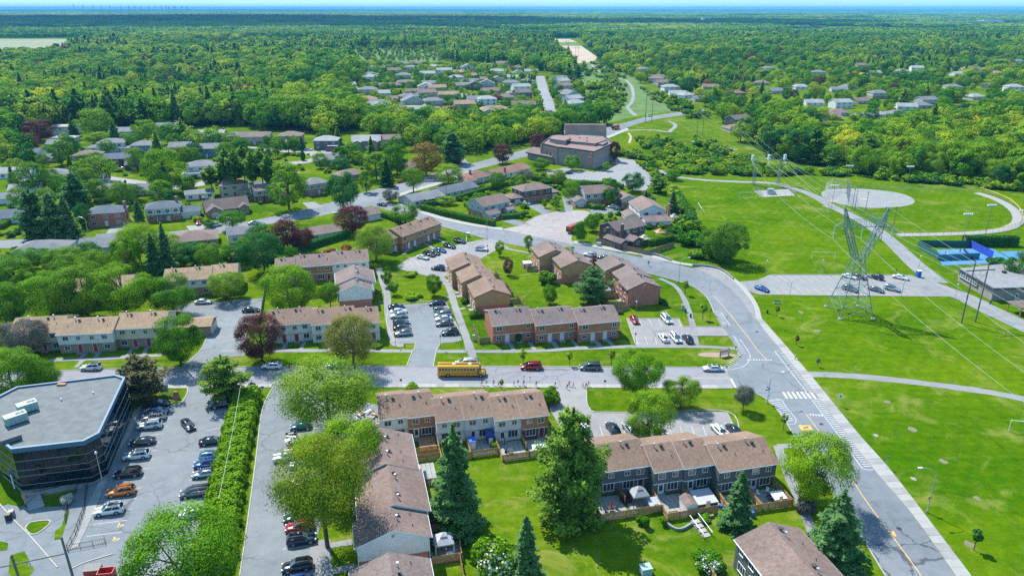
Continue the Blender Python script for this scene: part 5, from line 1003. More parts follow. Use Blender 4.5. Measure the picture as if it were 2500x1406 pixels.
# --- church with its brick walls and cross
def church():
 P=px([(1322,392),(1359,402),(1400,407),(1449,415),(1494,392),(1478,374),(1392,366),(1345,372)]);c=sum(P,Vector())/len(P)
 root=empty('church',c,0,'large pale brick church with brown flat roof and a tall brown cross','church');L=[(p.x-c.x,p.y-c.y) for p in P];BLOCK.append((c,26))
 zt=9.2;MB().prism(L,0,zt).build('wall','church_brick',root)
 ins=lambda k:[(x*(1-k/math.hypot(x,y)),y*(1-k/math.hypot(x,y))) for x,y in L]
 A,B=ins(-.12),ins(.5);mb=MB()
 for i in range(len(A)):j=(i+1)%len(A);mb.prism([A[i],A[j],B[j],B[i]],zt-.15,zt+.55)
 mb.build('parapet','trim_dark',root);MB().prism(ins(.6),zt,zt+.03).build('roof','church_roof',root)
 for fx,fy,ox,oy,h in((.62,.5,5,4,1.3),(.3,.34,-9,3,2.2),(.26,.3,12,-2,.9)):
  hi=[(x*fx+ox,y*fy+oy) for x,y in L];MB().prism(hi,zt,zt+h-.12).build('raised_wall','church_brick',root);MB().prism([(x*fx*1.03+ox,y*fy*1.03+oy) for x,y in L],zt+h-.12,zt+h+.1).build('roof_edge','trim_dark',root);MB().prism([(x*fx*.97+ox,y*fy*.97+oy) for x,y in L],zt+h,zt+h+.13).build('raised_roof','church_roof',root)
 a,b=G(1378,352)-c,G(1478,352)-c;d=(b-a).normalized();n=Vector((-d.y,d.x,0))
 pr=[a-n*3,b-n*3,b+n*6,a+n*6];tp=[p+(q-p)*.3 for p,q in zip(pr,[(a+b)/2]*4)]
 mb=MB();mb.prism([(p.x,p.y) for p in pr],0,8.5);mb.build('hall','church_brick',root)
 mb=MB();q0=[(p.x,p.y,8.5) for p in pr];q1=[(p.x-n.x*0+(n.x*3 if i<2 else-n.x*2),p.y+(n.y*3 if i<2 else-n.y*2),12.0) for i,p in enumerate(pr)]
 mb.add(q0+q1,[(0,1,5,4),(1,2,6,5),(2,3,7,6),(3,0,4,7),(4,5,6,7)]);mb.build('mansard_roof','roof_darkbrown',root)
 w=px([(1288,388),(1350,401),(1362,392),(1335,372),(1305,375)]);w=[(p.x-c.x,p.y-c.y) for p in w];MB().prism(w,0,3.4).build('entrance_wing','church_brick',root);MB().prism([(x*1.03-.5,y*1.03-.6) for x,y in w],3.4,4.0).build('canopy_roof','roof_darkbrown',root)
 for i,(p,q) in enumerate((((1322,392),(1359,402)),((1359,402),(1400,407)),((1400,407),(1449,415)),((1449,415),(1494,392)))):
  A_,B_2=G(*p)-c,G(*q)-c;dd=(B_2-A_);ln=dd.length;dd.normalize();nn=Vector((dd.y,-dd.x,0));ang=math.atan2(dd.y,dd.x)
  for k in range(2):
   pp=A_+dd*(ln*k);MB().cbox((pp.x+nn.x*.2,pp.y+nn.y*.2,zt/2),(1.1,.7,zt-.2),ang).build('buttress','church_brick',root) if i in(0,1) else None
  pp=A_+dd*ln/2+nn*.06;MB().cbox((pp.x,pp.y,zt-1.6),(ln*.94,.14,.45),ang).build('frieze','rust_siding',root)
  if i==0:
   for t in(.35,.6):pp=A_+dd*ln*t;window(root,pp.x,pp.y,1.2,.7,4.5,ang,1,'trim_brown')
 A_=G(1443,414)-c;MB().cbox((A_.x,A_.y-.35,4.6),(.7,.5,8.6)).cbox((A_.x,A_.y-.42,6.4),(3.4,.4,.6)).build('cross','rust_siding',root)
 for k in range(7):x,y=random.uniform(-12,12),random.uniform(-4,8);MB().box(x-.4,x+.4,y-.4,y+.4,zt,zt+1.9).build('roof_vent','vent_dark',root)
church()
# --- park pavilion
def pavilion():
 P=[G(*q,3.7) for q in((2337,657),(2424,707),(2620,701),(2640,640),(2470,643))];c=sum(P,Vector())/len(P);c.z=0
 root=empty('park_building',c,0,'low park building with flat pale roof and beige block walls beside the pole line','pavilion');L=[(p.x-c.x,p.y-c.y) for p in P];BLOCK.append((c,17))
 MB().prism([(x*.96,y*.95) for x,y in L],0,3.6).build('wall','church_brick',root);MB().prism(L,3.6,3.95).build('roof_edge','trim_dark',root);MB().prism([(x*.97,y*.96) for x,y in L],3.95,4.0).build('roof','asphalt_path',root)
 a,b=Vector((*L[1],0))*.96,Vector((*L[2],0))*.96;d=(b-a).normalized();ang=math.atan2(d.y,d.x);p=a+d*7.5;door(root,p.x,p.y-.03,0,ang,'door_white',glass=True)
 a2,b2=Vector((*L[0],0))*.97,Vector((*L[1],0))*.97;d=(b2-a2).normalized();ang=math.atan2(d.y,d.x)
 for k in range(8):p=a2+d*(1+k*1.2);window(root,p.x-.15,p.y-.1,1.9,.95,1.2,ang,1)
 for k in range(2):x,y=-6+8*k,1.5*k;MB().box(x-.5,x+.5,y-.5,y+.5,4,4.6).build('roof_vent','dark_metal',root)
pavilion()
pg=empty('picnic_shelter',G(2482,770),R(8),'timber posted picnic shelter roof at the right edge by the park road','shelter')
MB().box(-.5,8,-1.5,4,2.6,2.8).build('roof','roof_darkbrown',pg)
for x,y in((0,-1),(7,-1),(0,3.5),(7,3.5)):MB().box(x-.12,x+.12,y-.12,y+.12,0,2.6).build('post','deck_wood',pg)
MB().box(0,7.2,-1.1,-.9,2.3,2.6).build('beam','deck_wood',pg)
gr=empty('garage',G(492,812),R(6.8),'small brick garage with tan roof and two doors at the left car park','garage');BLOCK.append((G(485,805),5))
gable_roof(-6,3.2,-2.2,4,2.6,3.5,.3,.2).build('roof',['roof_tan','trim_dark'],gr);gable_wall(-5.9,3.1,-2.1,3.9,0,2.55,3.4).build('wall','tan_brick',gr)
for y in(-.6,2.4):door(gr,3.12,y,0,math.pi/2,'garage_door',2.4,2.1,name='garage_door')
# --- power line
def lattice(mb,a,b,w0,w1,n,r,rb):
 """square lattice mast between two points, widths w0 -> w1"""
 a=Vector(a);b=Vector(b);ring=[]
 for i in range(n+1):
  t=i/n;c=a.lerp(b,t);wx=(w0[0]+(w1[0]-w0[0])*t)/2;wy=(w0[1]+(w1[1]-w0[1])*t)/2
  ring.append([c+Vector((sx*wx,sy*wy,0)) for sx,sy in((-1,-1),(1,-1),(1,1),(-1,1))])
 for i in range(n):
  for k in range(4):
   j=(k+1)%4;mb[0].tube(ring[i][k],ring[i+1][k],r,n=4,cap=False);mb[1].tube(ring[i][k],ring[i+1][j],rb,n=4,cap=False);mb[1].tube(ring[i][j],ring[i+1][k],rb,n=4,cap=False);mb[1].tube(ring[i+1][k],ring[i+1][j],rb,n=4,cap=False)
 return ring
ARMS=[(-7.9,0,21.6),(-.3,0,21.6),(7.9,0,21.6)];HORNS=[(-5.9,0,30.3),(5.9,0,30.3)]
def pylon(loc,rz,label,s=1.0):
 root=empty('transmission_tower',loc,rz,label,'pylon','steel lattice towers of the power line');root.scale=(s,s,s)
 legs,br=MB(),MB();lattice((legs,br),(0,0,0),(0,0,15.5),(9.2,9.2),(2.7,2.4),5,.125,.06);legs.build('leg_frame','lattice_steel',root);br.build('bracing','lattice_steel',root)
 for sx in(-1,1):
  m1,m2=MB(),MB();lattice((m1,m2),(sx*.7,0,15.5),(sx*4.4,0,25),(1.3,2.2),(1.6,1.6),4,.12,.06);lattice((m1,m2),(sx*4.4,0,25),(sx*5.9,0,30.4),(1.6,1.6),(.15,.15),3,.1,.055);m1.v+=m2.v and[];m1.build('arm','lattice_steel',root);m2.build('arm_bracing','lattice_steel',root)
 for sx,sy in((-1,-1),(1,-1),(1,1),(-1,1)):MB().tube((0,0,0),(0,0,.3),.55,.5,n=10).build('footing','concrete',root,loc=(sx*4.6,sy*4.6,0))
 cb=MB()
 for y in(-.7,.7):
  cb.tube((-8,y*.3,25),(8,y*.3,25),.07,n=4);cb.tube((-5.2,y,27),(5.2,y,27),.06,n=4)
  for k in range(8):x0=-5.2+k*1.3;cb.tube((x0,y,27),(x0+.65,y*.6,25),.04,n=4,cap=False);cb.tube((x0+.65,y*.6,25),(x0+1.3,y,27),.04,n=4,cap=False)
  for sx in(-1,1):cb.tube((sx*5.2,y,27),(sx*8,0,25),.05,n=4)
 cb.build('cross_beam','lattice_steel',root)
 for(x,y,z) in ARMS:MB().tube((x,0,25),(x,0,z),.11,n=6).build('insulator','insulator',root)
 return root
PY=[Vector((94.7,191.3,0)),Vector((123,352,0))]
pylon(PY[0],0.02,'tall green steel lattice tower on white footings beside the park car park')
def hframe(loc,rz,H,label,w=4.2,name='pole_structure',group='wooden twin-pole power structures',mt='pole_wood'):
 root=empty(name,loc,rz,label,'power pole',group)
 for sx in(-1,1):MB().tube((0,0,-.3),(0,0,H),.22,.15,n=7).build('pole',mt,root,loc=(sx*w/2,0,0))
 MB().box(-w,w,-.12,.12,H-2.6,H-2.3).build('cross_arm',mt,root);b=MB();b.tube((-w/2,0,H-3),(w/2,0,H-7.5),.06,n=4);b.tube((w/2,0,H-3),(-w/2,0,H-7.5),.06,n=4);b.build('cross_brace',mt,root)
 for x in(-w+.1,0,w-.1):MB().tube((x,0,H-2.6),(x,0,H-4.0),.09,n=6).build('insulator','insulator',root)
 return root
def mid(a,b):return(G(*a)+G(*b))/2
hframe(mid((2347,786),(2381,788)),.15,17.5,'twin wooden power pole with X brace in front of the park building')
hframe(G(1583,300),.1,24,'tall twin wooden pole where the boulevard meets the corridor',5,mt='pole_wood')
hframe(G(1462,179),0,23,'twin wooden pole on the green corridor below the sand clearing',5)
hframe(G(1408,148),0,22,'twin wooden pole standing on the sand clearing',5);hframe(G(1708,330),.2,18,'twin wooden pole on the corridor lawn right of the winding path',4)
hframe(G(1385,125),0,22,'farther twin wooden pole on the sand clearing',5)
sg=empty('switch_structure',PY[1],.1,'low steel switching frame with insulators inside the wire fenced gravel pad','power switch')
for x in(-6.2,6.2):m1,m2=MB(),MB();lattice((m1,m2),(x,0,0),(x,0,12),(1.3,1.3),(.6,.6),5,.07,.04);m1.build('column','lattice_steel',sg);m2.build('bracing','lattice_steel',sg)
m1,m2=MB(),MB();m1.tube((-9,-.5,12),(9,-.5,12),.09,n=4);m1.tube((-9,.5,12),(9,.5,12),.09,n=4)
for k in range(14):m1.tube((-9+k*1.286,-.5,12),(-9+(k+1)*1.286,.5,12),.05,n=4)
m1.build('beam','lattice_steel',sg)
for x in(-8,0,8):MB().tube((x,-1.6,10.2),(x,1.6,12.2),.14,n=6).build('insulator','insulator',sg);MB().box(x-.5,x+.5,-.6,.6,12.1,14.4).build('switch_arm','insulator',sg)
cbn=empty('utility_cabinet',G(1881,474),.1,'grey utility cabinets on the fenced gravel pad','cabinet');MB().box(-1.6,1.2,-.8,.8,0,2.4).build('body','galvanised',cbn);MB().box(1.3,2.4,-.6,.5,0,1.4).build('side_box','galvanised',cbn);MB().box(-1.7,1.3,-.9,.9,2.4,2.5).build('lid','galvanised',cbn)
def wire(a,b,sag,label,r=.028,n=18,name='power_line'):
 a=Vector(a);b=Vector(b);pts=[a.lerp(b,i/n)-Vector((0,0,sag*4*(i/n)*(1-i/n))) for i in range(n+1)]
 mb=MB();mb.path(pts,r,4);o=mb.build(name,'cable');tag(o,label,'power line','overhead wires');return o
for k,(x,y,z) in enumerate(ARMS):
 nm=('left','middle','right')[k]
 wire((94.7+x,191.3,z),(96+x*.95,20,z+4),6.5,nm+' thick cable from the lattice tower to the near lawn');wire((94.7+x,191.3,z),(123+x,352,11.2),3.0,nm+' thick cable from the lattice tower back to the switching frame')
 wire((123+x,352,12),(100+x*.5,556,20),4,nm+' cable from the switching frame to the boulevard poles');wire((100+x*.5,556,20),(111+x*.5,1000,19),7,nm+' cable along the green corridor')
for k,(x,y,z) in enumerate(HORNS):wire((94.7+x,191.3,z),(96+x,20,z+3),4,('left','right')[k]+' thin sky wire above the near lawn',.025);wire((94.7+x,191.3,z),(123+x,352,14.3),2,('left','right')[k]+' thin sky wire back to the switching frame',.025)
hp=mid((2347,786),(2381,788))
for k,x in enumerate((-4.1,0,4.1)):
 nm=('left','middle','right')[k];wire((hp.x+x,hp.y,13.5),(hp.x+24+x,30,14),4,nm+' wire from the twin wooden pole towards the camera',.03);wire((hp.x+x,hp.y,13.5),(132+x,420,14),5,nm+' wire from the twin wooden pole to the far field',.03);wire((132+x,420,14),G(1708,330)+Vector((x*.9,0,14)),2.5,nm+' wire over the ball field wood',.03)
# --- lamps and poles
def lamp(q,h,ang,label,name='street_lamp',reach=2.6,m='galvanised',sign=False):
 root=empty(name,G(*q),ang,label,'street lamp','street lamps');MB().tube((0,0,0),(0,0,h*.82),.1,.07,n=8).tube((0,0,0),(0,0,.5),.17,n=8).build('pole',m,root)
 pts=[Vector((reach*(1-math.cos(t)),0,h*.82+h*.18*math.sin(t))) for t in[k*math.pi/2/7 for k in range(8)]];MB().path(pts,.05,6).build('arm',m,root)
 hd=MB();hd.box(reach-.1,reach+.65,-.14,.14,h-.08,h+.07);hd.box(reach+.05,reach+.6,-.11,.11,h-.14,h-.08,1);hd.build('lamp_head',['lamp_head','white_plastic'],root)
 if sign:MB().add([(0,-.12,2.4),(.5,-.12,2.9),(0,-.12,3.4),(-.5,-.12,2.9),(0,-.09,2.4),(.5,-.09,2.9),(0,-.09,3.4),(-.5,-.09,2.9)],[(0,1,2,3),(7,6,5,4),(0,4,5,1),(1,5,6,2),(2,6,7,3),(3,7,4,0)]).build('warning_sign','yellow_sign',root)
 return root
lamp((2263,1250),8.9,math.pi,'curved street lamp with yellow warning diamond on the near right lawn',sign=True)
L2=lamp((1873,985),7.2,.3,'curved street lamp with blue street name signs at the crossing')
MB().box(-.9,.3,-.03,.03,3.3,3.55).build('street_sign','blue_sign',L2);MB().box(-.03,.03,-.2,.9,3.6,3.85).build('street_sign','blue_sign',L2);MB().box(-.35,.35,-.16,-.1,1.7,2.6).build('notice','white_plastic',L2)
lamp((1657,690),8,.25,'curved street lamp on the inner verge of the main road bend',m='galvanised');lamp((1189,585),8,.2,'curved street lamp at the upper car park entrance',m='galvanised');lamp((1499,607),8,3.4,'curved street lamp by the board fenced corner garden');lamp((218,582),8,2.8,'curved street lamp by the red brick house');lamp((1368,352),8,0,'curved street lamp left of the church by the wood',reach=1.8)
def light_pole(q,h,label,m='galvanised',n=0,name='light_pole',w=.09,cat='light pole',group='straight light poles'):
 root=empty(name,G(*q),0,label,cat,group);MB().tube((0,0,0),(0,0,h),w,w*.7,n=7).build('pole',m,root)
 if n:
  MB().box(-1.6,1.6,-.06,.06,h-.25,h-.1).build('cross_bar',m,root)
  for k in range(n):x=-1.45+2.9*k/(n-1);z=h-.1;MB().add([(x-.3,-.4,z),(x+.3,-.4,z),(x+.3,.25,z+.1),(x-.3,.25,z+.1),(x-.22,-.3,z+.55),(x+.22,-.3,z+.55),(x+.22,.2,z+.55),(x-.22,.2,z+.55)],[(3,2,1,0),(4,5,6,7),(0,1,5,4),(1,2,6,5),(2,3,7,6),(3,0,4,7)]).build('floodlight','lamp_head',root)
 else:MB().tube((0,0,h),(0,0,h+.12),.22,.26,n=8).tube((0,0,h+.12),(0,0,h+.4),.26,.12,n=8,mi=0).build('lantern','lamp_head' if m=='galvanised' else 'dark_metal',root)
 return root
light_pole((2405,575),11.5,'dark floodlight pole with double lamp rows inside the outfield','pole_wood',6);light_pole((2350,588),10,'pale floodlight pole at the outfield fence behind the tennis court','galvanised',5);light_pole((2485,575),9.5,'pale floodlight pole at the right end of the outfield fence','galvanised',4)
light_pole((2030,507),9.5,'floodlight pole behind home plate by the path','pole_wood',4);light_pole((2215,450),8.5,'floodlight pole in front of the far shrubs, ball field','pole_wood',5);light_pole((2068,448),8.5,'floodlight pole left of the far shrubs, ball field','pole_wood',4)
for q,t in(((2080,512),'first-base line'),((2086,516),'dugout'),((2112,520),'backstop end'),((2155,560),'outfield corner'),((2180,560),'yellow fence start'),((2150,590),'path bend')):light_pole(q,8.6,'bare wooden pole by the '+t+' of the ball field','pole_wood',0,'wooden_pole',.12)
for q,t,h in(((1870,668),'left end of the soccer side of the park car park',4.2),((2005,668),'middle of the soccer side of the park car park',4.4),((1927,727),'tower side of the park car park, left',4.8),((2200,727),'tower side of the park car park, right',4.8),((2243,655),'blue portable toilet',4.0),((2332,728),'park road by the twin pole',4.2)):light_pole(q,h,'grey lamp post at the '+t,'galvanised',0,w=.075)
op=light_pole((255,1196),7.6,'grey parking lamp post on the office walkway','galvanised');MB().box(-.25,.25,-.25,.25,0,.7).build('base_block','concrete_old',op);light_pole((1552,772),4.2,'white globe lamp post beside the brick gable wall','galvanised',w=.06)
for q,t in(((966,847),'left of the middle car park mouth'),((1076,852),'right of the middle car park mouth'),((1126,850),'at the footpath right of the middle car park'),((988,630),'at the tan brick row by the upper car park'),((1078,575),'on the lawn by the upper car park'),((1190,624),'beside the white SUV in the upper car park'),((1550,846),'left of the corner car park'),((1733,786),'on the verge of the main road bend')):light_pole(q,3.4,'slim dark lamp post '+t,'dark_metal',0,w=.05)
up_=empty('utility_pole',G(183,1424),0,'leaning grey utility pole with long crossarm in the lower left corner','power pole');MB().tube((0,0,0),(-.5,.4,8.2),.2,.15,n=8).build('pole','pole_wood',up_)
MB().tube((-.35,.2,5.4),(-12,-3.5,5.0),.1,n=6).build('cross_arm','pole_wood',up_);MB().tube((-4.8,-1.2,5.1),(-4.8,-1.3,4.1),.12,n=8).tube((-4.8,-1.2,4.9),(-4.8,-1.25,4.7),.2,n=8).tube((-4.8,-1.2,4.5),(-4.8,-1.25,4.3),.2,n=8).build('insulator','insulator',up_)
u2=empty('utility_pole',G(60,1450),0,'second grey utility pole at the lower left, left of the leaning one','power pole');MB().tube((0,0,0),(-.4,.2,7.0),.2,.15,n=8).build('pole','pole_wood',u2)
light_pole((1090,492),8,'wooden utility pole in the clipped hedge on the main road','pole_wood',0,'wooden_pole',.11,'power pole','wooden poles')
wire(G(545,1285)+Vector((0,0,5.5)),G(600,955)+Vector((0,0,5.0)),.7,'thin wire hung above the long office hedge',.03)
# --- ball park and play fields
def chain_fence(name,pts,label,h=1.6,cap=None,m='chain_link',sp=3.0,n=6,mesh=True,group='chain link fences'):
 P=px(smooth(pts,n)) if n else px(pts);root=empty(name,P[0],0,label,'fence',group);rails,net,cp_=MB(),MB(),MB()
 tot=0;acc=0;pk=('cp',h,m)
 if pk not in MC:MC[pk]=MB().tube((0,0,0),(0,0,h),.04,n=5).mesh('post',m)
 ob('post',MC[pk],root,(0,0,0))
 for i in range(len(P)-1):
  a,b=P[i]-P[0],P[i+1]-P[0];L=(b-a).length;up=Vector((0,0,h));rails.tube(a+up,b+up,.03,n=4,cap=False);rails.tube(a+Vector((0,0,.05)),b+Vector((0,0,.05)),.02,n=4,cap=False)
  if mesh:
   k=max(1,int(L/.55))
   for j in range(k):
    p0,p1=a.lerp(b,j/k),a.lerp(b,(j+1)/k);s=max(1,round(h/.55))
    for q in range(s):z0,z1=h*q/s,h*(q+1)/s;net.tube(p0+Vector((0,0,z0)),p1+Vector((0,0,z1)),.011,n=3,cap=False);net.tube(p0+Vector((0,0,z1)),p1+Vector((0,0,z0)),.011,n=3,cap=False)
  if cap:cp_.tube(a+Vector((0,0,h)),b+Vector((0,0,h)),.09,n=6)
  acc+=L
  while acc>=sp:acc-=sp;p=b-(b-a).normalized()*acc if acc<L else a;ob('post',MC[pk],root,p)
 rails.build('rail',m,root)
 if net.v:net.build('netting',m,root,kind='stuff')
 if cap:cp_.build('safety_cap',cap,root)
 return root
chain_fence('outfield_fence',[(2188,576),(2300,575),(2395,571),(2455,563),(2490,548),(2494,528),(2470,500),(2430,480),(2390,466)],'outfield fence with bright yellow cap round the ball field',1.7,'fence_cap_yellow')
chain_fence('backstop',[(2022,506),(2012,482),(2030,468),(2066,470),(2072,500)],'tall chain link backstop behind home plate',6.5,None,n=0,sp=4.0);chain_fence('side_fence',[(2066,504),(2120,525),(2190,574)],'chain link fence along the first-base side of the ball field',2.2,None,n=0)
chain_fence('side_fence',[(2035,462),(2090,459),(2200,462),(2385,466)],'chain link fence along the far side of the ball field',1.8,None,n=0);chain_fence('pad_fence',[(1843,466),(1862,482),(1940,478),(1924,461),(1843,466)],'square wire fence round the switching frame',2.2,None,n=0)
def goal(q0,q1,depth,h,label,both=True):
 a,b=G(*q0),G(*q1);root=empty('soccer_goal',a,0,label,'goal','soccer goals');d=b-a;n=Vector((-d.y,d.x,0)).normalized()*depth;f=MB();z=Vector((0,0,h))
 f.tube((0,0,0),z,.07,n=6);f.tube(d,d+z,.07,n=6);f.tube(z,d+z,.07,n=6)
 f.build('goal_frame','white_plastic',root)
 if both:k=MB();k.tube(z,n,.03,n=4);k.tube(d+z,d+n,.03,n=4);k.tube(n,d+n,.03,n=4);k.build('back_stay','white_plastic',root)
goal((1981,632),(2037,634),1.5,2.5,'white soccer goal in front of the park car park',False);goal((1805,484),(1846,484),1.5,2.6,'white soccer goal far across the field',False);goal((2008,515),(2020,520),1.8,2.3,'small white soccer goal seen side on beside the path');goal((1703,508),(1712,522),1.8,2.3,'small white soccer goal seen side on by the hedge');goal((2462,1052),(2530,1058),1.5,2.5,'white soccer goal cut by the right edge',False)
def panel(name,q0,q1,h,m,label,z0=0.0,cat='windscreen'):
 a,b=G(*q0),G(*q1);root=empty(name,a,0,label,cat,'tennis court screens');d=b-a;L=d.length;ang=math.atan2(d.y,d.x);c=d/2;MB().cbox((c.x,c.y,h/2+z0),(L,.05,h),ang).build('screen_fabric',m,root);k=max(1,round(L/3))
 for j in range(k+1):p=d*(j/k);MB().tube((0,0,0),(0,0,h+.25),.05,n=5).build('post','dark_metal',root,loc=(p.x,p.y+.08,0))
 return root
panel('court_screen',(2242,602),(2366,604),2.4,'windscreen_green','dark green screen along the far side of the tennis court');panel('court_screen',(2240,604),(2290,636),2.4,'windscreen_green','dark green screen on the path side of the tennis court');panel('court_screen',(2290,636),(2390,632),2.1,'windscreen_teal','teal screen along the near side of the tennis court');panel('court_screen',(2368,604),(2422,632),2.7,'windscreen_blue','bright blue practice wall between the tennis courts')
ne=empty('tennis_net',G(2352,612),0,'low tennis net across the blue court','net');a,b=Vector((0,0,0)),G(2380,640)-G(2352,612);d=b-a;MB().cbox((d.x/2,d.y/2,.5),(d.length,.03,.9),math.atan2(d.y,d.x)).build('net_fabric','dark_metal',ne);[MB().tube((0,0,0),(0,0,1.1),.05,n=6).build('post','green_metal',ne,loc=p) for p in(a,b)]
pt=empty('portable_toilet',G(2241,676),R(8),'bright blue portable toilet where the path meets the car park','portable toilet');MB().box(-.6,.6,-.6,.6,.1,2.1).build('cabin','blue_plastic',pt);MB().add([(-.65,-.65,2.1),(.65,-.65,2.1),(.65,.65,2.1),(-.65,.65,2.1),(-.5,0,2.35),(.5,0,2.35)],[(0,1,5,4),(1,2,5),(2,3,4,5),(3,0,4)]).build('roof','white_plastic',pt);MB().box(-.4,.4,-.64,-.6,.2,1.95).build('door','blue_plastic',pt)
bn=empty('park_bench',G(1897,741),R(0),'dark bench on concrete ends beside the park sidewalk','bench');[MB().box(-.9,.9,y,y+.12,.45,.5).build('seat_slat','green_metal',bn) for y in(-.3,-.13,.04)];[MB().box(-.9,.9,.22,.27,z,z+.14).build('backrest_slat','green_metal',bn) for z in(.6,.8)];[MB().box(x-.1,x+.1,-.35,.3,0,.45).build('leg','concrete',bn) for x in(-.85,.85)]
def bin_(q,label,m='green_plastic',h=1.0,w=.55):
 r_=empty('litter_bin',G(*q),0,label,'bin','bins');MB().tube((0,0,0),(0,0,h),w*.42,w*.52,n=10).build('body',m,r_);MB().tube((0,0,h),(0,0,h+.12),w*.56,w*.4,n=10).build('lid','black_plastic',r_)
bin_((1873,765),'dark litter bin on the lawn near the park bench','black_plastic');bin_((2417,742),'green litter bin beside the park building','green_plastic');bin_((1686,775),'dark litter bin on the footpath beside the corner car park','black_plastic')
# --- vehicles (nose towards +x)
def loft(stations,close=True):
 """stations: (x, [(y,z)...]) half sections from the sill up to the centre line, mirrored"""
 mb=MB();k=len(stations[0][1]);full=[]
 for x,h in stations:full.append([(x,-y,z) for y,z in h]+[(x,y,z) for y,z in h[::-1]])
 n=len(full[0])
 for r_ in full:mb.v+=r_
 for i in range(len(full)-1):
  for j in range(n-1):a=i*n+j;mb.f.append((a,a+1,a+n+1,a+n)[::-1]);mb.m.append(0)
  mb.f.append((i*n,(i+1)*n,(i+1)*n+n-1,i*n+n-1)[::-1]);mb.m.append(0)
 mb.f.append(tuple(range(n)));mb.f.append(tuple((len(full)-1)*n+j for j in range(n))[::-1]);mb.m+=[0,0]
 mb.f=[f[::-1] for f in mb.f];return mb
CAR={'sedan':dict(L=4.75,w=.91,st=[(-2.37,.62,.70,.82),(-2.28,.86,.82,.96),(-1.75,.93,.89,1.02),(-1.0,.93,.91,.98),(0,.91,.915,.96),(.95,.90,.905,.95),(1.6,.84,.88,.90),(2.15,.72,.80,.77),(2.36,.52,.68,.60)],cab=(-1.85,-1.0,.35,1.25,.93,1.44,.80,.60),wb=1.38,wr=.33),'suv':dict(L=4.65,w=.94,st=[(-2.32,.75,.80,1.0),(-2.26,1.0,.88,1.1),(-1.6,1.05,.93,1.1),(-.6,1.04,.94,1.08),(.4,1.03,.94,1.07),(1.1,1.01,.93,1.06),(1.7,.96,.90,1.01),(2.15,.84,.83,.90),(2.33,.60,.72,.68)],cab=(-2.25,-1.85,.15,1.1,1.05,1.70,.84,.66),wb=1.35,wr=.37),'van':dict(L=5.1,w=.98,st=[(-2.55,.8,.86,1.0),(-2.5,1.02,.93,1.08),(-1.8,1.05,.97,1.1),(-.5,1.03,.98,1.07),(.6,1.0,.98,1.05),(1.4,.96,.96,1.02),(1.95,.88,.92,.95),(2.4,.76,.84,.82),(2.55,.55,.72,.62)],cab=(-2.48,-2.25,.55,1.75,1.05,1.76,.88,.70),wb=1.5,wr=.35),'hatch':dict(L=4.2,w=.88,st=[(-2.1,.7,.74,.9),(-2.03,.92,.83,1.0),(-1.4,.97,.88,1.02),(-.5,.96,.885,1.0),(.4,.94,.885,.99),(1.0,.92,.87,.97),(1.55,.86,.84,.91),(1.95,.74,.77,.79),(2.1,.52,.66,.6)],cab=(-2.02,-1.45,.25,1.1,.96,1.5,.78,.60),wb=1.28,wr=.32),'pickup':dict(L=5.7,w=1.0,st=[(-2.85,.75,.92,.76),(-2.8,1.15,.97,1.16),(-.95,1.16,.98,1.17),(-.8,1.16,.99,1.17),(.6,1.15,.99,1.18),(1.4,1.13,.98,1.18),(2.1,1.08,.96,1.13),(2.7,.98,.90,1.03),(2.85,.65,.82,.72)],cab=(-.98,-.8,.75,1.4,1.16,1.88,.88,.74),wb=1.78,wr=.42),}
CARM={}
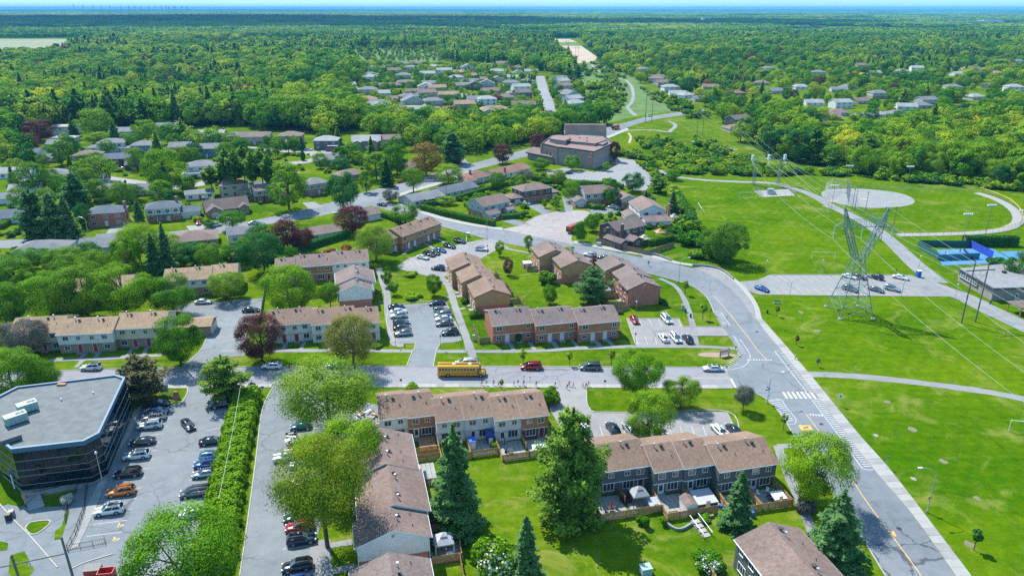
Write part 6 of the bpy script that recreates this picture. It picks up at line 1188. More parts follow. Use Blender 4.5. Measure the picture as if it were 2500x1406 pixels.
def car_meshes(kind):
 if kind in CARM:return CARM[kind]
 s=CAR[kind];D={};g=.24
 st=[(x,[(w*.86,g),(w*.985,g+.12),(w,(g+zs)/2+.05),(w*.97,zs-.06),(w*.88,zs),(w*.45,zt),(0,zt+.012)]) for x,zs,w,zt in s['st']]
 D['body']=loft(st).mesh('body','paint_white_car',True)
 r0,r1,f1,f0,zb,zr,wb_,wt=s['cab'];zb-=.06
 rx0,rx1=r1,f1;zm=zr-.05
 sec=[(r0,[(wb_,zb),(wb_,zb+.01),(wb_*.5,zb+.02),(0,zb+.02)]),(r1,[(wb_*.97,zb),(wt*1.04,zm-.06),(wt*.75,zm+.02),(0,zm+.05)]),((r1+f1)/2,[(wb_,zb),(wt*1.07,zm-.04),(wt*.78,zm+.035),(0,zr+.01)]),(f1,[(wb_*.98,zb),(wt*1.03,zm-.07),(wt*.74,zm+.01),(0,zm+.04)]),(f0,[(wb_*.93,zb),(wb_*.93,zb+.01),(wb_*.5,zb+.02),(0,zb+.02)])]
 D['cabin']=loft(sec).mesh('cabin','paint_white_car',True)
 def quad4(name,q,m):
  return MB().add(q,[(0,1,2,3)]).mesh(name,m)
 def lerp(a,b,t):return a+(b-a)*t
 def slant(xa,xb,t,wA,wB,zA,zB):return(lerp(xa,xb,t),lerp(wA,wB,t),lerp(zA,zB,t))
 e=.018
 def screen(xa,xb,s_):
  a,b=slant(xa,xb,.1,wb_*.9,wt*.95,zb+.02,zm),slant(xa,xb,.93,wb_*.9,wt*.95,zb+.02,zm+.02)
  q=[(a[0]+s_*e,-a[1]*.96,a[2]+e),(a[0]+s_*e,a[1]*.96,a[2]+e),(b[0]+s_*e,b[1]*.92,b[2]+e),(b[0]+s_*e,-b[1]*.92,b[2]+e)]
  mid_=[(p[0]+s_*.02,0,p[2]+.035) for p in(a,b)]
  mb=MB();mb.add([q[0],mid_[0],q[1],q[2],mid_[1],q[3]],[(0,1,4,5),(1,2,3,4)] if s_>0 else[(5,4,1,0),(4,3,2,1)]);return mb
 D['windscreen']=screen(f0,f1,1).mesh('windscreen','car_glass_pale');D['rear_window']=screen(r0,r1,-1).mesh('rear_window','car_glass')
 for sd,nm in((1,'L'),(-1,'R')):
  for k,(t0,t1) in enumerate(((.03,.47),(.51,.97))):
   mb=MB();xb0,xb1=lerp(r0+.22,f0-.3,t0),lerp(r0+.22,f0-.3,t1);xt0,xt1=lerp(r1+.05,f1-.05,t0),lerp(r1+.05,f1-.05,t1);wl,wu=wb_*1.0+e,wt*1.065+e
   q=[(xb0,sd*wl,zb+.1),(xb1,sd*wl,zb+.1),(xt1,sd*wu,zm-.09),(xt0,sd*wu,zm-.09)];mb.add(q,[(0,1,2,3)] if sd<0 else[(3,2,1,0)]);D['side_window'+nm+str(k)]=mb.mesh('side_window','car_glass')
 wr=s['wr'];mb=MB();mb.tube((0,-.11,0),(0,.11,0),wr,n=16);D['tyre']=mb.mesh('tyre','tyre');mb=MB();mb.tube((0,-.118,0),(0,.118,0),wr*.66,n=12)
 for k in range(5):a=k*1.2566;mb.cbox((math.cos(a)*wr*.33,0,math.sin(a)*wr*.33),(.02,.26,.02))
 D['rim']=mb.mesh('rim','rim');D['arch']=MB().tube((0,-.05,0),(0,.05,0),wr+.07,n=16).mesh('wheel_arch','car_trim')
 xf,xr=s['st'][-2][0],s['st'][0][0];zf=s['st'][-2][1];wf=s['st'][-2][2];wrr=s['st'][0][2];zrr=s['st'][0][1]
 for sd,nm in((1,'L'),(-1,'R')):
  D['headlight'+nm]=MB().cbox((xf+.02,sd*(wf-.16),zf-.06),(.28,.3,.14)).mesh('headlight','headlight');D['taillight'+nm]=MB().cbox((xr+.03,sd*(wrr-.06),zrr+.02),(.12,.26,.2 if kind!='sedan' else.14)).mesh('taillight','taillight')
  D['mirror'+nm]=MB().cbox((f0-.3,sd*(wb_+.18),zb+.12),(.12,.2,.13)).mesh('mirror','paint_white_car')
 D['bumper']=MB().box(s['st'][-1][0]-.05,s['st'][-1][0]+.06,-wf*.82,wf*.82,.28,.5).mesh('grille','car_trim');D['plate']=MB().box(xr-.03,xr+.02,-.26,.26,.55,.68).mesh('number_plate','white_plastic')
 if kind=='pickup':D['bed']=MB().box(-2.68,-1.08,-.8,.8,1.165,1.19).mesh('cargo_bed','black_plastic')
 if kind in('suv','van'):D['rails']=MB().box(r1+.1,f1-.1,-wt*.9,-wt*.84,zr-.02,zr+.05).box(r1+.1,f1-.1,wt*.84,wt*.9,zr-.02,zr+.05).mesh('roof_rail','car_trim')
 CARM[kind]=D;return D
def car(kind,col,q,ang,label,name='parked_car',group='parked cars',sunroof=False,z=.03,pixel=True,cat='car',scale=1.0):
 """q: photograph position of the middle of the car's footprint; ang: heading of the nose in degrees"""
 s=CAR[kind];D=car_meshes(kind);p=(G(*q) if pixel else Vector(q));p.z=z;root=empty(name,p,R(ang),label,cat,group);root.scale=(scale,)*3;pm='paint_'+col+'_car'
 for k,me in D.items():
  if k in('tyre','rim','arch'):continue
  nm=me.name.split('.')[0];o=ob(nm,me,root)
  if k in('body','cabin') or k.startswith('mirror'):o.material_slots[0].link='OBJECT';o.material_slots[0].material=MATS[pm]
 for sx in(-1,1):
  for sy in(-1,1):
   w=ob('wheel',D['tyre'],root,(sx*s['wb']+.05,sy*(s['w']-.09),s['wr']));ob('rim',D['rim'],w);ob('wheel_arch',D['arch'],root,(sx*s['wb']+.05,sy*(s['w']-.055),s['wr']+.02))
 if sunroof:
  if('sr',kind) not in MC:r0,r1,f1,f0,zb,zr,wb_,wt=s['cab'];MC[('sr',kind)]=MB().box(r1+.25,f1-.15,-wt*.62,wt*.62,zr-.02,zr+.022).mesh('sunroof','car_glass')
  ob('sunroof',MC[('sr',kind)],root)
 return root
A=13.5
for q,k,c,sr,t,dr in(((268,1252),'suv','white',1,'white SUV with sunroof, nearest of the row along the office walkway',180),((297,1206),'suv','orange',0,'bright orange SUV by the office walkway',180),((314,1161),'suv','black',0,'black SUV between the orange and a white SUV by the office',180),((335,1118),'suv','white',1,'white SUV between the black SUV and the grey sedan by the office',180),((349,1083),'sedan','dark_grey',1,'dark grey sedan in the row along the office walkway',180),((367,1044),'suv','white',0,'white SUV between the grey sedan and the silver SUV by the office',180),((377,1024),'suv','silver',1,'silver SUV with roof rails in the row by the office',180),((383,1009),'sedan','blue',0,'blue sedan squeezed beside the black SUV by the office',0),((387,992),'suv','black',0,'black SUV in the tree shade, farthest of the row by the office',0)):
 car(k,c,q,A+dr,t,sunroof=sr,group='cars in the office car park')
for q,k,c,sr,t,dr in(((548,992),'pickup','black',0,'black pickup in pine shade at the head of the hedge',180),((518,1082),'sedan','black',1,'black sedan parked alone against the hedge',0),((516,1117),'hatch','light_blue',1,'pale blue hatchback with its nose in the hedge',0),((506,1138),'suv','blue',0,'deep blue SUV between the pale blue and silver cars at the hedge',180),((503,1161),'sedan','silver',1,'silver sedan with sunroof against the hedge',180),((478,1208),'van','grey',0,'grey minivan against the hedge',180),((473,1257),'sedan','white',1,'white sedan nearest to the bottom along the hedge',180)):
 car(k,c,q,A+dr,t,sunroof=sr,group='cars in the office car park')
car('sedan','dark_grey',(460,1042),-48,'dark sedan driving down the middle of the office car park','car','cars on the move')
car('suv','white',(224,902),184,'white SUV parked on the street above the office',sunroof=1,group='cars on the street');car('hatch','white',(664,899),181,'white hatchback with dark roof on the street near the crimson maple',sunroof=1,group='cars on the street',scale=1.08);car('hatch','blue',(819,897),180,'blue hatchback half hidden by the tree on the street',group='cars on the street')
car('van','red',(1297,900),180,'red minivan parked on the street right of the school bus',group='cars on the street');car('van','grey',(1441,901),180,'dark grey minivan parked on the street',group='cars on the street');car('sedan','white',(1740,904),180,'white sedan nearing the hatched corner','car','cars on the street',sunroof=1)
lane=((735,1046),'hatch','teal','teal hatchback half under the big tree by the side lane',180),((738,1138),'sedan','white','white sedan under the tree below the white pickup',180),((745,1185),'suv','white','white SUV hidden under the yellow-green tree, upper one',180),((740,1225),'suv','dark_grey','grey SUV hidden under the yellow-green tree, lower one',180),((728,1268),'sedan','dark_green','dark green sedan peeping from under the tree',180),((733,1292),'suv','red','red SUV beside the side lane',180),((737,1323),'suv','navy','dark navy SUV below the red one by the side lane',0),((727,1388),'suv','black','shiny black SUV near the bottom edge by the side lane',180),((728,1425),'sedan','blue','blue car cut by the bottom edge by the side lane',180)
for q,k,c,t,dr in lane:car(k,c,q,A+dr,t,group='cars by the side lane')
pk=car('pickup','white',(706,1121),A+180,'white pickup with dark lettering towing the junk trailer',group='cars by the side lane',cat='pickup truck')
for k in range(5):MB().box(-.3+k*.16,-.3+k*.16+.11,1.0,1.015,.72,.8+.05*(k%2)).build('lettering','dark_metal',pk)
for q,k,c,t,dr in(((968,753),'sedan','navy','dark blue sedan, farthest on the left of the middle car park',0),((973,764),'sedan','white','white sedan second on the left of the middle car park',0),((973,775),'suv','white','white SUV third on the left of the middle car park',180),((980,793),'suv','grey','grey SUV fourth on the left of the middle car park',0),((981,804),'sedan','dark_grey','dark sedan fifth on the left of the middle car park',0),((984,818),'suv','silver','silver SUV nearest on the left of the middle car park',180),((1067,744),'sedan','navy','navy sedan, farthest on the right of the middle car park',180),((1077,762),'suv','silver','silver SUV second on the right of the middle car park',0),((1082,772),'van','silver','silver minivan third on the right of the middle car park',180),((1083,782),'sedan','white','white sedan fourth on the right of the middle car park',180),((1085,794),'sedan','grey','grey sedan fifth on the right of the middle car park',180),((1099,816),'suv','dark_grey','dark grey SUV nearest on the right of the middle car park',180)):car(k,c,q,A+dr,t,group='cars in the middle car park')
for q,k,c,t in(((1033,632),'sedan','white','white sedan at the lower end of the upper car park row'),((1048,625),'suv','black','black SUV second in the upper car park row'),((1060,621),'sedan','black','black sedan third in the upper car park row'),((1075,615),'sedan','blue','bright blue sedan in the upper car park row'),((1098,605),'suv','dark_grey','dark grey SUV fifth in the upper car park row'),((1123,593),'suv','navy','navy SUV at the upper end of the upper car park row')):car(k,c,q,-32,t,group='cars in the upper car park')
car('suv','navy',(1070,659),165,'navy SUV alone on the near side of the upper car park',group='cars in the upper car park');car('suv','white',(1176,612),-14,'white SUV alone at the right of the upper car park',group='cars in the upper car park')
for q,k,c,t,a in(((1549,786),'hatch','red','red hatchback in the corner car park',-80),((1627,784),'van','white','white minivan on the far side of the corner car park',-80),((1620,829),'sedan','white','white sedan left of the white van in the corner car park',98),((1649,830),'van','white','white van between two cars in the corner car park',-82),((1678,832),'suv','dark_grey','dark SUV at the right of the corner car park',98)):car(k,c,q,a,t,group='cars in the corner car park')
for q,k,c,t in(((1427,1054),'suv','white','white SUV at the left end of the front car park'),((1496,1052),'suv','navy','dark SUV second in the front car park'),((1537,1053),'suv','silver','silver SUV half behind the round maple in the front car park'),((1612,1056),'sedan','white','white sedan hidden behind the round maple'),((1755,1056),'sedan','white','low white sedan near the right end of the front car park'),((1791,1054),'sedan','navy','dark sedan at the right end of the front car park')):car(k,c,q,105,t,group='cars in the front car park')
car('suv','white',(1440,626),150,'white SUV parked on the main road behind the brown block',group='cars on the main road');car('sedan','navy',(1476,633),152,'dark sedan parked on the main road behind the brick block',group='cars on the main road');car('sedan','navy',(933,503),-28,'dark blue car turning off the boulevard','car','cars on the main road')
for q,k,c,t,a in(((1860,709),'sedan','blue','blue sedan nearest the entrance of the park car park',-55),((2074,679),'sedan','white','white sedan behind the lattice tower, far side of the park car park',-48),((2097,680),'sedan','dark_red','dark red sedan in the far row of the park car park',-48),((2138,681),'suv','navy','navy SUV in the far row of the park car park',130),((2198,681),'sedan','white','white sedan nearest the portable toilet',-42),((2075,710),'suv','grey','grey SUV seen through the lattice tower legs',-50),((2138,711),'sedan','grey','grey sedan in the near row of the park car park',-50),((2177,709),'suv','silver','silver SUV at the right of the near row of the park car park',-42)):car(k,c,q,a,t,group='cars in the park car park')
car('sedan','white',(497,741),4,'white sedan beside the maple in the left car park',group='cars in the left car park');car('sedan','black',(613,761),6,'black sedan turning in the left car park','car','cars in the left car park')
car('sedan','red',(485,548),-70,'red car on the half-timbered house driveway',group='cars at the houses');car('van','white',(525,553),30,'white van parked on the boulevard kerb',group='cars at the houses');car('suv','white',(541,533),70,'white car on the brick bungalow driveway',group='cars at the houses');car('hatch','red',(979,446),50,'red car at the kerb of the boulevard',group='cars at the houses')
for q,k,c,t,a in(((754,368),'suv','white','white car on the crescent',0),((805,370),'van','red','red van on the crescent',0),((715,357),'suv','white','pale car in the driveway above the crescent',80),((302,414),'sedan','silver','silver car beside the dark brick house',20),((287,420),'sedan','navy','navy car beside the dark brick house',20),((128,415),'hatch','red','red car behind the purple shrub at the left',10),((1283,499),'sedan','white','white car in the driveway on the cul-de-sac',-30),((1404,498),'suv','dark_grey','dark SUV at the head of the cul-de-sac',100),((1520,513),'pickup','dark_green','dark green pickup by the cul-de-sac fence',180),((1496,508),'sedan','silver','silver car by the cul-de-sac fence',160),((1497,403),'hatch','red','red car beside the church',20),((1453,321),'sedan','silver','silver car on the boulevard above the church',60),((1388,425),'sedan','dark_green','dark car in front of the church',10),((1358,285),'sedan','white','white car at the foot of the far street',80),((1338,218),'sedan','silver','silver car up the far street',95),((1585,285),'van','white','white van on the boulevard at the corridor',60),((620,547),'sedan','silver','silver car on the boulevard left of the shadow',35)):car(k,c,q,a,t,group='far cars')
def bus():
 p=G(1128,916);p.z=.03;r_=empty('school_bus',p,R(0),'yellow school bus with black stripes on the street','school bus');y='paint_bus_yellow_car';w=1.22
 sec=[(-5.5,.55),(4.1,.55)];prof=lambda:[(w*.97,.5),(w,.6),(w,2.35),(w*.93,2.75),(w*.7,2.95),(0,3.02)]
 loft([(-5.55,[(a*.97,b) for a,b in prof()]),(-5.4,prof()),(3.9,prof()),(4.05,[(a*.97,b*.985) for a,b in prof()])]).build('body',y,r_,True)
 loft([(3.9,[(w*.95,.5),(w*.96,.7),(w*.94,1.5),(w*.7,1.68),(0,1.72)]),(5.1,[(w*.88,.5),(w*.9,.7),(w*.86,1.38),(w*.62,1.52),(0,1.55)]),(5.5,[(w*.8,.5),(w*.82,.7),(w*.78,1.2),(w*.55,1.3),(0,1.32)])]).build('hood',y,r_,True)
 for k in range(12):
  for s_ in(-1,1):x=-4.95+k*.71;MB().box(x-.28,x+.28,s_*w-.012,s_*w+.012,1.75,2.4).build('side_window','car_glass',r_)
 MB().box(3.55,4.0,-w-.014,-w+.01,.75,2.4).build('driver_window','car_glass',r_)
 MB().add([(4.1,-w*.88,1.75),(4.1,w*.88,1.75),(4.02,w*.84,2.65),(4.02,-w*.84,2.65)],[(0,1,2,3)]).build('windscreen','car_glass',r_)
 for z in(.95,1.22,1.55):
  for s_ in(-1,1):MB().box(-5.4,3.9,s_*(w+.012)-.02,s_*(w+.012)+.02,z,z+.06).build('rub_rail','car_trim',r_)
 for x,ws in((-3.2,1),(4.45,1)):
  for s_ in(-1,1):wl=MB().tube((0,-.15,0),(0,.15,0),.5,n=16).build('wheel','tyre',r_,loc=(x,s_*(w-.12),.5));MB().tube((0,-.16,0),(0,.16,0),.26,n=12).build('rim','rim',wl)
 for s_ in(-1,1):MB().cbox((5.45,s_*.72,1.0),(.14,.26,.26)).build('headlight','headlight',r_);MB().tube((5.0,s_*1.1,1.4),(5.25,s_*1.5,1.9),.03,n=5).cbox((5.25,s_*1.5,1.95),(.06,.24,.36)).build('mirror','car_trim',r_);MB().cbox((-5.55,s_*.95,2.55),(.06,.24,.18)).build('warning_light','taillight',r_)
 MB().box(5.45,5.62,-w*.8,w*.8,.42,.66).build('bumper','car_trim',r_);MB().box(-5.66,-5.52,-w,w,.45,.68).build('bumper','car_trim',r_);MB().box(-2.2,-1.5,-.35,.35,3.0,3.1).build('roof_hatch','white_plastic',r_);MB().box(1.5,2.2,-.35,.35,3.0,3.1).build('roof_hatch','white_plastic',r_)
 s=MB().cbox((1.6,-w-.03,1.25),(.05,.06,.5)).build('stop_arm','red_sign',r_)
bus()
car('van','white',(1140,893),180,'white van standing behind the school bus',group='cars on the street',scale=1.12)
def truck(q,ang,label,s=1.0):
 p=G(*q);p.z=.03;r_=empty('refuse_truck',p,R(ang),label,'truck','red trucks');m_='paint_truck_red_car';r_.scale=(s,)*3
 loft([(-4.2,[(1.1,.9),(1.2,1.2),(1.2,2.6),(.9,2.9),(0,2.95)]),(-3.2,[(1.15,.8),(1.25,1.1),(1.25,2.9),(1.0,3.2),(0,3.25)]),(2.0,[(1.15,.8),(1.25,1.1),(1.25,2.9),(1.0,3.2),(0,3.25)])]).build('body',m_,r_);loft([(2.2,[(1.1,.6),(1.18,.9),(1.18,2.3),(.95,2.6),(0,2.65)]),(3.6,[(1.1,.6),(1.18,.9),(1.15,1.6),(.9,2.55),(0,2.6)]),(4.1,[(1.05,.6),(1.1,.9),(1.1,1.5),(.8,1.6),(0,1.65)])]).build('cab',m_,r_)
 for k in range(5):
  for s_ in(-1,1):MB().box(-3+k*1.1,-2.9+k*1.1,s_*1.28-.04,s_*1.28+.04,.9,3.0).build('rib','truck_trim',r_)
 MB().box(-4.3,-4.15,-1.0,1.0,1.0,1.9).build('hopper','car_trim',r_);MB().box(-4.35,-4.2,-1.15,1.15,.7,.9).build('bumper','fence_cap_yellow',r_);MB().box(-4.32,-4.2,-1.15,-.9,2.2,2.5).build('taillight','taillight',r_)
 MB().add([(3.95,-.95,1.75),(3.95,.95,1.75),(3.62,.85,2.45),(3.62,-.85,2.45)],[(0,1,2,3)]).build('windscreen','car_glass',r_)
 for x in(-2.8,-1.6,3.0):
  for s_ in(-1,1):wl=MB().tube((0,-.16,0),(0,.16,0),.52,n=14).build('wheel','tyre',r_,loc=(x,s_*1.05,.52));MB().tube((0,-.17,0),(0,.17,0),.28,n=10).build('rim','rim',wl)
mat('truck_trim',(0.5,0.28,0.03),0.5,0.1,2)
truck((1404,566),48,'red refuse truck with ribbed body stopped on the cul-de-sac');truck((1503,316),55,'red tanker-like truck driving along the boulevard')
tl=empty('junk_trailer',G(716,1083),R(A+100),'dark trailer heaped with white scrap wood beside the pickup','trailer')
for(a,b,c,d) in((-2.2,2.2,-1.1,-1.04),(-2.2,2.2,1.04,1.1),(-2.2,-2.14,-1.1,1.1),(2.14,2.2,-1.1,1.1)):MB().box(a,b,c,d,.55,1.5).build('side_panel','dark_metal',tl)
MB().box(-2.2,2.2,-1.1,1.1,.5,.58).build('floor','dark_metal',tl)
for s_ in(-1,1):MB().tube((0,-.1,0),(0,.1,0),.35,n=14).build('wheel','tyre',tl,loc=(0,s_*1.2,.35))
jm=('white_plastic','cedar_fence','trim_white','tarp_grey','deck_wood')
def heap(p,n,rx,ry,h,label,name='scrap_heap',ang=0.0):
 r_=empty(name,p,ang,label,'debris')
 for k in range(n):o=MB().box(-random.uniform(.3,1.1),random.uniform(.3,1.1),-random.uniform(.08,.3),random.uniform(.08,.3),-.03,.03).build('board',random.choice(jm),r_,loc=(random.uniform(-rx,rx),random.uniform(-ry,ry),random.uniform(.06,h)));o.rotation_euler=(random.uniform(-.5,.5),random.uniform(-.4,.4),random.uniform(0,3.1))
heap(G(716,1083)+Vector((0,0,.6)),26,.8,1.7,1.0,'heap of white boards piled in the dark trailer','scrap_heap',0)
heap(G(760,1085),30,2.2,2.4,.9,'spread of white and cream boards beside the trailer under the tree');heap(G(895,1040),60,3.2,5.5,.8,'large pile of lumber and sheets at the end of the white row')
# --- people: one continuous skin per figure
def figure(pose,H=1.4):
 """joints in units of the height, walking or standing; grown with a skin, then frozen to a mesh"""
 w={'walk':(.11,-.10,.10),'walk_b':(-.09,.12,-.09),'stand':(.02,-.02,.03),'ride':(.0,.0,.12)}[pose];l0,l1,sw=w
 J={'pelvis':(0,0,.53,.062),'belly':(.0,0,.61,.066),'chest':(.01,0,.74,.074),'neck':(.015,0,.835,.030),'head':(.03,0,.90,.052),'crown':(.025,0,.965,.045)}
 for s,n,l,a in((1,'L',l0,-sw),(-1,'R',l1,sw)):
  J['sh'+n]=(.005,s*.105,.795,.036);J['el'+n]=(-.02+a*.6,s*.135,.63,.026);J['wr'+n]=(.05+a*1.3,s*.13,.49,.020);J['ha'+n]=(.07+a*1.5,s*.125,.445,.022)
  if pose=='ride':J['el'+n]=(.12,s*.14,.68,.026);J['wr'+n]=(.24,s*.12,.60,.020);J['ha'+n]=(.28,s*.11,.59,.022)
  J['hp'+n]=(.0,s*.055,.50,.056);J['kn'+n]=(.03+l*.7,s*.058,.285,.040);J['an'+n]=(l*1.35,s*.058,.05,.026);J['to'+n]=(l*1.35+.085,s*.062,.018,.024)
  if pose=='ride':J['kn'+n]=(.2,s*.08,.44,.042);J['an'+n]=(.12+s*.03,s*.08,.22,.026);J['to'+n]=(.2+s*.03,s*.085,.2,.024)
 names=list(J);E=[('pelvis','belly'),('belly','chest'),('chest','neck'),('neck','head'),('head','crown')]
 for n in 'LR':E+=[('chest','sh'+n),('sh'+n,'el'+n),('el'+n,'wr'+n),('wr'+n,'ha'+n),('pelvis','hp'+n),('hp'+n,'kn'+n),('kn'+n,'an'+n),('an'+n,'to'+n)]
 me=bpy.data.meshes.new('person');me.from_pydata([tuple(c*H for c in J[n][:3]) for n in names],[(names.index(a),names.index(b)) for a,b in E],[]);o=bpy.data.objects.new('tmp',me);COL.objects.link(o)
 o.modifiers.new('s','SKIN');o.modifiers.new('u','SUBSURF').levels=1
 for i,n in enumerate(names):v=me.skin_vertices[0].data[i];v.radius=(J[n][3]*H,)*2;v.use_root=(n=='pelvis')
 bpy.context.view_layer.update();ev=o.evaluated_get(bpy.context.evaluated_depsgraph_get());out=bpy.data.meshes.new_from_object(ev);bpy.data.objects.remove(o)
 out.materials.clear()
 for m_ in('skin','cloth_blue','cloth_denim','hair_dark','cloth_black'):out.materials.append(MATS[m_])
 for p in out.polygons:
  c=p.center/H;z=c.z;k=1
  if z>.845:k=3 if(z>.935 or c.x<.0 or(z>.90 and c.x<.03)) else 0
  elif z<.035 and pose!='ride':k=4
  elif abs(c.y)>.092 and z<.70 and z>.4 and abs(c.y)<.2 and(abs(c.y)>.11):k=0
  elif z<.535:k=2
  p.material_index=k;p.use_smooth=True
 return out
FIG={k:figure(k,1.0) for k in('walk','walk_b','stand','ride')}
PK=MB().cbox((0,0,0),(.11,.17,.22)).cbox((-.06,0,-.03),(.05,.13,.12)).mesh('backpack','cloth_navy');HELM=MB().tube((0,0,0),(0,0,.05),.068,.064,n=10).tube((0,0,.05),(0,0,.09),.064,.03,n=10).mesh('helmet','cloth_white')
def person(q,ang,H,shirt,legs,label,pose='walk',pack=None,hair='hair_dark',z=.13,group=None,p=None,helmet=None):
 g=Vector(p) if p is not None else G(*q);g.z=z if p is None else g.z;o=ob('person',FIG[pose],None,g,R(ang),label,'person',group);o.scale=(H,H,H)
 for i,m_ in((1,'cloth_'+shirt),(2,'cloth_'+legs),(3,hair)):o.material_slots[i].link='OBJECT';o.material_slots[i].material=MATS[m_]
 if pack:b=ob('backpack',PK,o,(-.10,0,.72));b.material_slots[0].link='OBJECT';b.material_slots[0].material=MATS['cloth_'+pack]
 if helmet:b=ob('helmet',HELM,o,(.02,0,.92));b.material_slots[0].link='OBJECT';b.material_slots[0].material=MATS['cloth_'+helmet]
 return o
GRP='children walking along the street sidewalk'
for i,(x,y,H,sh,lg,pk_,hr,t) in enumerate(((1177,941,1.62,'black','denim',None,'hair_dark','tall person in dark clothes leading the line of walkers'),(1187,941,1.3,'blue','white','blue','hair_dark','child in blue with backpack behind the leading walker'),(1205,941,1.4,'grey','black','black','hair_dark','child in grey with black backpack left of the sapling'),(1218,943,1.25,'blue','navy',None,'hair_dark','small child in blue beside the roadside sapling'),(1255,942,1.35,'pink','grey',None,'hair_fair','child in pink right of the roadside sapling'),(1264,941,1.4,'denim','white','navy','hair_dark','child with navy backpack right of the child in pink'),(1278,942,1.45,'blue','pink','blue','hair_fair','child with pale hair between the two sign posts'),(1309,944,1.4,'navy','denim','blue','hair_fair','child with a pale cap next to the roadside bush'),(1355,944,1.3,'grey','navy','navy','hair_dark','child walking alone at the car park mouth'),(1384,950,1.45,'green','teal','green','hair_fair','child in green with bike at the car park mouth'),(1389,943,1.5,'red','black','red','hair_dark','child in red behind the child in green'),(1400,945,1.3,'grey','grey',None,'hair_fair','small child in pale clothes behind the child in red'),(1423,946,1.25,'black','grey',None,'hair_dark','small dark clothed child at the end of the line'),(1430,947,1.4,'navy','pink','red','hair_dark','child with red backpack near the kerb'),(1437,944,1.55,'red','white',None,'hair_dark','last walker in red at the end of the line'))):
 person((x,y),180+(i*17)%20-10,H,sh,lg,t,('walk','walk_b')[i%2],pk_,hr,.13 if x<1350 else.03,GRP)
person((708,906),80,1.6,'red','red','person in red crossing the street','walk',None,'hair_dark',.03);person((1941,878),170,1.75,'yellow','navy','crossing guard in a yellow vest on the park sidewalk','stand',None,'hair_dark',.13)
person(None,200,1.75,'red','navy','man in a red shirt on the patio of the white town house','stand',p=U(27.6,121.0,.12));person((2187,668),200,1.75,'black','navy','person in dark clothes on the lawn behind the park car park','walk_b',z=.01)
person((2307,622),30,1.75,'white','navy','tennis player left of the net','walk',z=.03);person((2343,618),200,1.75,'black','black','tennis player right of the net','walk_b',z=.03)
def bike(q,ang,label,name='motorcycle'):
 p=G(*q);p.z=.03;r_=empty(name,p,R(ang),label,'motorcycle' if name=='motorcycle' else 'bicycle')
 for x in(-.62,.62):
  w=MB();[w.tube((math.cos(k*.524)*.28,0,math.sin(k*.524)*.28),(math.cos((k+1)*.524)*.28,0,math.sin((k+1)*.524)*.28),.06,n=6) for k in range(12)];wl=w.build('wheel','tyre',r_,loc=(x,0,.32));MB().tube((0,-.04,0),(0,.04,0),.18,n=10).build('rim','rim',wl)
 loft([(-.7,[(.05,.6),(.1,.66),(.08,.76),(0,.78)]),(-.1,[(.12,.35),(.15,.5),(.12,.74),(0,.76)]),(.25,[(.12,.4),(.15,.6),(.11,.85),(0,.88)]),(.5,[(.05,.6),(.07,.7),(.05,.85),(0,.87)])]).build('frame','dark_metal',r_,True);MB().tube((.4,-.32,1.0),(.4,.32,1.0),.025,n=6).tube((.4,0,1.0),(.62,0,.32),.035,n=6).build('handlebar','rim',r_);MB().cbox((.5,0,.9),(.1,.16,.16)).build('headlight','headlight',r_);return p
p=bike((616,942),170,'small motorcycle ridden along the kerb');person(None,170,1.65,'white','denim','rider in white with helmet on the small motorcycle','ride',p=(p.x,p.y,.03),helmet='white')
# --- gardens, fences and small things (plan metres u, v of the town house grid)
def GF(pts,label,h=1.5,m='cedar_fence'):return fence('garden_fence',pts,label,h,m)
GF([(9.7,127.6),(9.7,119.3),(14.6,119.3)],'honey coloured fence round the deck of the brown unit, near side');GF([(10.0,121.6),(14.6,121.6)],'inner honey coloured fence just behind the deck fence',1.6);GF([(14.8,124.2),(14.8,118.4),(20.4,118.2)],'garden fence behind the foreground spruce');GF([(20.4,124),(20.4,118.2),(25.8,118.2)],'garden fence with gate left of the lime bush');GF([(25.9,122.2),(25.9,115.6),(31.2,115.6)],'garden fence with gate below the man in red');GF([(31.3,121.8),(31.3,118.5)],'short fence between the two right end patios');GF([(31.2,115.6),(36.6,115.6),(36.6,121.8)],'garden fence at the right end beside the big pine')
GF([(38.0,101.0),(38.0,94.9),(49.1,94.9)],'long fence of the grey row left gardens',1.5);GF([(49.1,99),(48.9,92.5),(58.0,92.5)],'middle fence of the grey row with wooden gate',1.5);GF([(43.6,101),(43.6,98.2)],'short dark fence between the left grey units',1.7,'old_fence');GF([(54.6,98.8),(54.6,94.8)],'short fence beside the garden shed',1.6,'old_fence');GF([(60.1,96.6),(59.8,91.2),(71.3,91.0),(71.4,97)],'right hand fence of the grey row gardens',1.5);GF([(65.6,96.6),(65.6,91.2)],'fence between the two right grey gardens',1.5)
GF([(9.4,91.3),(13.9,91.2),(14.4,98.6)],'fence round the gazebo garden',1.5);GF([(14.4,98.6),(10.0,98.9)],'fence behind the rounded shrub',1.4);GF([(10.0,103.8),(15.0,103.6),(15.2,99.0)],'old fence below the foreground spruce',1.4,'old_fence');GF([(9.8,111.6),(13.6,111.5)],'short brown fence by the long row',1.4,'old_fence');GF([(8.5,86.3),(13.4,86.2),(13.6,91.1)],'fence at the bottom edge by the lower roof',1.4)
for k,v in enumerate((187,192.5,198,203.5,209,214.5)):GF([(44.4-(k//2)*1.0,v),(48.6-(k//2)*.8,v),(48.6-(k//2)*.8,v+4.2)],'old brown fence of garden number '+ORD[k]+' from the street behind the stepped brown row',1.4,'old_fence')
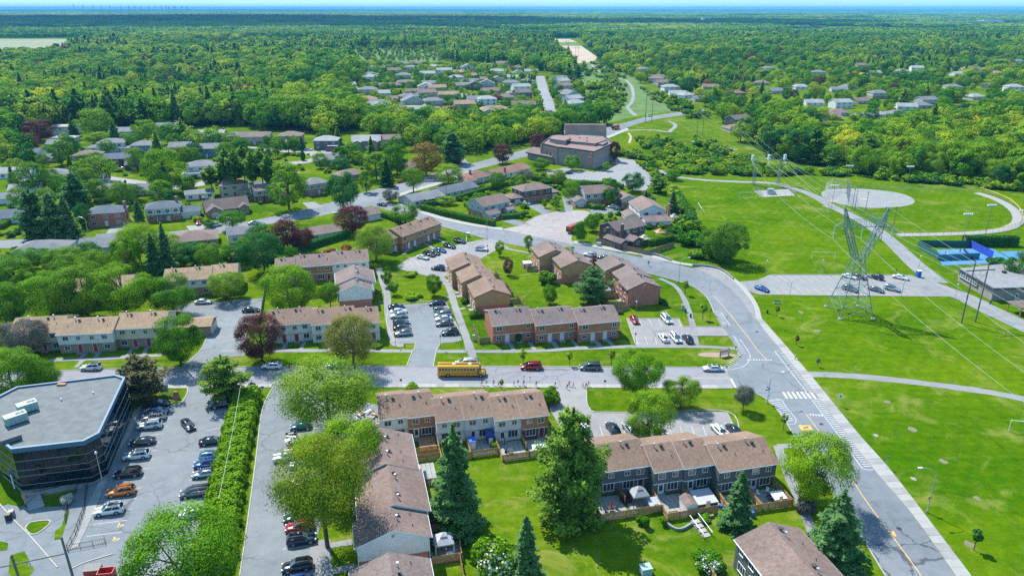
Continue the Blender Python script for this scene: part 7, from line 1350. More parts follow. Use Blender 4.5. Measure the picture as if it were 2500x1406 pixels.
GF([(57.2,222.8),(57.6,218.6),(61.0,218.2)],'brown fence pen with a white roof left of the brown block',1.8,'old_fence');GF([(59.6,210.4),(59.8,206.6),(65.0,205.4)],'fence below the pale shrub at the brown block',1.5,'old_fence');GF([(77.4,182.4),(72.6,184.0),(72.4,189.5),(77.6,189.6)],'old fence round the grill patio of the brick block',1.6,'old_fence');GF([(72.4,189.5),(72.2,194.5),(77.6,194.5)],'fence round the white canopy patio of the brick block',1.5,'old_fence');GF([(70,178),(77.6,180.6)],'long fence below the brick block',1.5,'old_fence')
GF([(-13.0,210.5),(-8.0,210.5),(-4.4,209.8)],'brown fence behind the bright maple',1.5,'old_fence');GF([(-10.2,198),(-4.0,197.0)],'low brown fence behind the white row',1.4,'old_fence');GF([(31.9,178),(31.9,168.2),(34.6,168)],'brown fence at the left end of the brick row',1.5,'old_fence')
GF([(52.2,80.2),(50.0,80.4),(49.2,72)],'fence of the bottom right corner garden',1.5)
def Fw(pts,label,h,m):return fence('garden_fence',[(G(*p).x,G(*p).y) for p in pts],label,h,m,uv=False)
Fw([(1456,594),(1500,606),(1582,624),(1645,603)],'long board fence round the corner garden on the main road',1.9,'old_fence');Fw([(1510,512),(1555,506),(1545,498)],'brown fence by the parked green pickup',1.7,'old_fence');Fw([(1600,566),(1660,588)],'brown fence behind the corner semi',1.7,'old_fence');Fw([(655,665),(645,722),(637,774),(632,790)],'grey fence along the left car park lawn',1.3,'grey_wood');Fw([(1645,545),(1690,540)],'short fence behind the white gabled semi',1.6,'old_fence')
hydro=MB
def patio(u0,u1,v0,v1,m='paver',name='patio',s=.9,label=None):
 r_=empty(name,U((u0+u1)/2,(v0+v1)/2),R(TH),label or 'paved patio behind the town houses','patio','patios');nx,ny=max(1,round((u1-u0)/s)),max(1,round((v1-v0)/s));a,b=(u1-u0)/nx,(v1-v0)/ny;k=('slab',round(a,2),round(b,2),m)
 if k not in MC:MC[k]=MB().box(-a/2+.025,a/2-.025,-b/2+.025,b/2-.025,0,.1).mesh('paving_slab',m)
 for i in range(nx):
  for j in range(ny):ob('paving_slab',MC[k],r_,(-(u1-u0)/2+a*(i+.5),-(v1-v0)/2+b*(j+.5),random.uniform(-.02,.015)))
 return r_
def deck(u0,u1,v0,v1,z,label,ang=0):
 r_=empty('deck',U((u0+u1)/2,(v0+v1)/2),R(TH),label,'deck','garden decks');w,d=u1-u0,v1-v0;n=int(w/.2)
 for i in range(n):x=-w/2+w*(i+.5)/n;MB().box(x-.09,x+.09,-d/2,d/2,z-.06,z).build('plank','deck_wood',r_)
 MB().box(-w/2+.05,w/2-.05,-d/2+.05,d/2-.05,0,z-.07).build('joist_box','old_fence',r_)
deck(11.2,14.5,122.0,127.0,.55,'red-brown plank deck behind the brown unit')
for a,t in(((21.0,25.6,118.6,123.8),'slab patio with bicycles behind the white unit'),((26.2,31.0,116.0,122.0),'slab patio under the man in red'),((31.6,36.4,116.0,121.6),'slab patio at the right end by the pine'),((38.4,43.4,95.4,101),'slab patio with the red parasol'),((43.9,48.8,95.4,101),'slab patio with the hip roofed gazebo'),((49.3,54.2,93.0,98.9),'slab patio with the planter box'),((54.9,59.6,93.0,98.6),'slab patio with the spa lid'),((60.4,65.4,91.6,96.4),'slab patio behind the small spruce'),((65.9,71.1,91.5,96.4),'slab patio with chairs at the right end'),((10.2,14.2,91.6,98.3),'slab patio under the white gazebo'),((10.0,13.2,112.0,118.6),'pale slab patch beside the long row')):patio(*a,label=t)
def shed(u,v,w,d,h,label,wall='white_siding',roof='roof_brown',rz=0.0,kind='gable'):
 r_=empty('garden_shed',U(u,v,.1),R(TH)+rz,label,'shed','garden sheds')
 if kind=='gable':gable_roof(-d/2,d/2,-w/2,w/2,h,h+w*.25,.12,.1,.08).build('roof',[roof,'trim_white'],r_);gable_wall(-d/2,d/2,-w/2,w/2,0,h-.02,h+w*.25-.02).build('wall',wall,r_)
 else:MB().add([(-d/2-.1,-w/2-.1,h-.35),(d/2+.1,-w/2-.1,h-.35),(d/2+.1,w/2+.1,h),(-d/2-.1,w/2+.1,h),(-d/2-.1,-w/2-.1,h-.27),(d/2+.1,-w/2-.1,h-.27),(d/2+.1,w/2+.1,h+.08),(-d/2-.1,w/2+.1,h+.08)],[(3,2,1,0),(4,5,6,7),(0,1,5,4),(1,2,6,5),(2,3,7,6),(3,0,4,7)]).build('roof',roof,r_);MB().box(-d/2,d/2,-w/2,w/2,0,h-.36).build('wall',wall,r_)
 MB().box(-.4,.4,-w/2-.03,-w/2,0,1.5).build('door','door_white',r_);return r_
shed(53.4,94.2,1.9,2.9,1.9,'tall white garden shed with brown roof',rz=math.pi/2);shed(48.0,96.2,2.0,1.9,1.3,'low grey metal shed in the corner by the gazebo','galvanised','galvanised',kind='lean');shed(21.2,121.6,1.2,1.2,2.0,'small white shed with blue roof on the patio','white_siding','blue_plastic',kind='lean');shed(25.0,122.6,1.7,1.4,2.3,'tall dark blue storage tent against the white wall','awning_blue','awning_blue',kind='lean')
shed(33.6,117.4,1.1,2.6,1.1,'long white storage chest on the patio fence','white_plastic','white_plastic',kind='lean');shed(69.8,93.0,1.7,2.2,1.2,'spa tub with white lid at the right end of the gardens','trim_dark','white_plastic',kind='lean');shed(58.4,222.0,1.6,2.6,2.0,'white roofed shed in the brown fence pen','old_fence','white_plastic',kind='lean');shed(57.0,95.6,3.4,3.6,1.3,'large pale spa cover beside the white shed','trim_dark','tarp_grey',kind='lean')
def gazebo(u,v,s,h,label,m='tarp_grey',z=.1,drape=False,p=None):
 r_=empty('gazebo',p or U(u,v,z),R(TH),label,'gazebo','garden gazebos');a=s/2;mb=MB();mb.add([(-a,-a,h),(a,-a,h),(a,a,h),(-a,a,h),(-a*.3,-a*.3,h+s*.26),(a*.3,-a*.3,h+s*.26),(a*.3,a*.3,h+s*.26),(-a*.3,a*.3,h+s*.26),(-a,-a,h-.2),(a,-a,h-.2),(a,a,h-.2),(-a,a,h-.2)],[(0,1,5,4),(1,2,6,5),(2,3,7,6),(3,0,4,7),(8,9,1,0),(9,10,2,1),(10,11,3,2),(11,8,0,3)]);mb.build('canopy',m,r_)
 b=a*.38;MB().add([(-b,-b,h+s*.28),(b,-b,h+s*.28),(b,b,h+s*.28),(-b,b,h+s*.28),(0,0,h+s*.42)],[(0,1,4),(1,2,4),(2,3,4),(3,0,4)]).build('vent_canopy',m,r_)
 for x in(-a+.08,a-.08):
  for y in(-a+.08,a-.08):
   MB().box(x-.05,x+.05,y-.05,y+.05,0,h).build('post','dark_metal',r_)
   if drape:MB().tube((x,y,.1),(x,y,h-.2),.22,.1,n=7).build('curtain',m,r_)
gazebo(11.5,94.0,3.0,2.2,'white gazebo with tied curtains in the fenced garden','tarp_grey',drape=True);gazebo(46.0,98.2,2.9,2.1,'grey hip roofed gazebo behind the grey row','grey_plastic');gazebo(0,0,3.6,2.2,'pale gazebo in the corner garden by the main road','beige_siding',p=G(1572,596));gazebo(74.8,192,2.6,2.1,'pale triangular canopy behind the brick block','tarp_grey');gazebo(0,0,3.4,2.2,'pale pergola behind the corner semi','cedar_fence',p=G(1610,580));gazebo(0,0,3.2,2.2,'dark gazebo beside the white gabled semi','grey_plastic',p=G(1645,542))
ps=empty('parasol',U(40.6,97.0,.1),0,'closed red parasol over the patio table','parasol');MB().tube((0,0,0),(0,0,2.4),.03,n=6).build('pole','dark_metal',ps);MB().tube((0,0,1.0),(0,0,2.3),.22,.05,n=10).build('canopy','red_paint',ps)
def table(u,v,label,m='dark_metal',p=None):
 r_=empty('garden_table',p or U(u,v,.1),R(20),label,'table','garden tables');MB().tube((0,0,.68),(0,0,.73),.6,n=14).build('table_top',m,r_);[MB().tube((x,y,0),(x*.7,y*.7,.68),.03,n=5).build('leg',m,r_) for x,y in((.4,.4),(-.4,.4),(.4,-.4),(-.4,-.4))]
def chair(u,v,rz,label,m='dark_metal'):
 r_=empty('garden_chair',U(u,v,.1),rz,label,'chair','garden chairs');MB().box(-.27,.27,-.27,.27,.4,.45).build('seat',m,r_);MB().box(-.27,.27,.24,.29,.45,1.0).build('backrest',m,r_);[MB().box(x-.025,x+.025,y-.025,y+.025,0,.4).build('leg',m,r_) for x in(-.24,.24) for y in(-.24,.24)]
table(40.6,97.0,'dark patio table under the closed red parasol');table(28.0,118.0,'small dark patio table below the man in red');table(68.6,93.6,'round dark patio table in the right end garden');table(12.2,92.2,'pale round table in front of the white gazebo','white_plastic')
for u,v,a,t,m_ in((39.6,96.4,1.2,'dark patio chair left of the parasol table','dark_metal'),(41.6,97.4,4.2,'dark patio chair right of the parasol table','dark_metal'),(27.2,117.6,1,'dark chair beside the small patio table','dark_metal'),(67.2,95.0,.5,'white framed chair on the right end patio','white_plastic'),(69.2,95.4,-.5,'tall white chair on the right end patio','white_plastic'),(13.4,122.6,2.5,'pink garden chair on the plank deck','red_paint')):chair(u,v,a,t,m_)
def box_thing(name,p,w,d,h,m,label,cat,rz=0.0,lid=None,group=None):
 r_=empty(name,p,rz,label,cat,group);MB().add([(-w/2,-d/2,0),(w/2,-d/2,0),(w/2,d/2,0),(-w/2,d/2,0),(-w*.47,-d*.47,h),(w*.47,-d*.47,h),(w*.47,d*.47,h),(-w*.47,d*.47,h)],[(3,2,1,0),(4,5,6,7),(0,1,5,4),(1,2,6,5),(2,3,7,6),(3,0,4,7)]).build('body',m,r_);MB().box(-w*.52,w*.52,-d*.52,d*.52,h,h+.08).build('lid',lid or m,r_);return r_
pl=empty('planter_box',U(50.6,93.6,.1),R(TH),'wooden planter box on the slab patio','planter');[MB().box(*b,0,.4).build('board','cedar_fence',pl) for b in((-.9,.9,-.55,-.48),(-.9,.9,.48,.55),(-.9,-.83,-.48,.48),(.83,.9,-.48,.48))];MB().box(-.83,.83,-.48,.48,.0,.3).build('soil','soil',pl)
box_thing('transformer',G(1576,1398),1.6,1.4,1.2,'hvac_paint','green utility transformer on the lawn at the bottom','transformer',R(TH));box_thing('utility_cabinet',G(1362,605),1.4,.8,1.3,'galvanised','pale utility cabinet at the main road fence corner','cabinet') if False else box_thing('utility_cabinet',G(1462,601),1.6,.9,1.3,'galvanised','pale utility cabinet before the corner garden fence','cabinet',R(-15))
box_thing('mailbox',G(1666,756),.6,.6,1.5,'galvanised','grey community mailbox by the footpath fence','mailbox',0);box_thing('mailbox',G(1157,832),.55,.5,1.6,'galvanised','grey mailbox left of the brick row','mailbox');box_thing('utility_cabinet',G(1143,578),1.0,.8,1.5,'galvanised','grey cabinet on the lawn at the upper car park','cabinet',0,'white_plastic')
for q,m_,t in(((1250,838),'blue_plastic','first door'),((1300,836),'blue_plastic','second door'),((1357,834),'blue_plastic','third door'),((1443,831),'blue_plastic','fifth door'),((1490,828),'blue_plastic','last door')):box_thing('recycling_bin',G(*q),.55,.45,.5,m_,'blue recycling box at the '+t+' of the brick row','bin',0,None,'recycling boxes')
box_thing('recycling_bin',U(63.2,90.2),.6,.6,.9,'blue_plastic','blue recycling bin outside the fence by the small spruce','bin');box_thing('recycling_bin',U(59.2,93.4,.1),.6,.5,.5,'blue_plastic','blue box inside the fence of the spa patio','bin');box_thing('wheeled_bin',G(1673,762),.6,.7,1.0,'green_plastic','green wheeled bin by the grey mailbox','bin')
for q,t in(((230,1402),'red waste container with ribbed dark lid at the bottom edge'),((262,1408),'open red waste container at the bottom edge')):
 r_=empty('waste_container',G(*q),R(8),t,'dumpster','red waste containers');
 for b in((-1.1,1.1,-.75,-.68),(-1.1,1.1,.68,.75),(-1.1,-1.03,-.68,.68),(1.03,1.1,-.68,.68)):MB().box(*b,.1,1.3).build('side','red_paint',r_)
 MB().box(-1.03,1.03,-.68,.68,.1,.16).build('floor','red_paint',r_)
 if 'ribbed' in t:l=MB().box(-1.15,1.15,-.8,.8,1.3,1.36).build('lid','dark_metal',r_);[MB().box(-1.0+k*.25,-.94+k*.25,-.75,.75,1.36,1.41).build('rib','grey_plastic',l) for k in range(9)]
r_=empty('bicycle_rack',G(146,1262),R(60),'white bicycle rack on the asphalt before the office ramp','rack');[MB().tube((k*.35-1,-.3,0),(k*.35-1,-.1,.75),.025,n=5).tube((k*.35-1,-.1,.75),(k*.35-1,.2,0),.025,n=5).build('hoop','white_plastic',r_) for k in range(7)];MB().tube((-1.05,0,.03),(1.15,0,.03),.03,n=5).build('rail','white_plastic',r_)
for q,t in(((22,1268),'black'),((30,1260),'grey')):box_thing('rubbish_bin',G(*q),.8,.8,1.1,t+'_plastic',t+' bin behind the office steps at the left edge','bin',.3)
box_thing('planter',G(62,1220)+Vector((0,0,.5)),.6,.6,.5,'cedar_fence','small wooden planter at the head of the office steps','planter')
r_=empty('sign_board',G(404,966),R(6),'pale double-sided sign box on legs at the office drive','sign');MB().add([(-.8,-.35,1.1),(.8,-.35,1.1),(.8,.35,1.1),(-.8,.35,1.1),(-.8,-.35,2.7),(.8,-.35,2.7),(.8,.35,2.7),(-.8,.35,2.7),(0,-.35,3.1),(0,.35,3.1)],[(3,2,1,0),(0,1,5,8,4),(1,2,6,5),(2,3,7,9,6),(3,0,4,7),(5,6,9,8),(7,4,8,9)]).build('panel','galvanised',r_);[MB().tube((x,y,0),(x*.8,y*.8,1.15),.05,n=5).build('leg','white_plastic',r_) for x in(-.75,.75) for y in(-.3,.3)];MB().box(-.68,.68,-.37,-.355,1.25,2.55).build('sign_face','hvac_paint',r_)
r_=empty('loading_steps',G(424,976),R(4),'rust brown bench-like loading steps beside the sign box','steps');MB().add([(0,-.5,0),(1.0,-.5,0),(1.0,.9,0),(0,.9,0),(0,.5,1.7),(1.0,.5,1.7),(1.0,.9,1.7),(0,.9,1.7)],[(3,2,1,0),(4,5,6,7),(0,1,5,4),(1,2,6,5),(2,3,7,6),(3,0,4,7)]).build('body','tactile_brick',r_);[MB().box(-.9,0,-.5+k*.2,-.4+k*.2,k*.32,k*.32+.06).build('tread','dark_metal',r_) for k in range(6)]
def sign(q,h,label,face,w=.6,hh=.6,shape_='rect',name='road_sign',z=0,rz=0.0,marks=None):
 r_=empty(name,G(*q),rz,label,'sign','road signs');MB().tube((0,0,0),(0,0,h),.035,n=6).build('post','galvanised',r_)
 if shape_=='rect':MB().box(-w/2,w/2,-.06,-.035,h-hh,h).build('sign_plate',face,r_)
 else:mb=MB();n=8;mb.add([(w/2*math.cos(k*math.pi/4+.39),-.06,h-w/2+w/2*math.sin(k*math.pi/4+.39)) for k in range(n)]+[(w/2*math.cos(k*math.pi/4+.39),-.035,h-w/2+w/2*math.sin(k*math.pi/4+.39)) for k in range(n)],[tuple(range(n)),tuple(range(n,2*n))[::-1]]+[(k,k+n,(k+1)%n+n,(k+1)%n) for k in range(n)]);mb.build('sign_plate',face,r_)
 if marks:mb=MB();[mb.box(a,b,-.066,-.06,h+c,h+d) for a,b,c,d in marks];mb.build('pictogram','dark_metal',r_)
 return r_
sign((2048,990),2.9,'white crossing sign with a black walking figure on the park lawn','white_plastic',.8,1.1,marks=[(-.06,.06,-.3,-.18),(-.1,.1,-.62,-.33),(-.16,-.06,-.92,-.62),(.04,.14,-.9,-.62)]);sign((2163,1142),2.6,'small sign on a post beside the near park sidewalk','grey_plastic',.5,.5);sign((2087,905),1.2,'low park bylaw post on the upper lawn','white_plastic',.3,.4);sign((644,968),2.6,'blue and white sign on the verge by the side lane','blue_sign',.7,.5);sign((980,950),2.6,'dark backed sign before the centre town houses','dark_metal',.5,.5);sign((1476,952),2.6,'round sign on the street verge left of the bright maple','blue_sign',.6,.6,'oct');sign((1794,866),2.4,'octagonal stop sign on the hatched corner','red_sign',.7,.7,'oct',rz=.6);sign((1899,800),3.4,'yellow diamond sign post on the park verge','yellow_sign',.7,.7,rz=.3);sign((1725,666),2.4,'bus stop sign on the layby','blue_sign',.4,.5);sign((1294,948),3.0,'tall thin sign post among the walking children','grey_plastic',.25,.3);sign((1279,944),3.0,'second tall thin sign post among the walking children','grey_plastic',.25,.3)
r_=empty('estate_sign',G(1768,870),R(25),'low town house estate sign in the mulch bed at the corner','sign');MB().box(-1.2,1.2,-.1,.1,.5,1.9).build('board','white_plastic',r_);MB().box(-1.25,1.25,-.13,.13,1.9,2.05).build('cap','tactile_brick',r_);[MB().box(x-.12,x+.12,-.12,.12,0,2.0).build('post','tactile_brick',r_) for x in(-1.3,1.3)];MB().box(-1.0,1.0,-.112,-.1,1.2,1.6).build('sign_face','rust_siding',r_)
r_=empty('garden_steps',U(53.2,89.4),R(TH+6),'three slab garden steps with two white handrails on the lawn','steps');[MB().box(-.7,.7,-2.2+k*1.0,-1.35+k*1.0,0,.12+k*.16).build('step','concrete',r_) for k in range(4)];[MB().tube((x,-2.4,.9),(x,1.9,1.5),.07,n=6).build('handrail','white_plastic',r_) for x in(-.8,.8)];[MB().tube((x,y,0),(x,y,.95+(y+2.4)*.14),.04,n=5).build('rail_post','dark_metal',r_) for x in(-.8,.8) for y in(-2.2,1.7)]
wl=empty('retaining_wall',U(48.6,91.6),0,'low curved grey block retaining wall below the garden fence','wall');pts_=[U(*p)-U(48.6,91.6) for p in smooth([(48.4,91.4),(49.2,90.0),(50.4,89.8),(52.4,90.6),(54.0,91.2),(56.8,91.6)],5)]
for i in range(len(pts_)-1):a,b=pts_[i],pts_[i+1];d=b-a;c=(a+b)/2;[MB().cbox((c.x,c.y,.14+.25*k),(d.length+.02,.34-.03*k,.24),math.atan2(d.y,d.x)).build('block','concrete_old',wl) for k in range(2)]
for pts,t in(([(1568,621),(1600,624),(1638,638)],'low grey wall behind the small parking bay'),([(1690,651),(1722,652),(1760,661),(1790,683)],'low grey curved wall behind the bus layby')):
 P=px(smooth(pts,4));w_=empty('retaining_wall',P[0],0,t,'wall','low road walls')
 for i in range(len(P)-1):a,b=P[i]-P[0],P[i+1]-P[0];d=b-a;c=(a+b)/2;MB().cbox((c.x,c.y,.4),(d.length+.05,.35,.8),math.atan2(d.y,d.x)).build('block','concrete_old',w_)
po=empty('swimming_pool',G(478,402),0,'turquoise round swimming pool beside the white flat roofed house','pool');MB().tube((0,0,0),(0,0,1.1),4.6,n=24).build('rim','white_plastic',po);MB().tube((0,0,1.0),(0,0,1.13),4.3,n=24).build('water','water_blue',po)
hy=empty('fire_hydrant',G(988,846),0,'small red fire hydrant on the island by the middle car park','hydrant');MB().tube((0,0,0),(0,0,.6),.13,.11,n=8).tube((0,0,.6),(0,0,.78),.15,.05,n=8).build('barrel','red_paint',hy);MB().tube((-.22,0,.45),(.22,0,.45),.07,n=6).build('nozzle','red_paint',hy)
gbx=box_thing('play_cube',U(0,0),.1,.1,.1,'white_plastic','x','x') if False else None
railing('railing',[(1164,838),(1180,845),(1202,838)],'low black iron railing left of the brick row',.9,group='low iron railings');railing('railing',[(1612,742),(1640,752),(1662,758)],'low black iron railing beside the brick gable',.9,group='low iron railings')
# --- trees one by one: base x, y and top y in the photograph, crown width there, shape, leaf, label
TREES=[(462,1452,1262,250,'round','leaf_bright','large bright maple over the foot of the long hedge at the bottom'),(1265,470,425,44,'round_b','leaf_green','green tree between the hedges behind the dark brick semi'),(1090,500,478,46,'round_b','leaf_lime','pale blossoming tree inside the clipped hedge'),(1170,505,470,40,'round','leaf_green','green tree behind the white upper floored semi'),(1425,470,440,34,'round','leaf_dark','dark tree between the two far semis'),(1575,500,465,30,'spruce','needle_spruce','dark spruce left of the white gabled semi'),(806,1052,878,235,'airy','leaf_lime','big pale feathery tree over the head of the side lane'),(838,1190,1020,190,'round_b','leaf_bright','bright green tree between the trailer and the long row'),(800,1335,1085,220,'airy_b','leaf_olive','yellow-green spreading tree over the parked cars of the side lane'),(1392,1266,1000,196,'pine_full','needle_pine','great bushy white pine on the lower lawn'),(1112,1285,1036,135,'spruce','needle_spruce','tall dark spruce beside the long row'),(1284,1428,1262,85,'spruce_slim','needle_spruce','slim spruce at the bottom edge beside the white blossom'),(1796,1292,1152,78,'spruce_slim','needle_spruce','slim blue-green spruce at the grey row fence'),(1984,1232,1062,158,'round','leaf_bright','bright round maple at the right end of the grey row'),(2028,1388,1196,150,'spruce','needle_spruce','broad spruce overhanging the footpath by the main road'),(1553,975,848,112,'round_b','leaf_bright','bright green maple at the street verge'),(1583,1076,958,112,'round','leaf_bright','round light green maple before the front car park'),(1661,996,916,84,'round_b','leaf_lime','white flecked pale blossom tree on the front lawn'),(1813,1002,938,50,'airy','leaf_plum','small grey-green tree near the crossing'),(350,978,868,118,'pine','needle_rusty','rusty brown pine before the office'),(553,972,868,104,'pine','needle_pine','dark pine at the head of the long hedge'),(48,990,855,150,'round','leaf_green','big green maple above the office at the left edge'),(118,960,880,80,'airy','leaf_green','thin leaved sapling tree right of the left edge maple'),(640,880,768,106,'round','leaf_crimson','round crimson maple at the street'),(866,897,762,132,'willow','leaf_khaki','yellowish weeping tree before the white row'),(445,892,768,104,'oval','leaf_green','egg shaped green maple by the left car park'),(70,872,772,100,'round_b','leaf_plum','grey-purple plum tree before the tan roofed row'),(712,770,648,128,'round','leaf_bright','big bright maple behind the white row'),(808,752,688,55,'airy','leaf_green','thin tree between the white block and the bright maple'),(425,770,668,112,'round_b','leaf_green','round maple at the corner of the left car park'),(556,730,658,88,'round_b','leaf_lime','light green tree before the small tan roofed row'),(128,780,655,135,'round_b','leaf_bright','first big maple behind the tan roofed row'),(215,778,645,135,'round','leaf_green','second big maple behind the tan roofed row'),(310,776,640,140,'round_b','leaf_bright','third big maple behind the tan roofed row'),(20,800,690,110,'round','leaf_green','green tree at the left edge above the plum tree'),(30,720,630,110,'round','leaf_green','green tree at the left edge below the boulevard'),(648,668,568,98,'round','leaf_dark','round dark green maple right of the small tan roofed row'),(640,600,546,66,'round','leaf_dark','smaller dark maple just behind the round one'),(918,640,545,96,'willow','leaf_lime','yellow-green bushy tree at the end of the tan and brick row'),(703,606,536,74,'round','leaf_crimson','crimson maple left of the white bungalow'),(745,612,552,50,'airy','leaf_crimson','thin purple tree beside the crimson maple'),(860,570,502,78,'round','leaf_crimson','dark crimson maple at the right of the white bungalow'),(523,658,588,82,'round_b','leaf_green','green maple behind the small tan roofed row'),(415,682,545,48,'spruce_slim','needle_spruce','tall slim spruce right of the pale willow'),(385,690,570,62,'spruce','needle_spruce','dark spruce in the middle of the left trees'),(345,650,540,110,'airy','leaf_bright','pale willowy tree by the boulevard'),(320,690,560,70,'oval_b','leaf_bright','bright leafy tree left of the dark spruces'),(80,660,600,85,'round_b','leaf_green','maple over the grey roof at the left'),(165,672,605,92,'round','leaf_green','maple right of the grey gabled roof'),(235,678,612,80,'round','leaf_green','maple below the grey roofed house'),(270,660,618,60,'round_b','leaf_bright','small bright maple below the grey roofed house'),(450,650,590,60,'oval','leaf_dark','dark cedar clump right of the slim spruce'),(480,655,592,60,'oval','leaf_dark','second dark cedar clump right of the slim spruce'),(575,650,600,60,'oval','leaf_dark','dark bush tree left of the round dark maple'),(715,650,600,34,'oval','leaf_green','small rounded tree above the brown and white row'),(95,580,462,92,'pine_full','needle_spruce','first of the dark blue pines at the left'),(140,584,468,78,'pine_full','needle_spruce','second of the dark blue pines at the left'),(172,582,478,56,'spruce','needle_spruce','third of the dark blue pines at the left'),(205,556,495,40,'round_b','leaf_dark','dark tree in front of the red brick house'),(343,553,485,38,'spruce','needle_spruce','dark spruce between the brick and half-timbered houses'),(190,505,420,72,'pine_full','needle_spruce','big blue-green pine above the dark pines'),(706,512,396,88,'oval','leaf_bright','tall light green maple by the boulevard'),(840,512,418,78,'round_b','leaf_dark','tall green elm at the boulevard junction'),(735,476,430,14,'spruce_slim','needle_spruce','very thin dark cypress at the half-timbered house'),(895,470,415,34,'oval','leaf_bright','small bright conical maple on the front lawn'),(1010,470,405,60,'airy','leaf_green','sparse green tree at the boulevard edge'),(1040,430,348,82,'round','leaf_bronze','great copper orange tree on the boulevard'),(1105,400,320,66,'pine_full','needle_spruce','dark blue spruce right of the copper tree'),(1095,450,400,68,'round','leaf_bright','lime coloured round tree by the boulevard'),(970,425,352,62,'round','leaf_green','rounded green tree left of the copper tree'),(920,440,372,58,'oval','leaf_green','green tree behind the brown hip roofed bungalow'),(945,455,385,40,'spruce','leaf_dark','dark leafy cone by the boulevard bungalow'),(1228,400,352,46,'round','leaf_crimson','crimson maple at the boulevard bend'),(1312,372,326,40,'round','leaf_crimson','crimson maple left of the church'),(1500,395,345,26,'oval','leaf_crimson','crimson tree right of the church'),(1397,416,378,38,'round_b','leaf_bright','light green tree before the church wall'),(1480,418,395,20,'round_b','leaf_bright','small bright tree at the church corner'),(1320,415,385,44,'round_b','leaf_green','green tree before the church wing'),(1213,462,420,40,'round','leaf_green','round green tree behind the long white bungalow'),(1280,450,412,46,'airy','leaf_plum','purplish tree left of the church hedge'),(1362,455,412,40,'airy','leaf_olive','olive tree at the church hedge'),(1392,492,440,46,'round','leaf_bright','bright tree at the head of the cul-de-sac'),(1490,503,432,42,'oval_b','leaf_green','pale birch before the shuttered semi'),(1545,468,420,54,'round_b','leaf_dark','dark green tree left of the church car park end'),(1463,492,474,26,'round','leaf_magenta','small magenta plum before the shuttered semi'),(1640,520,465,34,'spruce','needle_spruce','blue-green spruce right of the white gabled semi'),(1605,470,425,46,'pine','needle_pine','dark pine at the end of the church car park'),(1640,440,415,38,'round','leaf_green','green tree at the start of the park path'),(1735,628,560,58,'dome','leaf_cedar','left of the two dense domed cedars on the soccer field'),(1775,640,545,82,'dome','leaf_cedar','larger of the two dense domed cedars on the soccer field'),(1445,740,650,78,'pine','needle_spruce','ragged blue-green pine between the brown and brick blocks'),(1342,742,696,36,'round','leaf_green','small round tree on the inner lawn'),(1241,672,632,26,'round','leaf_crimson','small crimson tree on the inner lawn'),(1060,722,668,36,'oval','leaf_green','conical green tree on the lawn above the middle car park'),(945,700,658,26,'round_b','leaf_green','small round tree at the footpath, upper one'),(962,720,684,24,'round_b','leaf_green','small round tree at the footpath, lower one'),(1220,626,586,22,'oval','leaf_bright','slim bright tree at the upper car park'),(1290,612,574,22,'oval','leaf_lime','slim pale tree on the main road verge'),(1390,628,600,28,'young','leaf_lime','pale sapling behind the brown block'),(1450,655,622,22,'oval','leaf_crimson','small crimson tree between the parked cars and blocks'),(1486,642,624,22,'round_b','leaf_lime','lime bush tree beside the dark parked sedan'),(1418,590,540,34,'round','leaf_green','green tree right of the refuse truck'),(1447,565,520,40,'round_b','leaf_green','green tree behind the refuse truck'),(1478,560,540,26,'round_b','leaf_green','small green tree beside the corner semi'),(1330,508,485,14,'oval','leaf_bright','thin young tree on the cul-de-sac lawn, left'),(1358,512,476,18,'oval','leaf_bright','thin young tree on the cul-de-sac lawn, right'),(1490,540,515,14,'young','leaf_bright','sapling on the cul-de-sac verge'),(990,545,498,66,'round_b','leaf_green','green garden tree behind the tan and brick row'),(953,495,460,40,'round_b','leaf_plum','brownish green tree at the junction lawn'),(570,560,512,70,'airy','leaf_green','pale sparse tree at the boulevard by the white van'),(508,556,535,30,'round_b','leaf_dark','small dark tree by the red car'),(410,472,362,98,'round','leaf_bright','great yellow-green maple in the upper left'),(408,468,386,32,'spruce','needle_spruce','slim spruce before the great yellow-green maple'),(237,448,384,100,'wide','leaf_lime','wide pale umbrella shaped maple in the upper left'),(85,470,395,75,'round','leaf_green','green tree beside the low white house'),(40,425,385,40,'round_b','leaf_lime','yellow-green tree at the left house'),(320,492,450,66,'round','leaf_dark','round dark green tree above the half-timbered house'),(395,495,440,52,'oval','leaf_bright','bright conical maple above the half-timbered house'),(175,384,332,50,'round','leaf_dark','dark rounded tree by the brick house'),(75,372,325,62,'round','leaf_crimson','large crimson tree in the upper left'),(100,345,292,78,'round','leaf_crimson','larger purple tree under the left wood'),(246,348,322,48,'round','leaf_lime','lime coloured round shrub tree above the crescent'),(182,335,278,30,'spruce','needle_spruce','blue spruce beside the flat roofed house'),(235,335,265,82,'round','leaf_bright','bright rounded tree over the flat roofed house'),(360,345,290,60,'round_b','leaf_bright','bright tree left of the tall new house'),(535,350,325,34,'oval','leaf_bright','small bright tree before the new pale house'),(737,366,332,24,'spruce','needle_spruce','small blue spruce on the crescent lawn'),(722,366,328,18,'round_b','leaf_bright','small bright tree beside the crescent spruce'),(740,392,368,12,'column','leaf_dark','thin cypress on the crescent island'),(860,395,350,56,'round','leaf_green','green tree right of the grey brick house'),(835,420,385,50,'round','leaf_dark','dark tree behind the grey twin gabled bungalow'),]
PINES=[(560,475,362),(582,478,368),(602,470,358),(622,480,372),(645,474,365),(662,482,380),(520,475,405),(548,468,395)]
NTREE=0
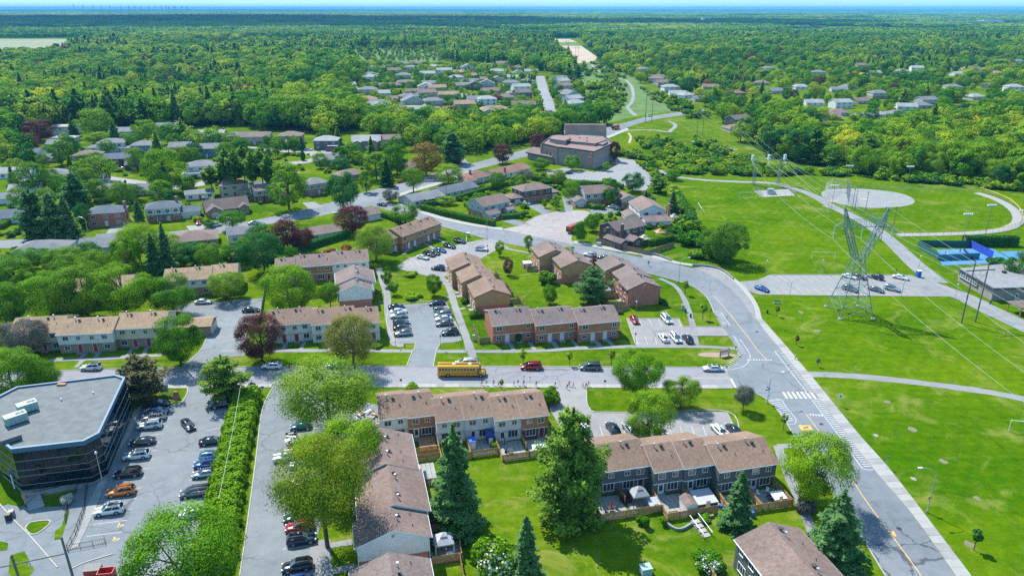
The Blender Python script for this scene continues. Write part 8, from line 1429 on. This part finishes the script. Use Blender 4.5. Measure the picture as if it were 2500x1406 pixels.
for(xb,yb,yt,w,kind,leaf,label) in TREES:
 if not kind:continue
 p=G(xb,yb);H=HGT(xb,yb,yt);d=DIST(xb,yb);Wd=w*d/F;lod=0 if d<260 else 1
 plant('tree','tree',kind,leaf,p,H,Wd*(1.0 if 'spruce' in kind or kind.startswith('pine') else.98),label,'single trees',lod,tint=random.uniform(-.5,.5),bark='bark_pale' if 'birch' in label else 'bark');BLOCK.append((p,Wd*.38));NTREE+=1
for i,(x,y,t) in enumerate(PINES):o=plant('tree','tree','pine_tall','needle_pine',G(x,y),HGT(x,y,t),44*DIST(x,y)/F,None,None,1,bark='bark_pale');pend('tall bare stemmed pines',o,'tall bare stemmed pine in the garden clump, %s');NTREE+=1
for i,(x,y,t,leaf) in enumerate(((1277,893,850,'leaf_lime'),(1390,893,858,'leaf_lime'),(1492,893,853,'leaf_lime'),(1225,950,925,'leaf_lime'),(1672,720,684,'leaf_lime'),(1715,780,740,'leaf_lime'),(1583,650,646,'leaf_lime'),(1995,895,874,'leaf_plum'),(2377,1342,1290,'leaf_dark'),(1912,1048,1010,'leaf_bright'),(1896,772,745,'leaf_bronze'),(1944,843,818,'leaf_crimson'))):
 o=plant('sapling','tree','young',leaf,G(x,y),max(2.0,HGT(x,y,t)),max(2.0,HGT(x,y,t))*.42,None,None,1);pend('saplings',o,'thin young tree staked on the verge or lawn, %s of the saplings')
SHR=[(1216,1400,1288,122,'bush','leaf_bright','large shrub covered in white blossom on the lower lawn'),(1730,1382,1338,82,'bush','leaf_green','white flecked rounded shrub beside the bottom right garden'),(1567,1282,1250,38,'bush_b','leaf_green','round green shrub outside the grey row fence'),(1618,1278,1256,28,'bush_b','leaf_green','small shrub left of the retaining wall'),(1716,1268,1252,40,'bush','leaf_bright','yellow-green low shrub at the fence foot'),(1209,1092,1072,28,'bush','leaf_bright','lime bush on top of the garden fence'),(1345,985,935,55,'bush','leaf_green','rounded bush at the end of the centre row by the street'),(1008,952,930,34,'bush','leaf_bright','small bright bush before the centre row'),(1105,1318,1275,34,'column','leaf_cedar','clipped egg shaped cedar in the gazebo garden'),(1335,688,648,60,'bush','leaf_lime','pale shrub at the brown block'),(1005,672,658,42,'bush','leaf_bright','low shrub bed on the lawn, upper one'),(1012,728,710,50,'bush','leaf_bright','low shrub bed on the lawn, lower one'),(1265,832,805,18,'column','leaf_dark','small dark cone shrub at the brick row'),(1135,740,720,22,'bush','leaf_bright','round shrub at the stepped brown row, upper one'),(1157,775,750,30,'bush','leaf_green','round shrub at the stepped brown row, lower one'),(163,1228,1200,34,'bush','blossom','white flowering shrub on the office forecourt'),(1530,1210,1190,30,'bush','leaf_plum','pinkish shrub by the parasol patio'),(1528,1224,1208,30,'bush','leaf_crimson','dark red shrub by the parasol patio'),(1490,530,515,14,'column','needle_spruce','small blue spruce shrub on the cul-de-sac lawn'),(1298,818,806,26,'bush','leaf_green','low shrub between the doors of the brick row'),(1618,742,728,34,'bush','leaf_dark','dark shrubs at the foot of the brick gable'),(1512,765,752,20,'bush','leaf_plum','small purple shrub below the brick block'),(920,848,835,30,'bush','leaf_green','shrub at the end of the white row'),(1965,1250,1210,50,'bush','leaf_plum','brownish shrub bed at the right end of the fences'),(390,815,800,24,'bush','leaf_green','shrub at the end of the tan roofed row'),(1690,600,560,70,'bush','leaf_green','loose shrub between the corner garden and the cedars'),(1650,575,545,46,'bush','leaf_green','green shrub behind the white gabled semi'),(1700,570,528,50,'bush','leaf_green','grey-green shrub at the soccer field edge'),(1700,628,606,60,'bush_b','leaf_lime','low scrub in front of the cedars'),(210,555,540,22,'bush','leaf_bright','bright low shrub at the dark pines'),(340,328,318,50,'bush','blossom','long pale blossom shrub above the crescent'),(2352,672,656,26,'bush','leaf_lime','yellow-green shrub at the park building'),(2480,690,600,60,'round_b','leaf_dark','dark tree behind the park building'),(2440,650,625,60,'bush','leaf_dark','dark shrubs between court and park building'),(745,600,570,80,'bush','leaf_dark','dark shrubs behind the bungalow hedge'),(800,622,600,40,'bush','leaf_bronze','bronze shrub left of the yellow-green bushy tree'),(845,615,592,34,'bush','leaf_bronze','second bronze shrub left of the yellow-green bushy tree')]
for(xb,yb,yt,w,kind,leaf,label) in SHR:
 p=G(xb,yb);H=HGT(xb,yb,yt);Wd=w*DIST(xb,yb)/F;c='shrub' if kind!='round_b' else 'tree'
 o=plant(c,c,kind,leaf,p,max(.6,H*.88),Wd,label,'shrubs',0 if DIST(xb,yb)<200 else 1)
 if 'white blossom' in label or 'white flecked' in label:
  V,_=shape(kind,1);k=len(V)//4;s_=rng.choice(k,k//3,replace=False);Q=V.reshape(-1,4,3)[s_];c_=Q.mean(1,keepdims=True);Q=(Q-c_)*.55+c_*np.array([1.03,1.03,1.02]);ob('blossom',qmesh('blossom',Q.reshape(-1,3),['blossom']),o)['tint']=0.0
hedge('hedge',[(604,966),(596,1005),(583,1060),(570,1120),(556,1190),(545,1250),(535,1320),(520,1400)],5.4,1.9,'long broad hedge between the office car park and the side lane','leaf_bright',dens=75,size=.17,wild=.22)
hedge('hedge',[(1030,512),(1080,525),(1140,538),(1205,552)],2.6,2.2,'clipped cedar hedge along the main road by the white semi');hedge('hedge',[(1035,505),(1065,500),(1110,490),(1190,466),(1260,448)],2.2,1.9,'clipped hedge behind the grey bungalows');hedge('hedge',[(1225,535),(1262,532),(1285,525)],2.4,1.7,'rounded hedge on the cul-de-sac corner');hedge('hedge',[(1300,440),(1380,452),(1470,456),(1520,462)],2.4,2.2,'tall clipped hedge below the church car park');hedge('hedge',[(1438,508),(1475,512)],2.6,1.8,'block hedge before the shuttered semi','leaf_cedar')
hedge('hedge',[(740,612),(790,596),(850,578)],3.0,2.4,'tall hedge behind the white bungalow','leaf_dark');hedge('hedge',[(905,520),(950,535),(975,545)],2.0,2.0,'hedge behind the tan and brick row','leaf_cedar');hedge('hedge',[(1645,470),(1665,500),(1690,540)],3.0,2.6,'tall hedge along the soccer field','leaf_cedar',wild=.2);hedge('hedge',[(1580,600),(1640,588),(1690,594)],2.0,2.0,'hedge in the corner garden','leaf_cedar',wild=.15);hedge('hedge',[(2352,600),(2480,600)],2.5,3.5,'tall dark hedge behind the blue practice wall','leaf_dark',wild=.15);hedge('hedge',[(0,560),(15,550),(24,545)],3,2,'rounded hedge at the left edge','leaf_green');hedge('hedge',[(240,500),(300,485)],2.5,2.2,'curved hedge above the red brick house','leaf_lime');hedge('hedge',[(790,480),(800,470),(860,462)],2,1.6,'hedge before the elm','leaf_green')
# --- woods
WOODS=[([(-300,76),(330,74),(560,79),(660,90),(480,99),(245,94),(-300,94)],.28,.15,(6,11)),([(860,88),(1330,84),(1330,92),(1080,94),(860,96)],.3,.1,(6,10)),([(1590,150),(2300,140),(2560,150),(2560,300),(2200,300),(1990,300),(1830,280),(1700,235),(1600,205)],.62,.08,(7,13)),([(-900,350),(-900,136),(70,126),(220,112),(480,104),(760,108),(860,150),(865,180),(905,275),(880,312),(840,322),(790,330),(720,318),(620,318),(560,306),(460,312),(330,318),(150,316),(40,345)],1.0,.10,(12,21)),([(760,72),(1080,84),(1330,74),(1352,100),(1400,158),(1432,200),(1330,176),(1240,162),(1080,152),(1080,120),(860,118),(860,150),(760,108)],1.0,.45,(13,19)),([(860,118),(1080,120),(1080,152),(860,150)],.8,.08,(5,8)),([(890,290),(960,300),(1100,306),(1260,306),(1370,300),(1470,296),(1490,306),(1440,318),(1390,330),(1330,340),(1270,352),(1200,372),(1130,380),(1060,372),(990,366),(930,344),(890,335)],1.0,.14,(10,16)),([(1410,92),(1700,72),(2900,72),(2900,470),(2498,470),(2440,462),(2380,448),(2240,440),(2100,432),(2000,412),(1900,398),(1840,372),(1800,350),(1760,300),(1690,245),(1600,225),(1540,190),(1470,160),(1462,140),(1420,112)],.95,.10,(9,18)),([(-900,96),(-900,40),(1330,40),(1330,74),(1080,78),(760,72),(480,104),(240,96)],1.0,.35,(12,19)),([(1330,74),(1330,40),(2900,36),(2900,72),(1700,72),(1410,92),(1380,92)],.95,.2,(11,17)),([(880,158),(1300,165),(1312,190),(1325,230),(1340,262),(1345,292),(1100,300),(910,285),(880,230)],.8,.1,(4.5,8)),([(1340,200),(1430,200),(1470,250),(1480,296),(1372,296),(1350,250)],.8,.1,(5,9)),([(0,345),(560,350),(620,372),(600,420),(480,440),(200,425),(0,430)],.5,.3,(7,12)),([(0,440),(340,460),(540,470),(620,480),(500,500),(340,520),(200,510),(0,560)],.55,.25,(7,12)),([(560,345),(930,350),(1010,365),(960,400),(840,410),(800,440),(700,430),(640,410)],.45,.2,(6,11)),([(0,615),(420,612),(600,604),(620,660),(400,680),(380,740),(0,770)],.22,.15,(7,10)),([(990,480),(1240,420),(1280,440),(1180,470),(1060,490)],.2,.1,(4,6)),([(-400,620),(-20,610),(-20,900),(-400,1000)],.8,.1,(8,12)),]
CLEAR=[[(-700,94),(245,94),(225,112),(150,126),(80,142),(-700,160)],[(1340,94),(1412,94),(1462,140),(1480,165),(1545,192),(1610,230),(1700,260),(1760,300),(1790,350),(1760,372),(1700,350),(1500,320),(1470,300),(1430,240),(1400,160)],[(855,78),(1085,80),(1085,86),(855,86)],[(1980,44),(2145,46),(2145,52),(1980,50)],[(1795,45),(1870,46),(1870,50),(1795,50)],[(30,66),(245,69),(245,78),(30,76)],[(190,24),(300,26),(300,34),(190,33)]]
CLEARW=[[tuple(G(*p)[:2]) for p in c] for c in CLEAR];ZB=[(min(p[0] for p in z),max(p[0] for p in z),min(p[1] for p in z),max(p[1] for p in z),z) for z in ZONES]
BR=[]
for th,a0,a1,b0,b1 in BLOCKROW:BR.append([tuple(U(a,b,0,th)[:2]) for a,b in((a0-2,b0-3),(a1+2,b0-3),(a1+2,b1+2),(a0-2,b1+2))])
BC=np.array([(c.x,c.y,r) for c,r in BLOCK])
def free(x,y,m=0.0):
 if len(BC) and np.any((BC[:,0]-x)**2+(BC[:,1]-y)**2<(BC[:,2]+m)**2):return False
 for a,b,c,d,z in ZB:
  if a-1<x<b+1 and c-1<y<d+1 and inpoly(x,y,z):return False
 return not any(inpoly(x,y,z) for z in BR)
def patch(x,y):return.5+.25*(math.sin(x*.011+1.3*math.sin(y*.007))+math.sin(y*.013+1.7*math.sin(x*.009)+2))
cand=[]
def scatter(y0,y1,sp,far=False):
 y=y0
 while y<y1:
  half=y*.75+25;x=-half+random.random()*sp
  while x<half:
   X,Y=x+random.uniform(-.42,.42)*sp,y+random.uniform(-.42,.42)*sp;x+=sp
   q=PJ((X,Y,0))
   if not(-260<q[0]<2760):continue
   for poly,keep,con,hr in WOODS:
    if inpoly(q[0],q[1],poly):
     if random.random()<keep and not any(inpoly(q[0],q[1],c) for c in CLEAR):cand.append((X,Y,con,hr,sp,keep))
     break
  y+=sp
scatter(190,300,8.0);scatter(300,560,9.8);scatter(560,1150,12.2);scatter(1150,2300,15.5)
def hides(x,y):
 """gardens lie open in front of the houses: few trees stand there"""
 if y<330:return False
 d=math.hypot(x,y)
 for hx,hy,l in OPEN:
  D=math.hypot(hx,hy);t=(hx*x+hy*y)/D
  if D-l<t<D and abs(hx*y-hy*x)/D<11:return True
 return False
OPEN=[(c.x,c.y,90 if c.x>60 else 45) for c,r in BLOCK if c.y>420]
cand=[c for c in cand if c[1]>1200 or(free(c[0],c[1],1.6) and(random.random()<(.06 if c[0]>100 else.5) or not hides(c[0],c[1])))]
cand.sort(key=lambda c:math.hypot(c[0],c[1]))
DEC=[('round','leaf_green'),('round_b','leaf_green'),('oval','leaf_green'),('round','leaf_bright'),('round_b','leaf_bright'),('oval_b','leaf_bright'),('round_b','leaf_lime'),('oval','leaf_dark'),('round','leaf_dark')];CON=[('spruce','needle_spruce'),('pine','needle_pine'),('pine_full','needle_pine'),('spruce','needle_pine')];ODD=[('round','leaf_crimson'),('round_b','leaf_yellow'),('round_b','leaf_bronze')]
ALLK=DEC+CON+ODD
def choose(X,Y,con):
 pt=patch(X,Y);r=random.random();cf=con*(4.5 if pt>.76 else.35)
 if r<cf:return random.choice(CON)
 r=random.random()
 if r<.008:return ODD[0]
 if r<.015:return ODD[1]
 if r<.0155:return ODD[2]
 k=int(pt*7.5-.5+random.uniform(-2.4,2.4));return DEC[max(0,min(7,k))] if random.random()<.8 else random.choice(DEC)
NAMEK={'leaf_green':'green leafy tree','leaf_bright':'bright green tree','leaf_lime':'pale lime tree','leaf_dark':'dark green leafy tree','needle_spruce':'dark spruce','needle_pine':'green pine','leaf_crimson':'crimson tree','leaf_yellow':'yellow tree','leaf_bronze':'bronze tree'}
def place_of(q):
 x,y=q
 if y>600:return 'below the boulevard'
 if x>1560:return 'in the wood right of the corridor'
 if y<345 and x<860:return 'in the wood above the houses'
 if x>860 and y<390:return 'below the far subdivision' if y>285 else 'among far houses'
 return 'in the upper left gardens'
NIND=max(0,285-NTREE);ind,rest=cand[:NIND],cand[NIND:]
for(X,Y,con,hr,sp,keep) in ind:
 k,leaf=choose(X,Y,con);H=random.uniform(*hr)*(1.15 if leaf.startswith('needle') else 1);o=plant('tree','tree',k,leaf,Vector((X,Y,0)),H,None,None,None,1 if Y<420 else 2);pl_=place_of(PJ((X,Y,0)));pend(NAMEK[leaf]+' '+pl_,o,NAMEK[leaf]+' '+pl_+', %s')
def instancer(name,pts,lod,label,kinds):
 """one object: trees set on points, each with its own size, turn and tint"""
 col=bpy.data.collections.new(name+'_kinds');idx={}
 for i,(k,leaf) in enumerate(kinds):
  V,tr=shape(k,lod);o=bpy.data.objects.new('kind_%02d'%i,qmesh('kind',V,[leaf,'bark'],tr));col.objects.link(o);idx[(k,leaf)]=i
 me=bpy.data.meshes.new(name);me.from_pydata([p[0] for p in pts],[],[])
 def attr(n,t,vals,key='value'):
  a=me.attributes.new(n,t,'POINT');a.data.foreach_set(key,vals)
 attr('idx','INT',[idx[p[1]] for p in pts]);attr('tint','FLOAT',[p[4] for p in pts]);attr('rot','FLOAT',[p[3] for p in pts]);attr('scl','FLOAT_VECTOR',np.array([p[2] for p in pts],dtype=float).ravel().tolist(),'vector')
 o=ob(name,me,None,label=label,cat='forest',kind='stuff');ng=bpy.data.node_groups.new(name,'GeometryNodeTree');ng.interface.new_socket('Geometry',in_out='INPUT',socket_type='NodeSocketGeometry');ng.interface.new_socket('Geometry',in_out='OUTPUT',socket_type='NodeSocketGeometry');N=ng.nodes;L=ng.links
 gi,go=N.new('NodeGroupInput'),N.new('NodeGroupOutput');ip=N.new('GeometryNodeInstanceOnPoints');ci=N.new('GeometryNodeCollectionInfo');ci.inputs['Collection'].default_value=col;ci.inputs['Separate Children'].default_value=True;ci.inputs['Reset Children'].default_value=True;ip.inputs['Pick Instance'].default_value=True
 def named(n,t):a=N.new('GeometryNodeInputNamedAttribute');a.data_type=t;a.inputs['Name'].default_value=n;return a.outputs['Attribute']
 L.new(gi.outputs[0],ip.inputs['Points']);L.new(ci.outputs[0],ip.inputs['Instance']);L.new(named('idx','INT'),ip.inputs['Instance Index']);cx=N.new('ShaderNodeCombineXYZ');L.new(named('rot','FLOAT'),cx.inputs[2]);L.new(cx.outputs[0],ip.inputs['Rotation']);L.new(named('scl','FLOAT_VECTOR'),ip.inputs['Scale']);L.new(ip.outputs[0],go.inputs[0])
 md=o.modifiers.new('forest','NODES');md.node_group=ng;return o
P2,P3=[],[]
for(X,Y,con,hr,sp,keep) in rest:
 gp=patch(X*.8+300,Y*.8)
 if gp<.10 and Y>500 and keep>.85 and random.random()<.45:continue
 k=choose(X,Y,con);H=random.uniform(*hr)*(1.15 if k[1].startswith('needle') else 1)*(.72+.5*gp);wx=H*random.uniform(.9,1.3)*(.9 if k[1].startswith('needle') else 1);(P2 if Y<900 else P3).append(((X,Y,0.0),k,(wx,wx,H),random.uniform(0,6.28),max(-1.3,min(1.3,random.gauss(0,.75)+(patch(X*1.7,Y*1.7)-.5)*.9))))
for k_ in range(330):
 g=G(random.uniform(880,1470),random.uniform(160,296));H=random.uniform(4.5,9)
 if free(g.x,g.y,-1.0) and(random.random()<.6 or not hides(g.x,g.y)) and not any(inpoly(*PJ(g),c) for c in CLEAR):P2.append(((g.x,g.y,0.0),random.choice(DEC),(H*.85,H*.85,H),random.uniform(0,6.28),random.gauss(-.3,.5)))
instancer('woodland',P2,2,'mixed green wood and garden trees in the middle distance',ALLK);instancer('far_woodland',P3,3,'far green wood towards the horizon',ALLK)
BP=[]
def scrub(poly,n,h0,h1,kinds):
 xs,ys=[p[0] for p in poly],[p[1] for p in poly];k=0
 while k<n:
  x,y=random.uniform(min(xs),max(xs)),random.uniform(min(ys),max(ys))
  if not inpoly(x,y,poly):k+=.2;continue
  g=G(x,y);k+=1
  if free(g.x,g.y,1.0):H=random.uniform(h0,h1);BP.append(((g.x,g.y,0),random.choice(kinds),(H*1.3,H*1.3,H),random.uniform(0,6.28),random.gauss(-.35,.5)))
SB=[('bush','leaf_green'),('bush_b','leaf_green'),('bush','leaf_dark'),('bush_b','leaf_lime'),('bush','leaf_bright'),('pine','needle_pine'),('round_b','leaf_green')]
scrub([(1560,345),(1600,335),(1680,365),(1780,395),(1860,410),(1990,425),(1880,432),(1760,428),(1660,425),(1620,400),(1580,375)],560,.9,4.4,SB);scrub([(2000,428),(2250,448),(2480,468),(2520,440),(2300,430),(2050,412)],200,2,4.5,SB[:5]);scrub([(1700,340),(1790,372),(1830,396),(1760,385),(1690,352)],60,2,5,SB);scrub([(1500,375),(1560,372),(1620,420),(1600,450),(1560,420)],60,1.5,4,SB);scrub([(1430,200),(1490,215),(1520,260),(1480,300),(1440,250)],150,1.5,6.5,SB);scrub([(1560,215),(1650,240),(1740,290),(1680,290),(1600,250)],120,1.5,6,SB);scrub([(1480,190),(1530,205),(1525,260),(1500,280),(1470,230)],60,1.5,5,SB);scrub([(1405,158),(1455,155),(1530,190),(1470,215),(1430,190)],110,1.5,6.5,SB);scrub([(1640,480),(1660,475),(1720,560),(1700,600),(1660,560)],30,2,4,SB[:4]);scrub([(905,285),(1350,300),(1400,310),(1300,345),(1100,375),(960,360)],150,2,5,SB[:5])
instancer('scrub',BP,2,'rough green scrub along the corridor and round the ball field',SB)
BP=[]
for poly,n in(([(0,360),(560,350),(900,360),(1000,380),(980,430),(850,460),(700,500),(500,540),(0,580)],420),([(0,612),(420,605),(700,560),(720,620),(560,650),(0,680)],160),([(990,480),(1240,410),(1560,450),(1640,560),(1450,560),(1240,530)],240),([(880,160),(1480,170),(1480,290),(900,290)],320)):scrub(poly,n,.8,2.6,SB[:5])
instancer('garden_planting',BP,2,'low shrubs and flower beds in the house gardens',SB[:5])
def canopy(seed):
 g=np.random.default_rng(seed);n=420;x,y=g.uniform(-.5,.5,n),g.uniform(-.5,.5,n);h=.17*(.7+.3*np.sin(x*17+seed)*np.sin(y*15))*g.uniform(.8,1.1,n);P=np.stack([x,y,h],1);Nn=np.stack([g.normal(size=n)*.6,g.normal(size=n)*.6-.35,np.ones(n)],1);V=quads(P,Nn,g.uniform(.025,.05,n),1.1);n2=160;t=g.uniform(-.5,.5,n2);P2_=np.stack([t,-.5+0*t,g.uniform(0,.15,n2)],1);V2=quads(P2_,np.stack([g.normal(size=n2)*.3,-np.ones(n2),.3*np.ones(n2)],1),g.uniform(.025,.045,n2),1.2);return np.concatenate([V,V2])
for i in range(3):SHAPE[('can%d'%i,3)]=(canopy(i),MB())
CK=[('can0','leaf_green'),('can1','leaf_dark'),('can2','leaf_bright'),('can0','needle_pine'),('can1','leaf_lime')];CPn=[]
y=2250.0
while y<17000:
 sp=55+(y-2250)*.028;half=y*.76;x=-half
 while x<half:
  X,Y=x+random.uniform(-.3,.3)*sp,y+random.uniform(-.3,.3)*sp;x+=sp;q=PJ((X,Y,0))
  if not(-200<q[0]<2700):continue
  pt=patch(X*.35,Y*.25);op=.10 if q[0]<1480 else.26
  if pt<op+random.uniform(-.05,.05) or any(inpoly(X,Y,c) for c in CLEARW):continue
  k=CK[int(max(0,min(4,pt*5+random.uniform(-1.5,1.5))))];s=sp*1.25;CPn.append(((X,Y,0),k,(s,s,random.uniform(62,95)),0.0,max(-1.2,min(1.2,(patch(X*.8,Y*.8)-.5)*1.6+random.gauss(0,.3)))))
 y+=sp*.9
instancer('horizon_forest',CPn,3,'blue-green forest plain reaching to the horizon',CK)
mb=MB();n=64;rs=[5200,9000,16000,28000,44500]
for r_ in rs:
 for k in range(n+1):t=R(20)+R(140)*k/n;mb.v.append((r_*math.cos(t),r_*math.sin(t),.5+(0 if r_<9000 else 6)+(random.uniform(0,10) if r_>9000 else 0)+(14 if r_>27000 else 0)))
for j in range(len(rs)-1):
 for k in range(n):a=j*(n+1)+k;mb.f.append((a,a+n+1,a+n+2,a+1)[::-1]);mb.m.append(0)
mb.f=[f[::-1] for f in mb.f]
grassmat('far_land_mat',(0.022,0.060,0.016),(0.05,0.10,0.02),(0.17,0.18,0.08),0.60,scale=.02)
mb.build('far_land','far_land_mat',kind='structure')
for i,(x,y,w,h,d,m_,t) in enumerate(((280,55.5,8,4,12,'white_siding','long low white farm shed on the far left'),(310,57.5,20,9,25,'white_plastic','domed white farm hall on the far left'),(712,25.5,240,22,60,'white_plastic','long white roof in the far blue forest'),(1725,50,60,18,25,'white_siding','pale apartment block far behind the right wood'),(2180,53,70,7,30,'white_siding','white warehouse on the far right, left one'),(2270,55,150,9,50,'white_siding','long white warehouse on the far right'),(2370,56,220,9,60,'white_plastic','longest white warehouse on the far right'),(2430,55.5,140,12,60,'white_plastic','brightest white warehouse on the far right'),(1840,62,50,8,20,'pale_grey_siding','grey school block far on the right'),(1960,66,60,6,20,'white_siding','low white school block far on the right'),(2060,57.5,90,7,30,'pale_grey_siding','grey sheds far on the right'),(2000,68,50,6,20,'rust_siding','low brown block far on the right'),(365,78,60,5,20,'white_siding','white sheds beside the far left field'),(285,92,40,5,20,'white_plastic','white greenhouse beside the far left field'))):
 p=G(x,y);r_=empty('far_building',p,0,t,'building','far buildings')
 if 'domed' in t:mb=MB();mb.extrude_x([(d/2*math.cos(k*math.pi/8),h*math.sin(k*math.pi/8)) for k in range(9)],-w/2,w/2);mb.v=[(v[1]*1.0,v[0],v[2]) for v in mb.v];mb.f=[f[::-1] for f in mb.f];mb.build('hall',m_,r_)
 else:MB().box(-w/2,w/2,0,d,0,h).build('wall',m_,r_);MB().box(-w/2-.5,w/2+.5,-.5,d+.5,h,h+.6).build('roof','roof_pale',r_)
for i,(x,y) in enumerate(((182,23),(205,24),(230,24),(250,25),(270,25),(298,26),(317,26),(330,26),(345,26),(365,26),(380,26.5),(396,26.5),(408,26.5),(414,26.5),(427,27),(430,27),(446,27),(458,27))):
 p=G(x,y+6);r_=empty('transmission_tower',p,0);mb=MB();d=p.y;H=15*d/F;mb.tube((-H*.12,0,0),(0,0,H),H*.014,n=4).tube((H*.12,0,0),(0,0,H),H*.014,n=4).box(-H*.16,H*.16,-.5,.5,H*.78,H*.81).box(-H*.12,H*.12,-.5,.5,H*.94,H*.97);mb.build('lattice','dark_metal',r_);r_['category']='pylon';pend('pylons on the left horizon',r_,'tiny dark pylon on the left horizon, %s')
p=G(1222,34);r_=empty('radio_mast',p,0,'thin radio mast standing on the middle horizon','mast');MB().tube((0,0,0),(0,0,17*p.y/F),3.0,1.5,n=4).build('mast','dark_metal',r_)
# --- air and clouds
hz=MB().box(-46000,46000,-3000,46000,-1.2,112).mesh('haze','trim_white');hz.materials.clear()
hm=bpy.data.materials.new('haze_air');hm.use_nodes=True;nt=hm.node_tree;nt.nodes.clear();out=nt.nodes.new('ShaderNodeOutputMaterial');pv=nt.nodes.new('ShaderNodeVolumePrincipled');pv.inputs['Color'].default_value=(0.15,0.54,0.93,1);pv.inputs['Density'].default_value=6.0e-5;pv.inputs['Anisotropy'].default_value=0.1;nt.links.new(pv.outputs[0],out.inputs['Volume']);hz.materials.append(hm)
ob('haze',hz,None,kind='stuff')
def cloud(cx_,cy_,rx,ry,label,z=1500):
 """fair weather cloud high above, its shadow lies on the far forest"""
 bm=bmesh.new();off=Vector((_dir.x,_dir.y))/_dir.z*z
 for k in range(16):
  a=random.uniform(0,6.28);r_=math.sqrt(random.random())*.72;s=random.uniform(.3,.5)
  m4=Matrix.Translation((cx_+off.x+rx*r_*math.cos(a),cy_+off.y+ry*r_*math.sin(a),z+random.uniform(-60,90)))@Matrix.Diagonal((rx*s,ry*s,random.uniform(140,240),1));bmesh.ops.create_icosphere(bm,subdivisions=3,radius=1,matrix=m4)
 me=bpy.data.meshes.new('cloud');bm.to_mesh(me);bm.free();me.materials.append(MATS['white_plastic']);o=ob('cloud',me,None,label=label,cat='cloud',kind='stuff');return o
cloud(-2600,6000,3000,2400,'bank of cloud above the far left forest');cloud(600,4700,1300,1300,'smaller cloud above the middle far forest');cloud(-1500,3900,2300,1000,'long cloud above the left middle forest')
settle()
